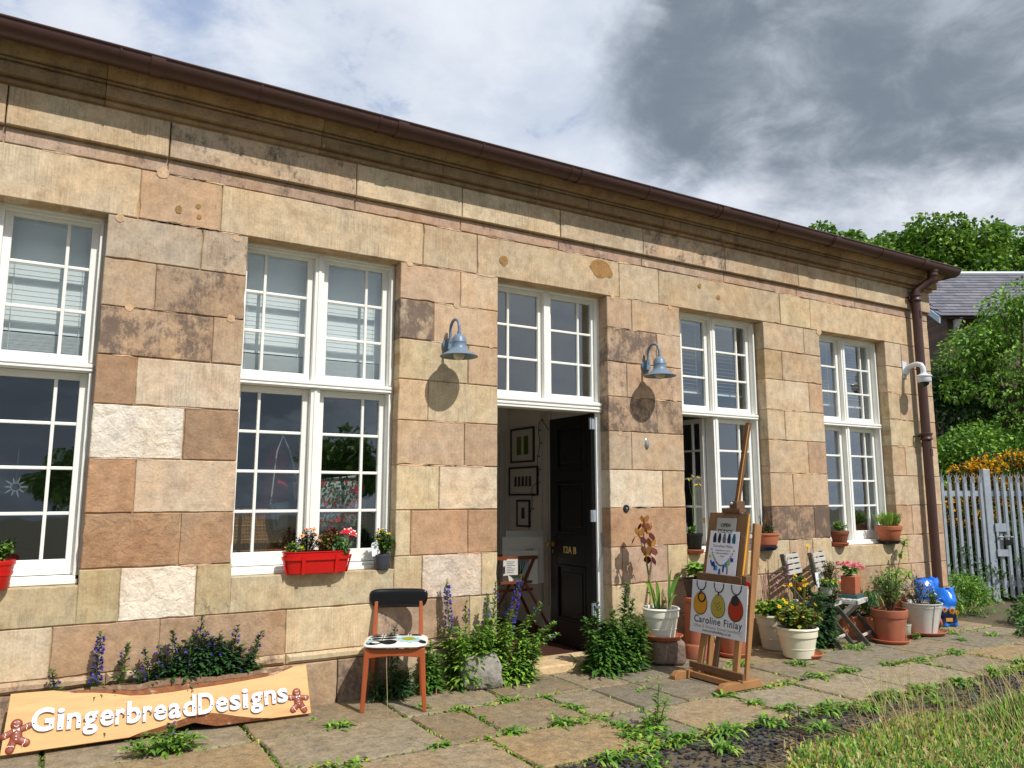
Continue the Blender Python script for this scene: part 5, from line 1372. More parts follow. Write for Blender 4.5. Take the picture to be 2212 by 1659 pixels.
for x in (-.12, .13): b_.beam((x * .98, -.071, -.002), (x, -.095, .128), .026, .006, up=(0, 1, 0))
b_.beam((-.225, -.02, -.002), (-.258, -.02, .126), .006, .024, up=(0, 1, 0)); b_.beam((.225, -.02, -.002), (.258, -.02, .126), .006, .024, up=(0, 1, 0))
b_.build('hanger_band', REDP, t, smooth=40)
b_ = MB(); b_.poly(oval_ring(.242, .078, .138, 40)); b_.build('soil', SOIL, t)
zs_ = ST + .142
bush('low bush with peach daisy flowers at the left of the red trough', (1.645, -.02, zs_), 220, .10, .06, .17, [S(66, 70, 34), S(90, 92, 40), S(70, 50, 40)], .010, .028, 22, (PEACH, 13, .022, 10, S(60, 40, 60), .02))
bush('bronze-tipped bush at the right of the red trough', (1.80, -.02, zs_), 240, .11, .06, .16, [S(112, 92, 44), S(96, 58, 42), S(84, 108, 40), S(150, 130, 50)], .014, .032, 20)
bush('fresh green plant with one yellow bloom at the left end of the red trough', (1.545, -.035, zs_), 130, .07, .05, .08, G_MD, .014, .03, 12, (YEL_F, 4, .012, 6, None, .01))
bush('trailing green plant at the right end of the red trough', (1.905, -.05, zs_), 190, .10, .06, .12, G_MD + G_BL, .012, .03, 16, droop=.9)
t = thing('mushroom_ornament', 'red spotted glass mushroom ornament in the red trough', 'ornament', (1.955, .025, zs_), (0, 0, 0))
b_ = MB(); b_.lathe([(.020, -.02), (.017, .05), (.016, .10), (.02, .135)], 16); b_.T = None; b_.build('stalk', mat('milky_glass', S(224, 200, 204), .2), t, smooth=60)
cpz = Matrix.Translation((.012, 0, .125)) @ Matrix.Rotation(math.radians(14), 4, 'Y') @ Matrix.Rotation(math.radians(-8), 4, 'X')
b_ = MB(); b_.T = cpz; b_.lathe([(.02, .008), (.065, -.002), (.074, .0), (.072, .008), (.060, .024), (.036, .044), (.022, .054), (.008, .058)], 28); cap_ = b_.build('cap', mat('red_glass', S(196, 10, 24), .08, coat=.5), t, smooth=60)
b_ = MB(); b_.T = cpz
for a, r, z_ in ((-1.2, .052, .034), (-2.0, .046, .038), (-.5, .046, .038), (-1.55, .026, .052), (-2.7, .05, .034), (-1.65, .066, .018), (.2, .05, .034), (-.85, .067, .016)): b_.ball((r * math.cos(a), r * math.sin(a), z_), .0075, 8, 5)
b_.build('cap_spot', mat('spot_white', S(240, 236, 232), .3), cap_, smooth=60)
zz = pot('dark grey plastic pot at the right end of the second window sill', 2.245, .02, ST + .001, .145, .112, .115, 'plastic', mat('grey_plastic', S(62, 66, 76), .4))
bush('bushy green plant with small yellow flowers in the dark grey plastic pot', (2.25, .02, zz), 300, .085, .065, .20, G_DK + G_MD, .014, .036, 22, (YEL_F, 6, .020, 8, S(230, 150, 20), .025))
b_ = MB(); b_.prism([(-.022, 0), (.022, 0), (.022, .09), (.012, .105), (-.012, .105), (-.022, .09)], 'y', 0, .003); o = b_.build('plant_label', mat('label_white', S(224, 230, 232), .4), loc=(2.175, -.01, zz), rot=(0, -.1, 0)); tag(o, 'white plant label stuck in the dark grey plastic pot', 'label')
# --- leftmost window
zz = pot('round red metal pot with raised bands on the leftmost window sill', -.285, -.02, ST + .001, .22, .16, .175, 'plastic', REDP)
b_ = MB(); b_.lathe([(.094, .085), (.098, .085), (.1015, .105), (.098, .105)], 36, (-.285, -.02, ST), cap0=False, cap1=False); b_.tube([(-.385, -.03, ST + .1), (-.392, -.03, ST + .17)], .004, 5)
o = b_.build('hanger_band', REDP, bpy.data.objects['flower_pot.001'], smooth=40); o.matrix_parent_inverse = Matrix.Translation((.285, .02, -ST - .001))
bush('small green seedlings in the round red pot on the leftmost window sill', (-.26, -.03, zz), 110, .09, .07, .13, G_MD + G_LT, .012, .03, 12)
# --- third window sill
saucer('terracotta saucer under the black pot on the third window sill', 5.535, .0, ST + .001, .19)
zz = pot('black plastic pot beside the open casement', 5.535, .0, ST + .014, .17, .125, .185, 'plastic', BLACKP)
t = bush('tall spindly yellow hawkbit flowers in the black pot', (5.53, .0, zz), 26, .07, .05, .10, G_MD, .016, .05, 6)
s_ = MB(); tp = []
s_.tube([(0, 0, 0), (-.01, 0, .25), (.0, .0, .38)], .003, 5, col=S(110, 130, 70))
for x, z_ in ((-.055, .55), (.0, .585), (.045, .50), (.075, .575), (.10, .50)):
    s_.tube([(0, 0, .36), (x * .5, 0, .44), (x, -.005, z_)], .002, 4, col=S(110, 130, 70)); tp.append((x, -.008, z_))
s_.tube([(.03, 0, 0), (.06, 0, .10), (.10, -.01, .20)], .0018, 4, col=S(120, 130, 80)); s_.build('flower_stalk', LEAFD, t); flowers_on(t, tp, YEL_F, .022, 9)
j = thing('glass_jar', 'small clear glass jar on the sill behind the black pot', 'jar', (5.50, .11, ST + .028)); b_ = MB(); b_.lathe([(.035, 0), (.04, .01), (.04, .22), (.03, .25), (.034, .27)], 16, cap1=False); b_.build('body', GLASS, j, smooth=50)
saucer('dark blue saucer under the terracotta bowl pot on the third window sill', 6.555, .0, ST + .001, .25, mat('blue_glaze', S(36, 48, 84), .3))
zz = pot('wide terracotta bowl pot on the third window sill', 6.555, .0, ST + .014, .285, .17, .165, 'bowl', TERRAB)
t = bush('spiky reddish plant in the wide terracotta bowl pot', (6.55, 0, zz), 60, .11, .06, .12, G_DK + [S(120, 130, 60)], .012, .05, 10)
s_ = MB()
for i in range(16):
    a = R_(-.10, .10); s_.tube([(a * .5, R_(-.03, .03), 0), (a * .8, 0, .10), (a * 1.1 + R_(-.02, .02), -.01, R_(.14, .30))], [.004, .0035, .001], 5, col=rnd.choice([S(96, 66, 50), S(110, 84, 60), S(70, 56, 40)]))
s_.tube([(-.06, 0, 0), (-.10, 0, .25), (-.11, 0, .42)], .002, 4, col=S(100, 110, 60)); s_.build('spike', LEAFD, t)
# --- fourth window sill
saucer('terracotta saucer at the left of the rightmost window sill', 7.775, .0, ST + .001, .20)
zz = pot('dark weathered terracotta pot at the left of the rightmost window sill', 7.775, .0, ST + .014, .215, .14, .16, 'terra', mat('old_terracotta', S(136, 78, 54), .85, namt=.2, nscale=10))
t = bush('feathery green plant in the dark weathered terracotta pot', (7.775, 0, zz), 240, .10, .07, .12, G_MD + G_LT, .008, .035, 18)
saucer('black saucer at the right of the rightmost window sill', 8.70, .0, ST + .001, .26, BLACKP)
zz = pot('bright terracotta pot at the right of the rightmost window sill', 8.70, .0, ST + .014, .31, .205, .20, 'terra', TERRAB)
t = thing('potted_succulent', 'upright light green fleshy plant in the bright terracotta sill pot', 'plant', (8.70, 0, zz)); m = MB()
n = 220; a = nr.uniform(0, 2 * PI, n); r0 = nr.uniform(0, .12, n); e = nr.uniform(.75, 1.5, n)
m.leaves(np.stack([r0 * np.cos(a), r0 * np.sin(a), nr.uniform(0, .05, n)], 1), np.stack([np.cos(a) * np.cos(e), np.sin(a) * np.cos(e), np.sin(e)], 1), nr.uniform(.08, .17, n), .020, pick(G_LT + [S(120, 140, 70)], n), droop=-.05); m.build('foliage', LEAF, t)

# --- iris in a white pot on a stone block
def boulder(name, label, loc, size, col, seed, rot=0, rag=.02, cat='stone', taper=(1, 1)):
    rr_ = random.Random(seed); bm = bmesh.new() if False else None
    m = MB(); nx = 9
    faces = {}
    import mathutils
    vs = []; idx = {}
    def key(i, j, k): return (i, j, k)
    fs = []
    def vert(i, j, k):
        if (i, j, k) in idx: return idx[(i, j, k)]
        u = np.array([i, j, k]) / nx * 2 - 1
        q = u.copy(); ln_ = (np.abs(u) ** 7).sum() ** (1 / 7); q = u / max(ln_, 1)
        s_ = np.array(size) / 2; tz = (q[2] + 1) / 2
        p = q * s_; p[0] *= 1 + (taper[0] - 1) * tz; p[1] *= 1 + (taper[1] - 1) * tz
        nz = mathutils.noise.noise_vector(Vector(p) * 9 + Vector((seed, 0, 0))); nz2 = mathutils.noise.noise_vector(Vector(p) * 28 + Vector((0, seed, 0)))
        p = p + np.array(nz) * rag + np.array(nz2) * rag * .35
        idx[(i, j, k)] = len(vs); vs.append((p[0], p[1], max(p[2] + s_[2], 0 if k else -.01))); return idx[(i, j, k)]
    for a in range(nx):
        for b in range(nx):
            for f_ in (0, nx):
                fs.append([vert(a, b, f_), vert(a + 1, b, f_), vert(a + 1, b + 1, f_), vert(a, b + 1, f_)][::1 if f_ else -1])
                fs.append([vert(a, f_, b), vert(a, f_, b + 1), vert(a + 1, f_, b + 1), vert(a + 1, f_, b)][::1 if f_ else -1])
                fs.append([vert(f_, a, b), vert(f_, a + 1, b), vert(f_, a + 1, b + 1), vert(f_, a, b + 1)][::1 if f_ else -1])
    m._add(vs, [tuple(f) for f in fs])
    o = m.build(name, col, loc=loc, rot=(0, 0, rot), smooth=38)
    return tag(o, label, cat)
ROCK = mat('grey_rock', S(140, 134, 124), .92, namt=.32, nscale=24, ndetail=8, bump=1.0, bscale=40, wear=(S(92, 88, 80), 10, .54, .7))
ROCK2 = mat('brown_block', S(128, 108, 92), .9, namt=.22, nscale=16, bump=.6, bscale=40, wear=(S(84, 70, 60), 7, .5, .68))
boulder('rough_stone', 'rough-hewn grey stone at the foot of the plants left of the doorway', (3.02, -.17, 0), (.34, .24, .26), ROCK, 4, -.30, .026, taper=(.92, .75))
boulder('stone_block', 'squared brown stone block carrying the white iris pot', (4.92, -.24, 0), (.30, .30, .215), ROCK2, 9, -.55, .008)
saucer('wide terracotta saucer on top of the brown stone block', 4.88, -.24, .212, .36)
zz = pot('white glazed ribbed pot on the stone block holding an iris', 4.86, -.24, .226, .335, .24, .27, 'cream', mat('white_glaze', S(226, 224, 210), .35, namt=.04, nscale=7))
t = thing('iris', 'tall bronze and maroon bearded iris in the white ribbed pot', 'flower', (4.86, -.24, zz))
m = MB()
def blade(mb, base, tip, w, col, bend=.06, n=7):
    b, tp = Vector(base), Vector(tip); d = tp - b; sd = d.cross(Vector((.25, -1, .1))).normalized(); vs = []
    for i in range(n):
        q = i / (n - 1); ww = w * (.75 + .5 * math.sin(PI * min(q * 1.1, 1))) * (1 - q ** 4) * .5 + .0005
        p = b + d * q + Vector((d.x * -.3 * q * (1 - q), 0, bend * math.sin(PI * q)))
        for s_ in (-1, 0, 1): vs.append(tuple(p + sd * (s_ * ww) + Vector((0, .004 * (s_ == 0), 0))))
    fs = []
    for i in range(n - 1):
        for s_ in (0, 1): fs.append((i * 3 + s_, i * 3 + s_ + 1, (i + 1) * 3 + s_ + 1, (i + 1) * 3 + s_))
    mb._add(vs, fs, col=col)
for bx, tx, ty, tz, w, c in ((-.04, -.20, -.02, .26, .055, S(128, 164, 62)), (-.02, -.08, -.03, .27, .050, S(104, 146, 52)), (-.05, -.11, -.04, .06, .045, S(130, 160, 90)), (.0, .02, -.02, .19, .028, S(120, 140, 60)), (.02, .06, -.05, .055, .035, S(190, 150, 60)), (.09, .14, .0, .36, .032, S(86, 128, 48)), (.10, .26, .0, .30, .055, S(90, 134, 50)), (.09, .20, -.03, .12, .03, S(120, 140, 70)), (.06, .04, .02, .14, .025, S(140, 150, 110)), (-.03, -.16, .02, .16, .03, S(120, 150, 70)), (.12, .14, -.02, .15, .014, S(200, 190, 170)), (.08, .05, -.03, .13, .012, S(200, 190, 170))):
    blade(m, (bx, R_(-.02, .02), -.01), (tx, ty, tz), w, tuple(q * R_(.9, 1.1) for q in c))
m.build('leaf', LEAF, t)
m = MB(); sp = [(-.04, 0, 0), (-.085, 0, .13), (-.13, 0, .28), (-.155, 0, .45), (-.175, -.0, .60), (-.185, 0, .72)]
m.tube(sp, [.009, .009, .008, .007, .006, .005], 7, col=S(120, 140, 70)); m.tube([(-.165, 0, .52), (-.21, -.01, .58), (-.225, -.01, .63)], .005, 6, col=S(120, 130, 70)); m.tube([(-.16, 0, .48), (-.12, -.01, .50), (-.10, -.01, .535)], .005, 6, col=S(120, 130, 70))
blade(m, (-.13, 0, .28), (-.17, -.01, .42), .018, S(112, 140, 60), .0); m.build('stem', LEAFD, t)
IR = [S(190, 138, 82), S(212, 166, 90), S(170, 124, 84)]; IM = [S(92, 34, 36), S(74, 24, 28), S(110, 50, 40)]
for (x, z_, s_) in ((-.175, .785, .95), (-.150, .70, 1.15), (-.235, .665, 1.1), (-.105, .565, 1.1), (-.16, .49, 1.25)):
    m = MB(); s_ *= 1.3
    for k in range(4):       # standards stand up and close in
        a = 2 * PI * k / 4 + R_(-.3, .3); c = rnd.choice(IR)
        m.leaves([(x + .012 * math.cos(a), -.01 + .012 * math.sin(a), z_)], [(math.cos(a) * .38, math.sin(a) * .38, .95)], .062 * s_, .048 * s_, [c], droop=-.05)
    for k in range(3):       # falls arch over and hang
        a = 2 * PI * k / 3 + R_(-.4, .4) - 1.6; c = rnd.choice(IM)
        ca_, sa_ = math.cos(a), math.sin(a); L_ = .034 * s_
        m.leaves([(x, -.01, z_)], [(ca_ * .9, sa_ * .9, .25)], L_, .030 * s_, [rnd.choice(IR)], droop=.3)
        m.leaves([(x + ca_ * L_ * .85, -.01 + sa_ * L_ * .85, z_ + .004)], [(ca_ * .5, sa_ * .5, -.8)], .050 * s_, .044 * s_, [c], droop=.2, up=(ca_, sa_, .4))
    m.ball((x, -.015, z_ + .004), .010 * s_, 8, 5, col=S(220, 160, 50))
    m.build('flower', PETAL, t)

# --- tall terracotta with dark pot behind the easel
tt_ = thing('chimney_pot', 'tall terracotta chimney pot with a banded foot behind the easel', 'pot', (5.36, -.20, 0))
b_ = MB(); b_.lathe([(.155, 0), (.160, .004), (.156, .11), (.15, .12), (.138, .13), (.125, .50), (.138, .51), (.138, .545), (.12, .55)], 36); b_.build('body', TERRA, tt_, smooth=40)
zz = pot('dark brown pot standing on the tall terracotta chimney pot', 5.36, -.20, .551, .28, .20, .17, 'plastic', mat('dark_pot', S(60, 50, 44), .6))
bush('light green lobed-leaf plant above the chimney pot', (5.34, -.2, zz), 90, .16, .12, .17, G_LT + G_MD, .045, .07, 14, droop=.3)
zz = pot('terracotta pot on the ground behind the easel legs', 5.66, -.34, .012, .34, .23, .36, 'terra', TERRA); saucer('terracotta saucer on the ground behind the easel legs', 5.66, -.34, 0, .30)
bush('sparse leaves in the terracotta pot behind the easel legs', (5.66, -.34, zz), 60, .12, .1, .12, G_MD, .02, .04, 8)
# --- cream pots
zz = pot('ribbed cream pot standing behind, shaded by the front cream pot', 6.30, -.30, 0, .37, .27, .335, 'cream', mat('cream_dull', S(206, 202, 186), .5, namt=.06, nscale=8, wear=(S(170, 164, 146), 9, .6, .74)))
t = bush('yellow-green leafy plant with mauve columbine flowers in the rear cream pot', (6.30, -.30, zz), 760, .24, .18, .16, G_LT + G_YL + G_MD, .035, .045, 30)
s_ = MB(); tp = []
for i in range(32):
    x, h = R_(-.22, .26), R_(.26, .58); s_.tube([(x * .4, R_(-.05, .05), .05), (x * .8, 0, h * .6), (x, R_(-.03, .03), h)], .0022, 4, col=S(112, 84, 70)); tp.append((x, -.01, h))
s_.build('flower_stalk', LEAFD, t); flowers_on(t, tp, [S(170, 130, 150), S(214, 150, 176), S(140, 96, 120)], .017, 6)
saucer('terracotta saucer under the front cream pot', 6.20, -.70, 0, .36)
zz = pot('ribbed cream pot on a saucer, in front of its twin', 6.11, -.72, .013, .375, .265, .275, 'cream', CREAM)
t = bush('mixed green and bronze plant with yellow flowers in the front cream pot', (6.11, -.72, zz), 1000, .23, .18, .19, G_YL + G_MD + [S(120, 84, 50), S(110, 110, 50), S(90, 60, 44)], .030, .042, 34)
s_ = MB(); tp = []
for i in range(17):
    x, h = (R_(-.10, .16), R_(.36, .50)) if i < 8 else (R_(-.28, .26), R_(.18, .44)); y = R_(-.06, .05)
    s_.tube([(x * .4, y * .4, .05), (x * .8, y, h * .6), (x, y, h)], .0022, 4, col=S(110, 120, 60)); tp.append((x, y - .006, h))
s_.tube([(.05, 0, .05), (.16, 0, .45), (.21, 0, .76)], .0028, 4, col=S(120, 100, 60)); s_.tube([(.19, 0, .62), (.26, 0, .72), (.30, 0, .80)], .002, 4, col=S(120, 100, 60)); tp += [(.21, -.006, .765)]
s_.build('flower_stalk', LEAFD, t); flowers_on(t, tp, YEL_F, .021, 9, S(226, 150, 10))
# --- folding chairs with pots on their seats
def folding_chair(label, x, y, rot):
    t = thing('folding_chair', label, 'chair', (x, y, 0), rot, 'weathered folding chairs against the wall')
    hw = .185
    for sx in (-1, 1):
        b_ = MB(); b_.beam((sx * hw, -.40, 0), (sx * hw, .10, .60), .024, .042, up=(0, 1, 0)); b_.beam((sx * hw, .10, .60), (sx * hw, .15, .90), .024, .042, up=(0, 1, 0)); b_.build('long_leg', GREYWD, t, bevel=.004)
        b_ = MB(); b_.beam((sx * (hw - .03), .14, 0), (sx * (hw - .03), -.28, .42), .022, .04, up=(0, 1, 0)); b_.build('short_leg', GREYW, t, bevel=.004)
    for i in range(4):
        z_ = .875 - i * .055; y_ = .142 - i * .0105
        b_ = MB(); b_.box(-hw - .005, hw + .005, y_ - .034, y_ - .020, z_ - .0195, z_ + .0195)
        for sx in (-1, 1): b_.ball((sx * (hw - .005), y_ - .035, z_), .004, 6, 4)
        b_.build('back_slat', GREYW, t, bevel=.003)
    b_ = MB()
    for i in range(6): b_.box(-hw + .016, hw - .016, -.30 + i * .064, -.30 + i * .064 + .052, .425, .440)
    b_.box(-hw + .014, -hw + .036, -.295, .08, .392, .424); b_.box(hw - .036, hw - .014, -.295, .08, .392, .424); b_.box(-hw + .01, hw - .01, -.318, -.302, .395, .440)
    b_.build('seat', GREYW, t, bevel=.003)
    b_ = MB(); b_.box(-hw + .01, hw - .01, .07, .09, .09, .115); b_.box(-hw + .01, hw - .01, -.335, -.315, .075, .10); b_.build('stretcher', GREYW, t, bevel=.003)
folding_chair('left weathered grey slatted folding chair with three pots on its seat', 6.83, -.24, math.radians(20))
folding_chair('right weathered grey slatted folding chair with a pink geranium on its seat', 7.25, -.25, math.radians(20))
pr_ = MB(); pr_.lathe([(.12, 0), (.14, .01), (.15, .018), (.14, .014), (.11, .006)], 28); tag(pr_.build('pot_saucer', mat('pewter_tray', S(150, 144, 128), .4, .3), loc=(6.93, -.43, .4415), smooth=50), 'pale round tray under the grey pot on the left folding chair', 'saucer', 'saucers under the pots')
zz = pot('small pale grey pot at the front of the left folding chair', 6.94, -.44, .45, .155, .125, .125, 'plastic', mat('pale_grey_pot', S(178, 174, 164), .5))
bush('trailing green plant with yellow flowers in the small pale grey pot', (6.94, -.45, zz), 150, .11, .09, .10, G_DK + G_MD, .020, .04, 14, (YEL_F, 6, .022, 8, None, .0), droop=.9)
zz = pot('dark terracotta pot at the back of the left folding chair', 6.83, -.19, .442, .17, .125, .165, 'terra', mat('old_terracotta', None))
bush('low green plant in the dark terracotta pot on the left folding chair', (6.83, -.19, zz), 60, .08, .06, .08, G_DK + G_MD, .014, .03, 8)
b_ = MB(); b_.box(-.055, .055, -.002, .002, 0, .15); o = b_.build('plant_label', mat('label_white', None), loc=(6.95, -.34, .56), rot=(-.12, 0, .2)); tag(o, 'white square card standing among the pots on the left folding chair', 'label')
zz = pot('terracotta pot with a rim between the folding chairs, holding a feathery plant', 7.08, -.36, .442, .20, .15, .185, 'terra', TERRA)
bush('feathery brown-green plant in the terracotta pot between the folding chairs', (7.08, -.36, zz), 380, .12, .10, .20, [S(104, 112, 56), S(120, 92, 60), S(80, 96, 50)], .006, .034, 22)
b_ = MB()
for i, c in enumerate((S(220, 60, 110), S(240, 180, 60), S(60, 150, 150), S(210, 80, 150))): b_.box(-.016, .016, -.002, .002, .02 * i, .02 * i + .02, col=c)
tag(b_.build('plant_label', PRINT, loc=(7.145, -.44, .60)), 'small bright patterned stick label in the terracotta pot', 'label')
b_ = MB(); b_.box(-.11, .11, -.10, .10, 0, .030); b_.box(-.10, .10, -.09, .09, .030, .036); tag(b_.build('planter_tray', mat('teal_tray', S(52, 92, 96), .4), loc=(7.34, -.42, .4415), rot=(0, 0, .3), bevel=.004), 'square teal tray under the square terracotta planter', 'tray')
sq = thing('square_planter', 'square terracotta planter on a teal tray on the right folding chair', 'planter', (7.34, -.42, .478), .3)
b_ = MB(); r0, r1, h_ = .072, .082, .185
b_._add([(-r0, -r0, 0), (r0, -r0, 0), (r0, r0, 0), (-r0, r0, 0), (-r1, -r1, h_), (r1, -r1, h_), (r1, r1, h_), (-r1, r1, h_)], [(3, 2, 1, 0), (0, 1, 5, 4), (1, 2, 6, 5), (2, 3, 7, 6), (3, 0, 4, 7), (4, 5, 6, 7)]); b_.build('body', TERRAB, sq, bevel=.004)
t = bush('coral pink geranium in the square terracotta planter', (7.34, -.42, .663), 60, .14, .08, .09, G_MD, .035, .045, 10)
fl = []
for cx_, cy_, cz_ in ((-.14, 0, .13), (-.07, -.02, .12), (.0, -.02, .10), (.07, -.01, .10), (.13, -.01, .095), (.17, -.02, .07)):
    f = MB()
    for i in range(44):
        v = Vector((R_(-1, 1), R_(-1, 1), R_(-.4, 1))).normalized() * .036; p = Vector((cx_ + v.x, cy_ + v.y, cz_ + v.z * .8))
        f.leaves([tuple(p)], [(R_(-1, 1), R_(-1, 1), R_(-.5, 1))], .024, .024, [rnd.choice(PNK_F)], droop=0, quad=True, up=(R_(-1, 1), R_(-1, 1), R_(-1, 1)))
    f.build('flower_head', PETAL, t)
# --- ground pots on the right
BOXT = mat('box_planter', S(196, 124, 82), .75, namt=.15, nscale=9, stretch=(1, 1, .3))
for x, y, r, lab in ((7.76, -.34, -.35, 'square orange terracotta box planter behind the large banded pot'), (7.52, -.22, -.3, 'square orange terracotta box planter under the right folding chair')):
    t = thing('box_planter', lab, 'planter', (x, y, 0), r, 'box planters behind the folding chairs')
    b_ = MB(); b_.box(-.13, .13, -.10, .10, 0, .215); b_.build('body', BOXT, t, bevel=.006)
    b_ = MB(); b_.box(-.115, .115, -.085, .085, .2152, .222); b_.build('soil', SOIL, t)
bush('grassy green plant in the box planter behind the large banded pot', (7.76, -.34, .215), 180, .16, .1, .26, G_DK + G_MD, .010, .10, 18, droop=.9)
saucer('terracotta saucer under the large banded terracotta pot', 7.57, -.69, 0, .37)
zz = pot('large banded terracotta pot on a saucer right of the folding chairs', 7.585, -.68, .013, .36, .26, .325, 'terra', TERRA)
bush('wiry dark-leaved plant in the large banded terracotta pot', (7.60, -.68, zz), 240, .22, .16, .42, G_DK + G_MD + [S(110, 100, 70)], .014, .05, 20, ([S(206, 170, 180)], 8, .012, 5, None, .12), stemcol=S(104, 84, 70))
saucer('wide terracotta saucer under the white metal bucket', 8.36, -.56, 0, .46, TERRA)
zz = pot('flared white metal bucket planter on a wide saucer', 8.38, -.55, .013, .40, .25, .325, 'bucket', mat('white_zinc', S(206, 206, 200), .5, .1, namt=.08, nscale=8, wear=(S(166, 164, 156), 7, .56, .72)), name='bucket_planter', cat='planter')
bush('straggly lavender with purple flower heads in the white bucket', (8.32, -.55, zz), 200, .22, .14, .30, [S(116, 120, 90), S(96, 84, 66), S(84, 104, 60)], .010, .05, 18, ([S(120, 104, 160), S(104, 92, 140)], 26, .016, 6, None, .04))
bush('white flowers and fresh leaves at the front of the white bucket', (8.46, -.62, zz), 110, .12, .08, .14, G_MD + [S(120, 84, 60)], .012, .04, 10, ([S(236, 234, 226)], 7, .018, 6, None, -.03))
zz = pot('tall terracotta pot hidden behind the white bucket', 8.32, -.22, 0, .34, .25, .36, 'terra', TERRA)
bush('leafy stems in the tall pot behind the white bucket', (8.32, -.22, zz), 70, .24, .1, .42, G_MD + G_LT, .022, .07, 9)
saucer('small orange saucer beside the large banded pot', 7.98, -.60, 0, .16)
zz = pot('small light grey plastic pot beside the large banded pot', 7.97, -.60, .013, .12, .09, .13, 'plastic', mat('pale_grey_pot', None))
bush('tiny green plant beside the small light grey pot', (7.96, -.72, 0), 50, .06, .05, .06, G_MD, .012, .03, 8)
b_ = MB(); b_.T = Matrix.Translation((8.72, -.42, .07)) @ Matrix.Rotation(1.2, 4, 'Y') @ Matrix.Rotation(.3, 4, 'X')
b_.lathe([(.055, -.08), (.08, .06), (.09, .062), (.09, .09), (.08, .09), (.07, .0)], 24, cap1=False); tag(b_.build('flower_pot', TERRAB, smooth=40), 'small orange pot tipped on its side by the blue bags', 'pot')
# tall spindly plant against the wall
t = thing('wall_shrub', 'tall thin shrub with pale leaf whorls against the wall left of the downpipe', 'shrub', (8.45, -.12, .1))
st = MB(); lf = MB()
for (x1, y1, z1) in ((.34, -.02, .88), (.12, -.05, .55), (.32, -.05, .50), (-.05, -.05, .52), (.02, -.08, .40)):
    p = stem_pts((0, 0, 0), (x1, y1, z1), n=7); st.tube([tuple(q) for q in p], .006, 5, col=S(140, 116, 90))
    for fr, n in ((1.0, 16), (.8, 9), (.92, 9)):
        P, T = along(p, np.full(n, fr - .01)); a = nr.uniform(0, 2 * PI, n); e = nr.uniform(-.2, .9, n)
        lf.leaves(P, np.stack([np.cos(a) * np.cos(e), np.sin(a) * np.cos(e), np.sin(e)], 1), nr.uniform(.08, .14, n), .026, pick(G_LT + [S(120, 140, 84)], n), droop=.5)
lf.build('foliage', LEAF, t); st.build('stem', LEAFD, t)
# blue compost bags
def bag(label, x, y, rot, w, h, d, seed):
    t = thing('compost_bag', label, 'bag', (x, y, 0), rot, 'blue compost bags by the downpipe')
    rr_ = random.Random(seed); m = MB(); nx, nz = 20, 24
    import mathutils
    def P(i, j, s_):
        u, v = i / nx * 2 - 1, j / nz
        th = d / 2 * (1 - u ** 4) ** .5 * (1 - v ** 3 * .85) * (1 if v > .02 else .7)
        nz_ = mathutils.noise.noise_vector(Vector((u * 2.6 + seed, v * 4.2, s_ * 2))) * .045
        return (u * w / 2 * (1 - .06 * math.sin(PI * v)) + nz_.x * .5, s_ * th + nz_.y, v * h + nz_.z * .8 * (v > .05))
    vs = [P(i, j, s_) for s_ in (-1, 1) for j in range(nz + 1) for i in range(nx + 1)]; n1 = (nx + 1) * (nz + 1); fs = []
    for j in range(nz):
        for i in range(nx):
            a = j * (nx + 1) + i; fs.append((a, a + 1, a + nx + 2, a + nx + 1)); fs.append((n1 + a + nx + 1, n1 + a + nx + 2, n1 + a + 1, n1 + a))
    for j in range(nz):
        for i in (0, nx):
            a = j * (nx + 1) + i; q = (a, a + nx + 1, n1 + a + nx + 1, n1 + a); fs.append(q if i == nx else q[::-1])
    fs.append(tuple(range(nx, -1, -1)) + tuple(n1 + i for i in range(nx + 1)))
    cols = []
    for v in vs:
        q = v[2] / h
        cols.append(S(24, 110, 214) if q > .52 else (S(70, 160, 226) if q > .46 else S(18, 26, 66)) if q > .10 else S(30, 120, 210))
    m._add(vs, fs); m.c = cols
    m.build('sack', mat('glossy_sack', attr=True, rough=.22, spec=.6), t, smooth=60)
    f = MB()
    for cx_, cz_, r in ((-w * .20, h * .47, .045), (w * .12, h * .44, .055), (w * .32, h * .38, .03)):
        yb_ = -d / 2 * .86 - .022
        for k in range(14):
            a = 2 * PI * k / 14; f._add([(cx_ + r * .3 * math.cos(a - .2), yb_, cz_ + r * .3 * math.sin(a - .2)), (cx_ + r * .3 * math.cos(a + .2), yb_, cz_ + r * .3 * math.sin(a + .2)), (cx_ + r * math.cos(a), yb_ - .004, cz_ + r * math.sin(a))], [(0, 1, 2)], col=S(250, 190, 30))
        f.ball((cx_, yb_ - .003, cz_), r * .36, 10, 6, (1, .3, 1), col=S(150, 66, 24))
    f.box(-.05, .03, -d / 2 - .012, -d / 2 - .006, h * .15, h * .24, col=S(196, 140, 60))
    f.build('flower_print', PRINT, t)
bag('upright blue compost bag with a sunflower print, in front', 9.06, -.40, -.45, .29, .44, .15, 3)
bag('taller blue compost bag with a folded top, against the downpipe', 9.05, -.21, -.15, .40, .53, .12, 8)
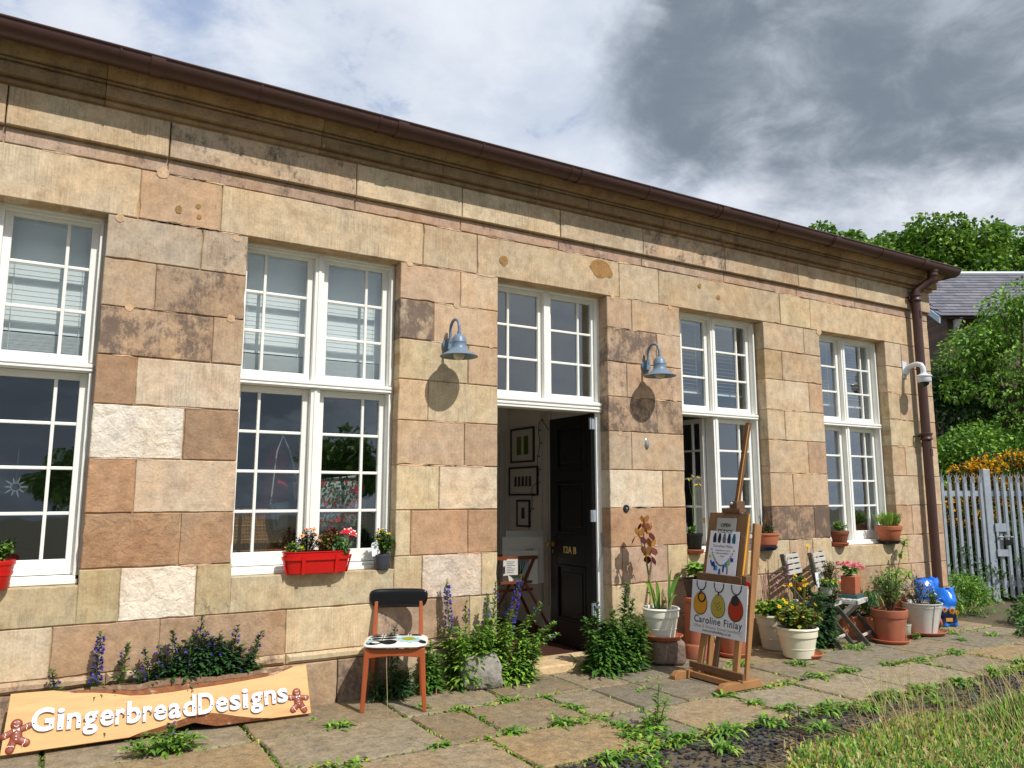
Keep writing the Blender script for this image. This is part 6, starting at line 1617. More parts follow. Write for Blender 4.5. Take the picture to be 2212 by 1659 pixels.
# ================================================================ ground
EARTH = mat('earth', S(92, 80, 60), .95, namt=.3, nscale=12, ndetail=8, bump=.8, bscale=40, n2=(S(74, 84, 44), 1.2, .45, .62))
g = MB(); g.poly([(-60, -60, -.035), (90, -60, -.035), (90, 80, -.035), (-60, 80, -.035)]); struct(g.build('ground', EARTH))
pm = bpy.data.materials.new('paving_stone'); pm.use_nodes = True
N = NT(pm.node_tree); b_ = N.n['Principled BSDF']; b_.inputs['Roughness'].default_value = .85; b_.inputs['Specular IOR Level'].default_value = .3
t_ = N.new('ShaderNodeTexCoord').outputs['Object']; a_ = N.new('ShaderNodeAttribute'); a_.attribute_name = 'Col'
cur = a_.outputs['Color']
n1 = N.noise(t_, 2.2, 8, .65); n2 = N.noise(t_, 14, 8, .7, .6); n3 = N.noise(t_, 70, 4, .6)
cur = N.mix(N.mapr(n1, .42, .64, 0, .6), cur, N.mix(1.0, cur, (1.10, .96, .80), 'MULTIPLY'))
cur = N.mix(N.mapr(N.noise(N.mapping(t_, (1, 1, 1), (4, 4, 1)), 5, 8, .7), .52, .70, 0, .6), cur, (S(92, 88, 80)))
cur = N.mix(N.mapr(N.noise(N.mapping(t_, (1, 1, 1), (8, 1, 1)), 9, 8, .72), .60, .72, 0, .55), cur, (S(70, 62, 48)))
sv = N.new('ShaderNodeVectorMath', operation='SCALE'); N.l.new(cur, sv.inputs[0]); N.l.new(N.math('ADD', N.mapr(n2, .3, .7, .62, 1.28, False), N.mapr(n3, .3, .7, -.24, .24, False)), sv.inputs['Scale'])
N.l.new(sv.outputs[0], b_.inputs['Base Color'])
bp = N.new('ShaderNodeBump'); bp.inputs['Strength'].default_value = .9; bp.inputs['Distance'].default_value = .018
N.l.new(N.math('ADD', n2, N.math('MULTIPLY', n3, .25)), bp.inputs['Height']); N.l.new(bp.outputs[0], b_.inputs['Normal'])
pv = MB(); JOINTS = []
rows = [(-.03, -.66, [-1.2, .05, 1.18, 2.19, 3.02, 3.73, 4.16, 5.4, 6.3, 7.05, 7.9, 8.8, 9.6]),
        (-.66, -1.32, [-1.2, -.2, 1.2, 2.20, 2.61, 3.30, 3.73, 4.16, 4.78, 5.42, 6.2, 7.3, 8.1, 9.0, 9.6]),
        (-1.32, -1.95, [-1.2, .5, 1.55, 2.45, 3.33, 3.72, 4.54, 5.25, 5.95, 6.9, 7.7, 8.6, 9.6])]
srnd = random.Random(21)
PC = [S(146, 130, 104), S(140, 128, 106), S(150, 130, 98), S(130, 121, 103), S(148, 136, 114), S(136, 121, 96)]
for ri, (ya, yb, xs) in enumerate(rows):
    for i in range(len(xs) - 1):
        x0, x1 = xs[i], xs[i + 1]
        c = srnd.choice(PC); v = srnd.uniform(.9, 1.08); zt_ = srnd.uniform(-.006, .004)
        g_ = srnd.uniform(.008, .016); q = []
        cs_ = [(x0 + g_, yb + g_ + srnd.uniform(-.012, .012)), (x1 - g_, yb + g_ + srnd.uniform(-.012, .012)), (x1 - g_, ya - g_), (x0 + g_, ya - g_)]
        for k in range(4):
            p, r = cs_[k], cs_[(k + 1) % 4]; L = math.hypot(r[0] - p[0], r[1] - p[1]); n = max(2, int(L / .09))
            for j in range(n):
                t = j / n; jx = srnd.uniform(-.007, .007); q.append((p[0] + (r[0] - p[0]) * t + jx, p[1] + (r[1] - p[1]) * t + srnd.uniform(-.007, .007)))
        n = len(q); cx_, cy_ = (x0 + x1) / 2, (ya + yb) / 2
        top = [(cx_ + (p[0] - cx_) * (1 - .014 / (x1 - x0)), cy_ + (p[1] - cy_) * (1 - .02 / (ya - yb)), zt_) for p in q]
        vs = top + [(p[0], p[1], zt_ - .012) for p in q] + [(p[0], p[1], -.06) for p in q]
        fs = [tuple(range(n))] + [(n + k, n + (k + 1) % n, (k + 1) % n, k) for k in range(n)] + [(2 * n + k, 2 * n + (k + 1) % n, n + (k + 1) % n, n + k) for k in range(n)]
        pv._add(vs, fs, col=tuple(z_ * v for z_ in c))
        JOINTS.append((x0, ya, x0, yb)); JOINTS.append((x0, yb, x1, yb))
struct(pv.build('paving', pm))
# moss and small weeds growing in the joints: nobody could count it
ms = MB(); P = []; D = []; L_ = []; Wd = []; C = []
jr = np.random.default_rng(5)
def clumpf(x, y): return max(0, math.sin(x * 3.1 + 1.3 * y) + math.sin(x * 7.3 - 2 * y) * .7 + math.sin(x * 1.3 + 5 * y) * .6)
for (xa, ya, xb, yb) in JOINTS:
    L = math.hypot(xb - xa, yb - ya); n = int(L * 620)
    for i in range(n):
        t = jr.random(); x, y = xa + (xb - xa) * t, ya + (yb - ya) * t
        if y > -.1: continue
        d = clumpf(x, y) * (1.0 if y < -.9 else .55)
        if jr.random() > .13 + d * .6: continue
        big = jr.random() < .30 * d
        a = jr.uniform(0, 2 * PI); e = jr.uniform(.1, 1.2)
        P.append((x + jr.normal(0, .010 + .014 * d), y + jr.normal(0, .010 + .014 * d), -.022)); D.append((math.cos(a) * math.cos(e), math.sin(a) * math.cos(e), math.sin(e)))
        L_.append(jr.uniform(.03, .06) + (.035 if big else 0)); Wd.append(.012 + (.007 if big else 0))
        C.append((G_LT + G_MD + G_YL + [S(120, 128, 50)])[jr.integers(0, 9)])
ms.leaves(P, D, L_, Wd, np.array(C) * jr.uniform(.8, 1.2, (len(C), 1)), droop=.4)
stuff(ms.build('joint_moss', LEAF), 'moss and tiny weeds filling the joints of the paving', 'moss')

# larger weeds one can point to
wl = [((.12, -1.0), 'beside the lower left corner of the wooden sign', .7), ((1.72, -.62), 'on the paving just right of the wooden sign', 1.1), ((1.62, -.40), 'at the right-hand foot of the wooden sign', .6), ((2.60, -.66), 'in the joint in front of the rough stone', .8), ((3.02, -.62), 'in the joint right of the rough stone', .9),
      ((3.30, -.72), 'in front of the doorstep', .7), ((3.34, -1.05), 'in the cross joint below the doorstep', .8), ((2.40, -.48), 'by the front right leg of the vinyl chair', .7), ((4.05, -.9), 'in the paving before the bushy plant right of the door', .7), ((4.52, -.35), 'between the bushy plant and the stone block', .6),
      ((4.50, -1.36), 'just in front of the easel foot', 1.0), ((4.53, -1.6), 'in a joint left of the easel foot', .9), ((4.62, -1.85), 'at the paving edge below the easel', 1.2), ((5.10, -.52), 'behind the easel foot', .8), ((5.45, -.62), 'left of the front cream pot', 1.1),
      ((5.85, -.92), 'at the foot of the front cream pot', 1.3), ((5.6, -1.33), 'in the middle joint right of the easel', 1.5), ((6.0, -1.30), 'in the middle joint in front of the cream pots', 1.2), ((6.55, -1.33), 'in the middle joint below the folding chairs', .9), ((6.95, -.72), 'in front of the folding chair feet', 1.2),
      ((6.45, -.62), 'right of the front cream saucer', 1.0), ((8.62, -.74), 'beside the wide bucket saucer', .8), ((7.05, -1.35), 'in the joint before the large banded pot', .9), ((7.6, -1.33), 'in the joint at the right of the paving', 1.1), ((8.35, -1.0), 'on the paving below the white bucket', .9),
      ((8.9, -1.0), 'on the paving below the blue bags', 1.0), ((3.05, -1.33), 'in the middle joint left of the doorstep', 1.2), ((3.33, -1.55), 'low in the joint near the slate strip', .9), ((2.12, -1.32), 'in the joint near the bottom edge', .8), ((2.65, -1.30), 'in the bottom joint below the rough stone', .9),
      ((3.28, -1.78), 'at the paving edge beside the slate chips', 1.3), ((3.48, -1.94), 'on the edge of the slate chips', 1.2), ((3.85, -1.98), 'among the slate chips left of the grass', 1.2), ((4.25, -2.0), 'among the slate chips below the easel', 1.3), ((4.9, -1.98), 'at the paving edge right of the easel', 1.5), ((5.15, -2.1), 'among the slate chips at the grass edge', 1.3), ((5.55, -2.0), 'at the paving edge below the middle joint weed', 1.4), ((6.0, -2.0), 'at the paving edge below the folding chairs', 1.5), ((6.5, -2.0), 'at the paving edge below the banded pot', 1.4), ((7.1, -1.96), 'at the far right paving edge', 1.4), ((3.6, -2.2), 'in the slate chips at the bottom of the picture', 1.0), ((2.9, -2.0), 'at the paving edge at the bottom of the picture', 1.0), ((3.05, -2.2), 'in the slate chips beside the bottom edge', .9), ((4.45, -2.25), 'in the slate chips at the tip of the grass', 1.0), ((5.75, -2.25), 'at the back of the grass', 1.1), ((7.7, -1.9), 'at the paving edge near the fence', 1.5)]
for (x, y), where, s_ in wl:
    tuft('low green weed rosette ' + where, (x, y, -.012), int(48 * s_), .14 * s_, .125 * min(s_, 1.2), G_MD + G_MD + G_LT, .018, (.12, .95))
# taller seedling by the slate strip
bugloss('upright branching weed seedling by the slate chips', (3.50, -1.72, -.02), [(0, 0, .30, .03, 0, 0, .5), (.02, 0, .20, .10, .02, 0, .6), (-.04, 0, .16, -.08, 0, 0, .8)], G_MD + G_LT, 26, .12, lw=.018, ll=.08, name='weed_seedling', cat='weed')
# thin dry grass stalks on the paving
for (x, y, h, lx, lab) in ((1.95, -.92, .42, -.02, 'dry grass stalk standing in front of the vinyl chair'), (2.1, -1.36, .30, -.02, 'short dry grass stalk left of the chair at the bottom'), (2.95, -1.75, .30, -.06, 'dry grass stalk bending over the lowest slab'), (5.9, -1.95, .48, .0, 'tall dry grass stalk in front of the banded pot')):
    m = MB(); p = stem_pts((0, 0, -.02), (lx, 0, h)); m.tube([tuple(q) for q in p], .0022, 4, col=S(186, 166, 120)); m.tube([tuple(p[-1]), tuple(p[-1] + np.array([0, 0, .05]))], [.004, .002], 5, col=S(170, 140, 104))
    tag(m.build('grass_stalk', LEAFD, loc=(x, y, 0)), lab, 'grass')

# slate chippings
sr = np.random.default_rng(8); sl_m = MB()
def slate_w(x): return -2.0, -2.45 - .08 * math.sin(x * 2.1)
n = 7000
for i in range(n):
    x = sr.uniform(1.6, 9.2); y0_, y1_ = slate_w(x); y = sr.uniform(y1_, y0_ + .06)
    dens = .28 + .6 * max(0, math.sin(x * 1.9 + .6) + .4 * math.sin(x * 5))
    if sr.random() > dens: continue
    s_ = sr.uniform(.006, .024); a = sr.uniform(0, PI); tl = sr.uniform(-.35, .35, 2); z_ = -.030 + sr.uniform(0, .018)
    k = sr.integers(4, 6); pts = []
    for j in range(k):
        t = a + 2 * PI * j / k; r = s_ * sr.uniform(.7, 1.25); px_, py_ = r * math.cos(t), r * .75 * math.sin(t)
        pts.append((x + px_, y + py_, z_ + px_ * tl[0] + py_ * tl[1]))
    c = np.array([S(88, 80, 68), S(76, 66, 54), S(58, 60, 70), S(44, 46, 54), S(74, 74, 82), S(70, 56, 52), S(96, 84, 74), S(52, 54, 66)][sr.integers(0, 8)]) * sr.uniform(.75, 1.2)
    b0 = [(p[0], p[1], p[2] - .006) for p in pts]
    sl_m._add(pts + b0, [tuple(range(k))] + [(k + j, k + (j + 1) % k, (j + 1) % k, j) for j in range(k)], col=tuple(c))
stuff(sl_m.build('slate_chips', mat('slate_chip', attr=True, rough=.5, spec=.4)), 'strip of dark slate chippings between the paving and the grass', 'gravel')

# grass
gr = np.random.default_rng(13)
def grass(n, fx, fy, hmin, hmax, cols, w, lean=(.35, .12), dry=.3, tallf=None):
    m = MB(); x = fx(n); y = fy(n, x)
    keep = np.ones(n, bool)
    h = gr.uniform(hmin, hmax, n)
    if tallf is not None: h = h * tallf(x, y)
    az = gr.uniform(0, 2 * PI, n); ln_ = gr.uniform(.1, .55, n)
    D = np.stack([np.cos(az) * ln_ + lean[0], np.sin(az) * ln_ + lean[1], np.ones(n)], 1)
    C = pick(cols, n, .22)
    dr = gr.random(n) < dry
    C[dr] = pick([S(196, 180, 124), S(176, 158, 104), S(160, 140, 92)], int(dr.sum()), .15)
    m.leaves(np.stack([x, y, np.full(n, -.035)], 1), D, h, w, C, droop=.22, up=(.3, 1, .2))
    return m
def edge_y(x): return -2.53 - .09 * np.sin(x * 2.3) + .05 * np.sin(x * 5.1) - np.clip((3.9 - x) * .25, 0, .5)
def tallf(x, y):
    v = np.sin(x * 2.2 + .7) * .5 + np.sin(x * .9 + y * 2) * .4 + np.sin(x * 4.3 - y * 3) * .3
    ed = np.clip((edge_y(x) - y) / .28, .0, 1)
    return (.14 + .86 * np.clip(.45 + 1.1 * v, 0, 1)) * (.10 + .90 * ed) * np.clip((x - 3.3) / 1.6, .14, 1.0)
gm = grass(52000, lambda n: gr.uniform(1.2, 9.5, n) if False else 1.2 + 8.3 * gr.beta(1.2, 1.4, n), lambda n, x: edge_y(x) - np.abs(gr.normal(0, .55, n)), .16, .44, G_MD + G_LT + [S(120, 134, 58), S(96, 112, 46), S(70, 92, 40), S(60, 80, 36)], .010, dry=.17, tallf=tallf)
g2 = grass(16000, lambda n: gr.uniform(1.0, 9.5, n), lambda n, x: edge_y(x) + .05 - np.abs(gr.normal(0, .35, n)), .03, .10, G_LT + G_YL + G_MD + G_MD, .012, (0, 0), .30)
o_ = len(gm.v); gm.v += g2.v; gm.c += g2.c; gm.p += g2.p; gm.f += [tuple(i + o_ for i in f) for f in g2.f]; gm.m += g2.m
g3 = grass(520, lambda n: 4.3 + 4.6 * gr.random(n), lambda n, x: edge_y(x) - np.abs(gr.normal(.1, .4, n)), .45, .66, [S(200, 184, 132), S(186, 168, 116)], .0032, (-.15, .0), 1.0)
o_ = len(gm.v); gm.v += g3.v; gm.c += g3.c; gm.p += g3.p; gm.f += [tuple(i + o_ for i in f) for f in g3.f]; gm.m += g3.m
stuff(gm.build('grass', LEAF), 'rough long grass, green and straw coloured, at the front right', 'grass')
# thatch of dead stems under it
th_ = MB(); n = 5200; x = gr.uniform(1.2, 9.2, n); y = edge_y(x) + .16 - np.abs(gr.normal(0, .55, n)); a = gr.uniform(0, 2 * PI, n)
th_.leaves(np.stack([x, y, gr.uniform(-.03, -.005, n)], 1), np.stack([np.cos(a), np.sin(a), gr.uniform(.0, .25, n)], 1), gr.uniform(.05, .16, n), .005, pick([S(180, 160, 112), S(150, 130, 90), S(128, 108, 74)], n), droop=.05)
stuff(th_.build('dead_grass', LEAFD), 'thatch of dead grass stems under the grass', 'dead grass')
# dead brown dock stalks
m = MB()
for i in range(3):
    x = i * .05 - .05; p = [(x, 0, -.03), (x + R_(-.01, .01), 0, .16), (x + R_(-.03, .03), 0, .24)]; m.tube(p, .002, 5, col=S(86, 52, 40))
    for k in range(14): q = R_(.4, 1); m.ball((x + R_(-.02, .02), R_(-.01, .01),   .24 * q), .004, 5, 4, col=S(96, 54, 40))
tag(m.build('dock_stalk', LEAFD, loc=(3.95, -2.45, 0)), 'dead reddish brown dock stalks at the tip of the grass', 'weed')
for i in range(14):
    pass

# ================================================================ palisade fence and gate
FX = 0
F0 = Vector((0, -5.7815, 0)) + Vector((math.sin(YAW), math.cos(YAW), 0)) * 11.65 + Vector((math.cos(YAW), -math.sin(YAW), 0)) * ((2046 - 1106) / 1654.3 * 11.6)
FROT = (0, 0, -YAW + PI / 2)
fn = thing('palisade_fence', 'grey galvanised palisade fence with split spiked tops beside the building corner', 'fence', F0, FROT)
def pale(mb, y, h=1.80, z0=.02, x=0):
    w, d = .034, .018
    prof = [(-w, -.0), (-w * .45, -d), (w * .45, -d), (w, 0), (w * .9, .004), (w * .4, -d + .004), (-w * .4, -d + .004), (-w * .9, .004)]
    vs = []; n = len(prof)
    for z_ in (z0, h):
        for (a, b) in prof: vs.append((x + b - .03, y + a, z_))
    fs = [(i, (i + 1) % n, n + (i + 1) % n, n + i) for i in range(n)]
    mb._add(vs, fs)
    # three splayed points
    for (a0, a1, tx, ty) in ((-w, -w * .35, -.03, -.045), (-w * .35, w * .35, -.055, 0), (w * .35, w, -.03, .045)):
        dpt = .17 if ty == 0 else .13
        mb._add([(x - .03 - .012, y + a0, h), (x - .03 - .012, y + a1, h), (x - .03 - .008, y + a1 * .8, h + dpt * .55), (x - .03 - .008, y + a0 * .8, h + dpt * .55), (x - .03 + tx * .5, y + (a0 + a1) / 2 + ty * .6, h + dpt)], [(0, 1, 2, 3), (3, 2, 4), (1, 0, 3, 2)])
for i in range(6):
    m = MB(); pale(m, .13 - i * .116, 1.70); m.build('pale', GALV, fn)
m = MB(); m.box(-.025, .02, -.48, .3, 1.50, 1.58); m.box(-.025, .02, -.48, .3, .16, .24); m.build('rail', GALV, fn)
m = MB(); m.box(-.05, .05, -.60, -.50, -.05, 1.90); m.build('post', GALV, fn, bevel=.004)
gt_ = thing('palisade_gate', 'grey palisade gate with a padlocked slide bolt right of the fence post', 'gate', F0, FROT)
for i in range(13):
    m = MB(); pale(m, -.69 - i * .108, 1.70, .03); m.build('pale', GALV, gt_)
m = MB(); m.box(-.01, .035, -2.05, -.63, 1.50, 1.58); m.box(-.01, .035, -2.05, -.63, .18, .26); m.box(-.015, .04, -1.20, -1.16, .1, 1.72); m.build('rail', GALV, gt_)
m = MB(); m.box(-.075, -.06, -.76, -.60, .98, 1.10); m.box(-.075, -.06, -.76, -.60, .62, .72); m.box(-.073, -.06, -.64, -.61, .72, .98); m.build('lock_plate', GALV, gt_)
m = MB(); m.box(-.11, -.08, -.80, -.70, .78, .86); m.tube([(-.095, -.79, .86), (-.095, -.79, .92), (-.095, -.71, .92), (-.095, -.71, .86)], .009, 6); m.tube([(-.09, -.84, .90), (-.09, -.62, .90)], .012, 6); m.build('padlock', mat('dark_steel', S(60, 60, 62), .4, .8), gt_)

# ================================================================ planting behind and at the fence
def clump_leaves(mb, centers, radii, per, ll, lw, greens, outward=None, droop=.35, quad=True, shell=.55):
    """leaf clumps filling a set of ellipsoid puffs, denser near the skin"""
    for c, r in zip(centers, radii):
        n = per; r = np.broadcast_to(np.asarray(r, float), (3,))
        v = nr.normal(0, 1, (n, 3)); v /= np.linalg.norm(v, axis=1, keepdims=True)
        q = shell + (1 - shell) * nr.uniform(0, 1, n) ** .6
        P = np.asarray(c) + v * r * q[:, None]
        D = v + nr.normal(0, .7, (n, 3)); D[:, 2] -= .15
        mb.leaves(P, D, ll * nr.uniform(.6, 1.25, n), lw * nr.uniform(.7, 1.2, n), pick(greens, n, .25), droop=droop, quad=quad, up=nr.normal(0, .6, (n, 3)) + np.array([0, 0, 1]))
def scatter_bush(name, label, cat, loc, size, puffs, per, ll, lw, greens, pr=.28, flower=None, trunk=True, group=None):
    t = thing(name, label, cat, loc, 0, group); lf = MB(); tk = MB(); cs_ = []; rs_ = []
    for i in range(puffs):
        a = R_(0, 2 * PI); q = R_(.1, 1) ** .6; z_ = R_(.08, 1.0)
        w_ = math.sqrt(max(.05, 1 - (max(0, z_ - .35) / .68) ** 2))
        c = (size[0] * q * w_ * math.cos(a), size[1] * q * w_ * math.sin(a), size[2] * z_)
        cs_.append(c); rs_.append(np.array([1, 1, .8]) * pr * R_(.7, 1.25))
    clump_leaves(lf, cs_, rs_, per, ll, lw, greens, shell=.3)
    if trunk:
        for c in cs_[::2]: p = stem_pts((c[0] * .1, c[1] * .1, 0), c, n=6); tk.tube([tuple(v) for v in p], [.014 * size[2] * (1 - .8 * i / 5) for i in range(6)], 5)
    lf.build('foliage', LEAF, t)
    if tk.v: tk.build('branch', BARK, t)
    if flower:
        f = MB(); cols, k, sz, zmin = flower
        for i in range(k):
            c, r = cs_[i % puffs], rs_[i % puffs]
            if c[2] < size[2] * zmin: continue
            v = Vector((R_(-1, 1), R_(-1, 1), R_(-.2, 1))).normalized()
            p = (c[0] + v.x * r[0], c[1] + v.y * r[1], c[2] + v.z * r[2]); n = 3
            f.leaves([p] * n, nr.normal(0, 1, (n, 3)), sz, sz * .8, pick(cols, n), droop=0, quad=True)
        f.build('flower', PETAL, t)
    return t
GORSE = [S(64, 76, 36), S(80, 88, 40), S(48, 60, 30)]
def FP(s, b): return (F0.x + math.cos(YAW) * s + math.sin(YAW) * b, F0.y - math.sin(YAW) * s + math.cos(YAW) * b)
for ((x, y), h, lab) in ((FP(.1, .95), 1.9, 'gorse bush with orange-yellow flowers behind the fence, nearest the building'), (FP(.95, .9), 2.06, 'gorse bush with orange-yellow flowers behind the gate'), (FP(1.85, .9), 2.15, 'gorse bush with orange-yellow flowers at the right edge behind the gate')):
    scatter_bush('gorse_bush', lab, 'bush', (x, y, -.03), (.62, .66, h), 46, 130, .085, .022, GORSE, .20, ([S(232, 176, 24), S(244, 192, 30), S(214, 150, 20)], 1500, .045, .55), group='gorse bushes behind the fence')
for ((x, y), lab, w_, h_) in ((FP(.2, .35), 'dark bramble growth behind the fence pales', .35, .8), (FP(.95, .35), 'dark bramble growth behind the gate', .35, .9), (FP(1.75, .4), 'dark bramble growth at the right end of the gate', .35, .9)):
    scatter_bush('bramble', lab, 'bush', (x, y, -.03), (w_, .55, h_), 24, 60, .07, .04, G_DK, .20, group='brambles behind the fence')
scatter_bush('weed_patch', 'leafy green weeds at the foot of the fence beside the blue bags', 'weeds', (10.55, .25, -.03), (.62, .42, .42), 30, 110, .075, .020, G_MD + G_LT, .15, trunk=False)
scatter_bush('weed_patch', 'dark green creeping plant right of the paving under the gate', 'weeds', (10.45, -.95, -.03), (.5, .42, .26), 26, 110, .06, .028, G_DK + G_MD, .14, trunk=False)
scatter_bush('weed_patch', 'green weeds at the far right end of the paving', 'weeds', (9.3, -1.45, -.03), (.45, .35, .22), 20, 90, .06, .026, G_MD + G_DK, .12, trunk=False)
scatter_bush('bramble', 'dark twiggy bush leaning on the gate at the right edge', 'bush', (*FP(1.25, -.35), -.03), (.30, .25, .85), 22, 60, .06, .028, G_DK + GORSE, .16, ([S(226, 170, 30)], 20, .03, .6), group='brambles behind the fence')

# ================================================================ brick house beyond
hr = Vector((math.cos(YAW), -math.sin(YAW), 0)); hn = Vector((math.sin(YAW), math.cos(YAW), 0))
E0 = Vector((24.123, 7.839, 0)); EH = 7.243
HM = Matrix(((hr.x, hn.x, 0, E0.x), (hr.y, hn.y, 0, E0.y), (0, 0, 1, 0), (0, 0, 0, 1)))
hs = thing('brick_house', 'brick house with a purple-grey slate roof and white rafter ends beyond the fence', 'house', E0, (0, 0, -YAW))
bm_ = bpy.data.materials.new('dark_brick'); bm_.use_nodes = True
N = NT(bm_.node_tree); b_ = N.n['Principled BSDF']; b_.inputs['Roughness'].default_value = .9
tb = N.new('ShaderNodeTexCoord').outputs['Object']; mp = N.mapping(tb, rot=(PI / 2, 0, 0))
br = N.new('ShaderNodeTexBrick'); N.l.new(mp, br.inputs['Vector']); br.inputs['Scale'].default_value = 1.0
br.inputs['Brick Width'].default_value = .24; br.inputs['Row Height'].default_value = .085; br.inputs['Mortar Size'].default_value = .008
br.inputs['Color1'].default_value = (*S(104, 78, 66), 1); br.inputs['Color2'].default_value = (*S(74, 60, 54), 1); br.inputs['Mortar'].default_value = (*S(96, 86, 76), 1)
N.l.new(N.mix(N.mapr(N.noise(tb, 1.5, 6, .6), .4, .62, 0, .6), br.outputs['Color'], S(62, 54, 50)), b_.inputs['Base Color'])
run, rise = 3.2, 2.26
HL = 13.0
m = MB(); m.prism([(.42, -.1), (6.0, -.1), (6.0, EH - .02), (run, EH + rise - .15), (.42, EH - .02 + .2)], 'x', .35, HL - .3); m.build('wall', bm_, hs)
m = MB()
for r in range(4):
    for k in range(3):
        w_ = .20; x = .62 + k * .215 + (.1 if r % 2 else 0); m.box(x, min(x + w_, 1.32), .40, .43, 5.78 + r * .098, 5.78 + r * .098 + .085, col=tuple(q * R_(.85, 1.12) for q in S(196, 122, 80)))
m.build('brick_patch', mat('orange_brick', attr=True, rough=.85, namt=.2, nscale=20), hs)
# slated roof, every course lapped
SL2 = mat('slate_far', attr=True, rough=.55, spec=.4, namt=.16, nscale=6)
m = MB(); nrow = 15; sl_len = math.hypot(run, rise); ux_ = Vector((0, run / sl_len, rise / sl_len)); un = Vector((0, -rise / sl_len, run / sl_len))
for j in range(nrow):
    s0, s1 = sl_len * j / nrow - .06, sl_len * (j + 1) / nrow + .10
    x = -.12 + (0.16 if j % 2 else 0)
    while x < HL:
        kk = R_(.84, 1.1); w_ = R_(.40, .50); c = tuple(q * kk for q in rnd.choice([S(110, 109, 118), S(102, 100, 108), S(116, 113, 120), S(96, 96, 105)]))
        vs = []
        for (xx, ss, oo) in ((x + .004, s0, .036), (x + w_ - .004, s0, .036), (x + w_ - .004, s1, .006), (x + .004, s1, .006)):
            p = ux_ * ss + un * oo; vs.append((xx, p.y, p.z + EH))
        lo_ = [(v[0], v[1] - un.y * .018, v[2] - un.z * .018) for v in vs[:2]]
        m._add(vs + lo_, [(0, 1, 2, 3), (4, 5, 1, 0)], col=c); x += w_
p0 = ux_ * 0; m._add([(-.10, 0, EH - .01), (HL, 0, EH - .01), (HL, run, EH + rise - .01), (-.10, run, EH + rise - .01), (HL, 2 * run, EH - .01), (-.10, 2 * run, EH - .01)], [(0, 1, 2, 3), (3, 2, 4, 5)], col=S(80, 78, 88))
m.build('roof', SL2, hs)
m = MB(); m.tube([(-.12, run, EH + rise + .06), (HL, run, EH + rise + .06)], .10, 8); m.build('ridge', mat('lead', S(176, 184, 190), .5), hs)
for x in (.55, 1.35, 2.15, 2.95, 3.75): 
    m = MB(); m.prism([(.02, EH - .06), (.45, EH - .06), (.45, EH - .46), (.40, EH - .46)], 'x', x, x + .10); m.build('rafter_end', mat('pale_paint', S(214, 220, 224), .5), hs)
m = MB(); m.prism([(-.03, EH - .26), (-.03, EH - .03), (run, EH + rise - .03), (run, EH + rise - .26)], 'x', -.16, -.11); m.build('barge_board', mat('blue_grey_paint', S(150, 170, 186), .5), hs)
m = MB(); m.box(.02, HL, .03, .10, EH - .10, EH - .02); m.build('gutter', mat('dark_eaves', None), hs)

# ================================================================ trees
def limb(mb, a, b, r0, r1, n=7, wob=.06):
    a, b = Vector(a), Vector(b); L = (b - a).length; pts = []
    for i in range(n):
        t = i / (n - 1); p = a.lerp(b, t); p += Vector((R_(-1, 1), R_(-1, 1), R_(-.3, .6))) * wob * L * math.sin(PI * t); pts.append(tuple(p))
    mb.tube(pts, [r0 + (r1 - r0) * i / (n - 1) for i in range(n)], 7); return pts
def tree(name, label, loc, H, R, greens, npuff, per, ll, lw, pr, base=.35, seed=0, group=None, cz=None, flat=.9, lean=(0, 0)):
    t = thing(name, label, 'tree', loc, 0, group); tk = MB(); lf = MB()
    tr_top = (lean[0] * .5, lean[1] * .5, H * .55); limb(tk, (0, 0, -.1), tr_top, H * .028, H * .014, 9, .02)
    cs_ = []; rs_ = []
    for i in range(npuff):
        v = nr.normal(0, 1, 3); v /= np.linalg.norm(v); q = nr.uniform(.35, 1) ** .5
        zc_ = H * (base + 1) / 2; hz_ = H * (1 - base) / 2
        c = np.array([lean[0] + v[0] * R * q, lean[1] + v[1] * R * q, zc_ + v[2] * hz_ * q * flat])
        cs_.append(c); rs_.append(np.array([1, 1, .72]) * pr * nr.uniform(.65, 1.3))
        if i % 3 == 0: limb(tk, (tr_top[0] * .6, tr_top[1] * .6, H * nr.uniform(.28, .5)), tuple(c), H * .009, H * .002, 6, .06)
    clump_leaves(lf, cs_, rs_, per, ll, lw, greens, shell=.45, droop=.5)
    lf.build('crown', LEAF, t); tk.build('trunk', BARK, t)
    return t
SYC = [S(98, 140, 42), S(118, 156, 50), S(80, 120, 38), S(140, 168, 58), S(66, 100, 36)]
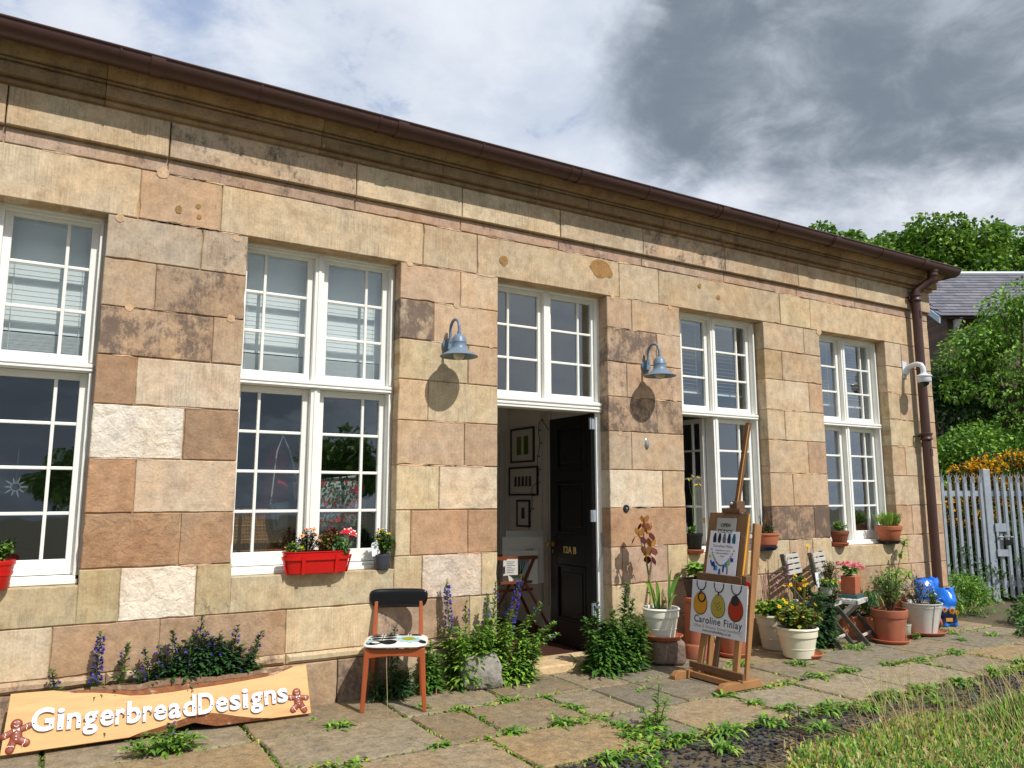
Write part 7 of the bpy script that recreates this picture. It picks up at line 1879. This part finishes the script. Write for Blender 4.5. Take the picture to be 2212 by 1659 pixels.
for (px_, dep, top_, R0, lab, sd_) in ((1842, 40, 16.4, 3.8, 'sycamore crown showing over the gutter end, leftmost of the far trees', 1), (1962, 42, 16.6, 3.4, 'sycamore crown beyond the slate roof, second from the left', 2), (2066, 41, 17.0, 3.8, 'tall sycamore crown beyond the slate roof ridge', 3), (2192, 43, 17.4, 4.2, 'sycamore crown beyond the slate roof at the right edge', 4), (2330, 42, 17.0, 4.2, 'sycamore crown just past the right edge beyond the slate roof', 5)):
    lat = (px_ - 1106) / 1654.3 * dep; p = Vector((0, -5.78, 0)) + hn * dep + hr * lat
    tree('sycamore_tree', lab, (p.x, p.y, 0), top_, R0, SYC, 95, 430, .25, .20, 1.0, base=.40, group='far sycamore trees')
LIME_ = [S(124, 164, 60), S(144, 180, 72), S(100, 142, 52), S(80, 118, 46)]
for (px_, dep, top_, R0, lab, per_) in ((2222, 17.0, 6.3, 1.62, 'broad leafy tree in front of the brick house at the right edge', 230), (2108, 16.2, 3.0, 1.0, 'smaller leafy tree in front of the brick wall, left of the broad tree', 200), (2400, 16.8, 5.6, 1.8, 'leafy tree outside the right edge before the slate roof', 160)):
    lat = (px_ - 1106) / 1654.3 * dep; p = Vector((0, -5.78, 0)) + hn * dep + hr * lat
    tree('leafy_tree', lab, (p.x, p.y, 0), top_, R0, LIME_, 80, int(per_ * 1.45), .10, .068, .46, base=.12, group='leafy trees before the brick house')
IVY = [S(46, 78, 38), S(58, 94, 42), S(38, 64, 34)]
for (px_, dep, h_, lab) in ((2046, 17.6, 4.2, 'dark ivy-clad shrub beside the building corner behind the fence'), (2120, 18.6, 4.4, 'dark green shrub behind the gorse'), (2205, 18.4, 3.8, 'dark green shrub behind the gorse at the right edge')):
    lat = (px_ - 1106) / 1654.3 * dep; p = Vector((0, -5.78, 0)) + hn * dep + hr * lat
    scatter_bush('ivy_shrub', lab, 'shrub', (p.x, p.y, -.03), (.95, .8, h_), 60, 130, .11, .085, IVY, .42, group='dark shrubs behind the fence')
# trees and a hedge behind the viewpoint, the ones the window glass mirrors
for (x, y, h_, R0, lab) in ((-14, -70, 5.2, 4.0, 'tree behind the viewpoint mirrored in the left window'), (2, -74, 5.6, 4.2, 'tree behind the viewpoint mirrored in the second window'), (24, -66, 7.5, 4.5, 'tree behind the viewpoint mirrored in the door glass'), (46, -60, 9.0, 5.0, 'tree behind the viewpoint mirrored in the right windows')):
    tree('leafy_tree', lab, (x, y, 0), h_, R0, SYC, 40, 150, .5, .4, 1.4, base=.15, group='mirrored trees behind the viewpoint')
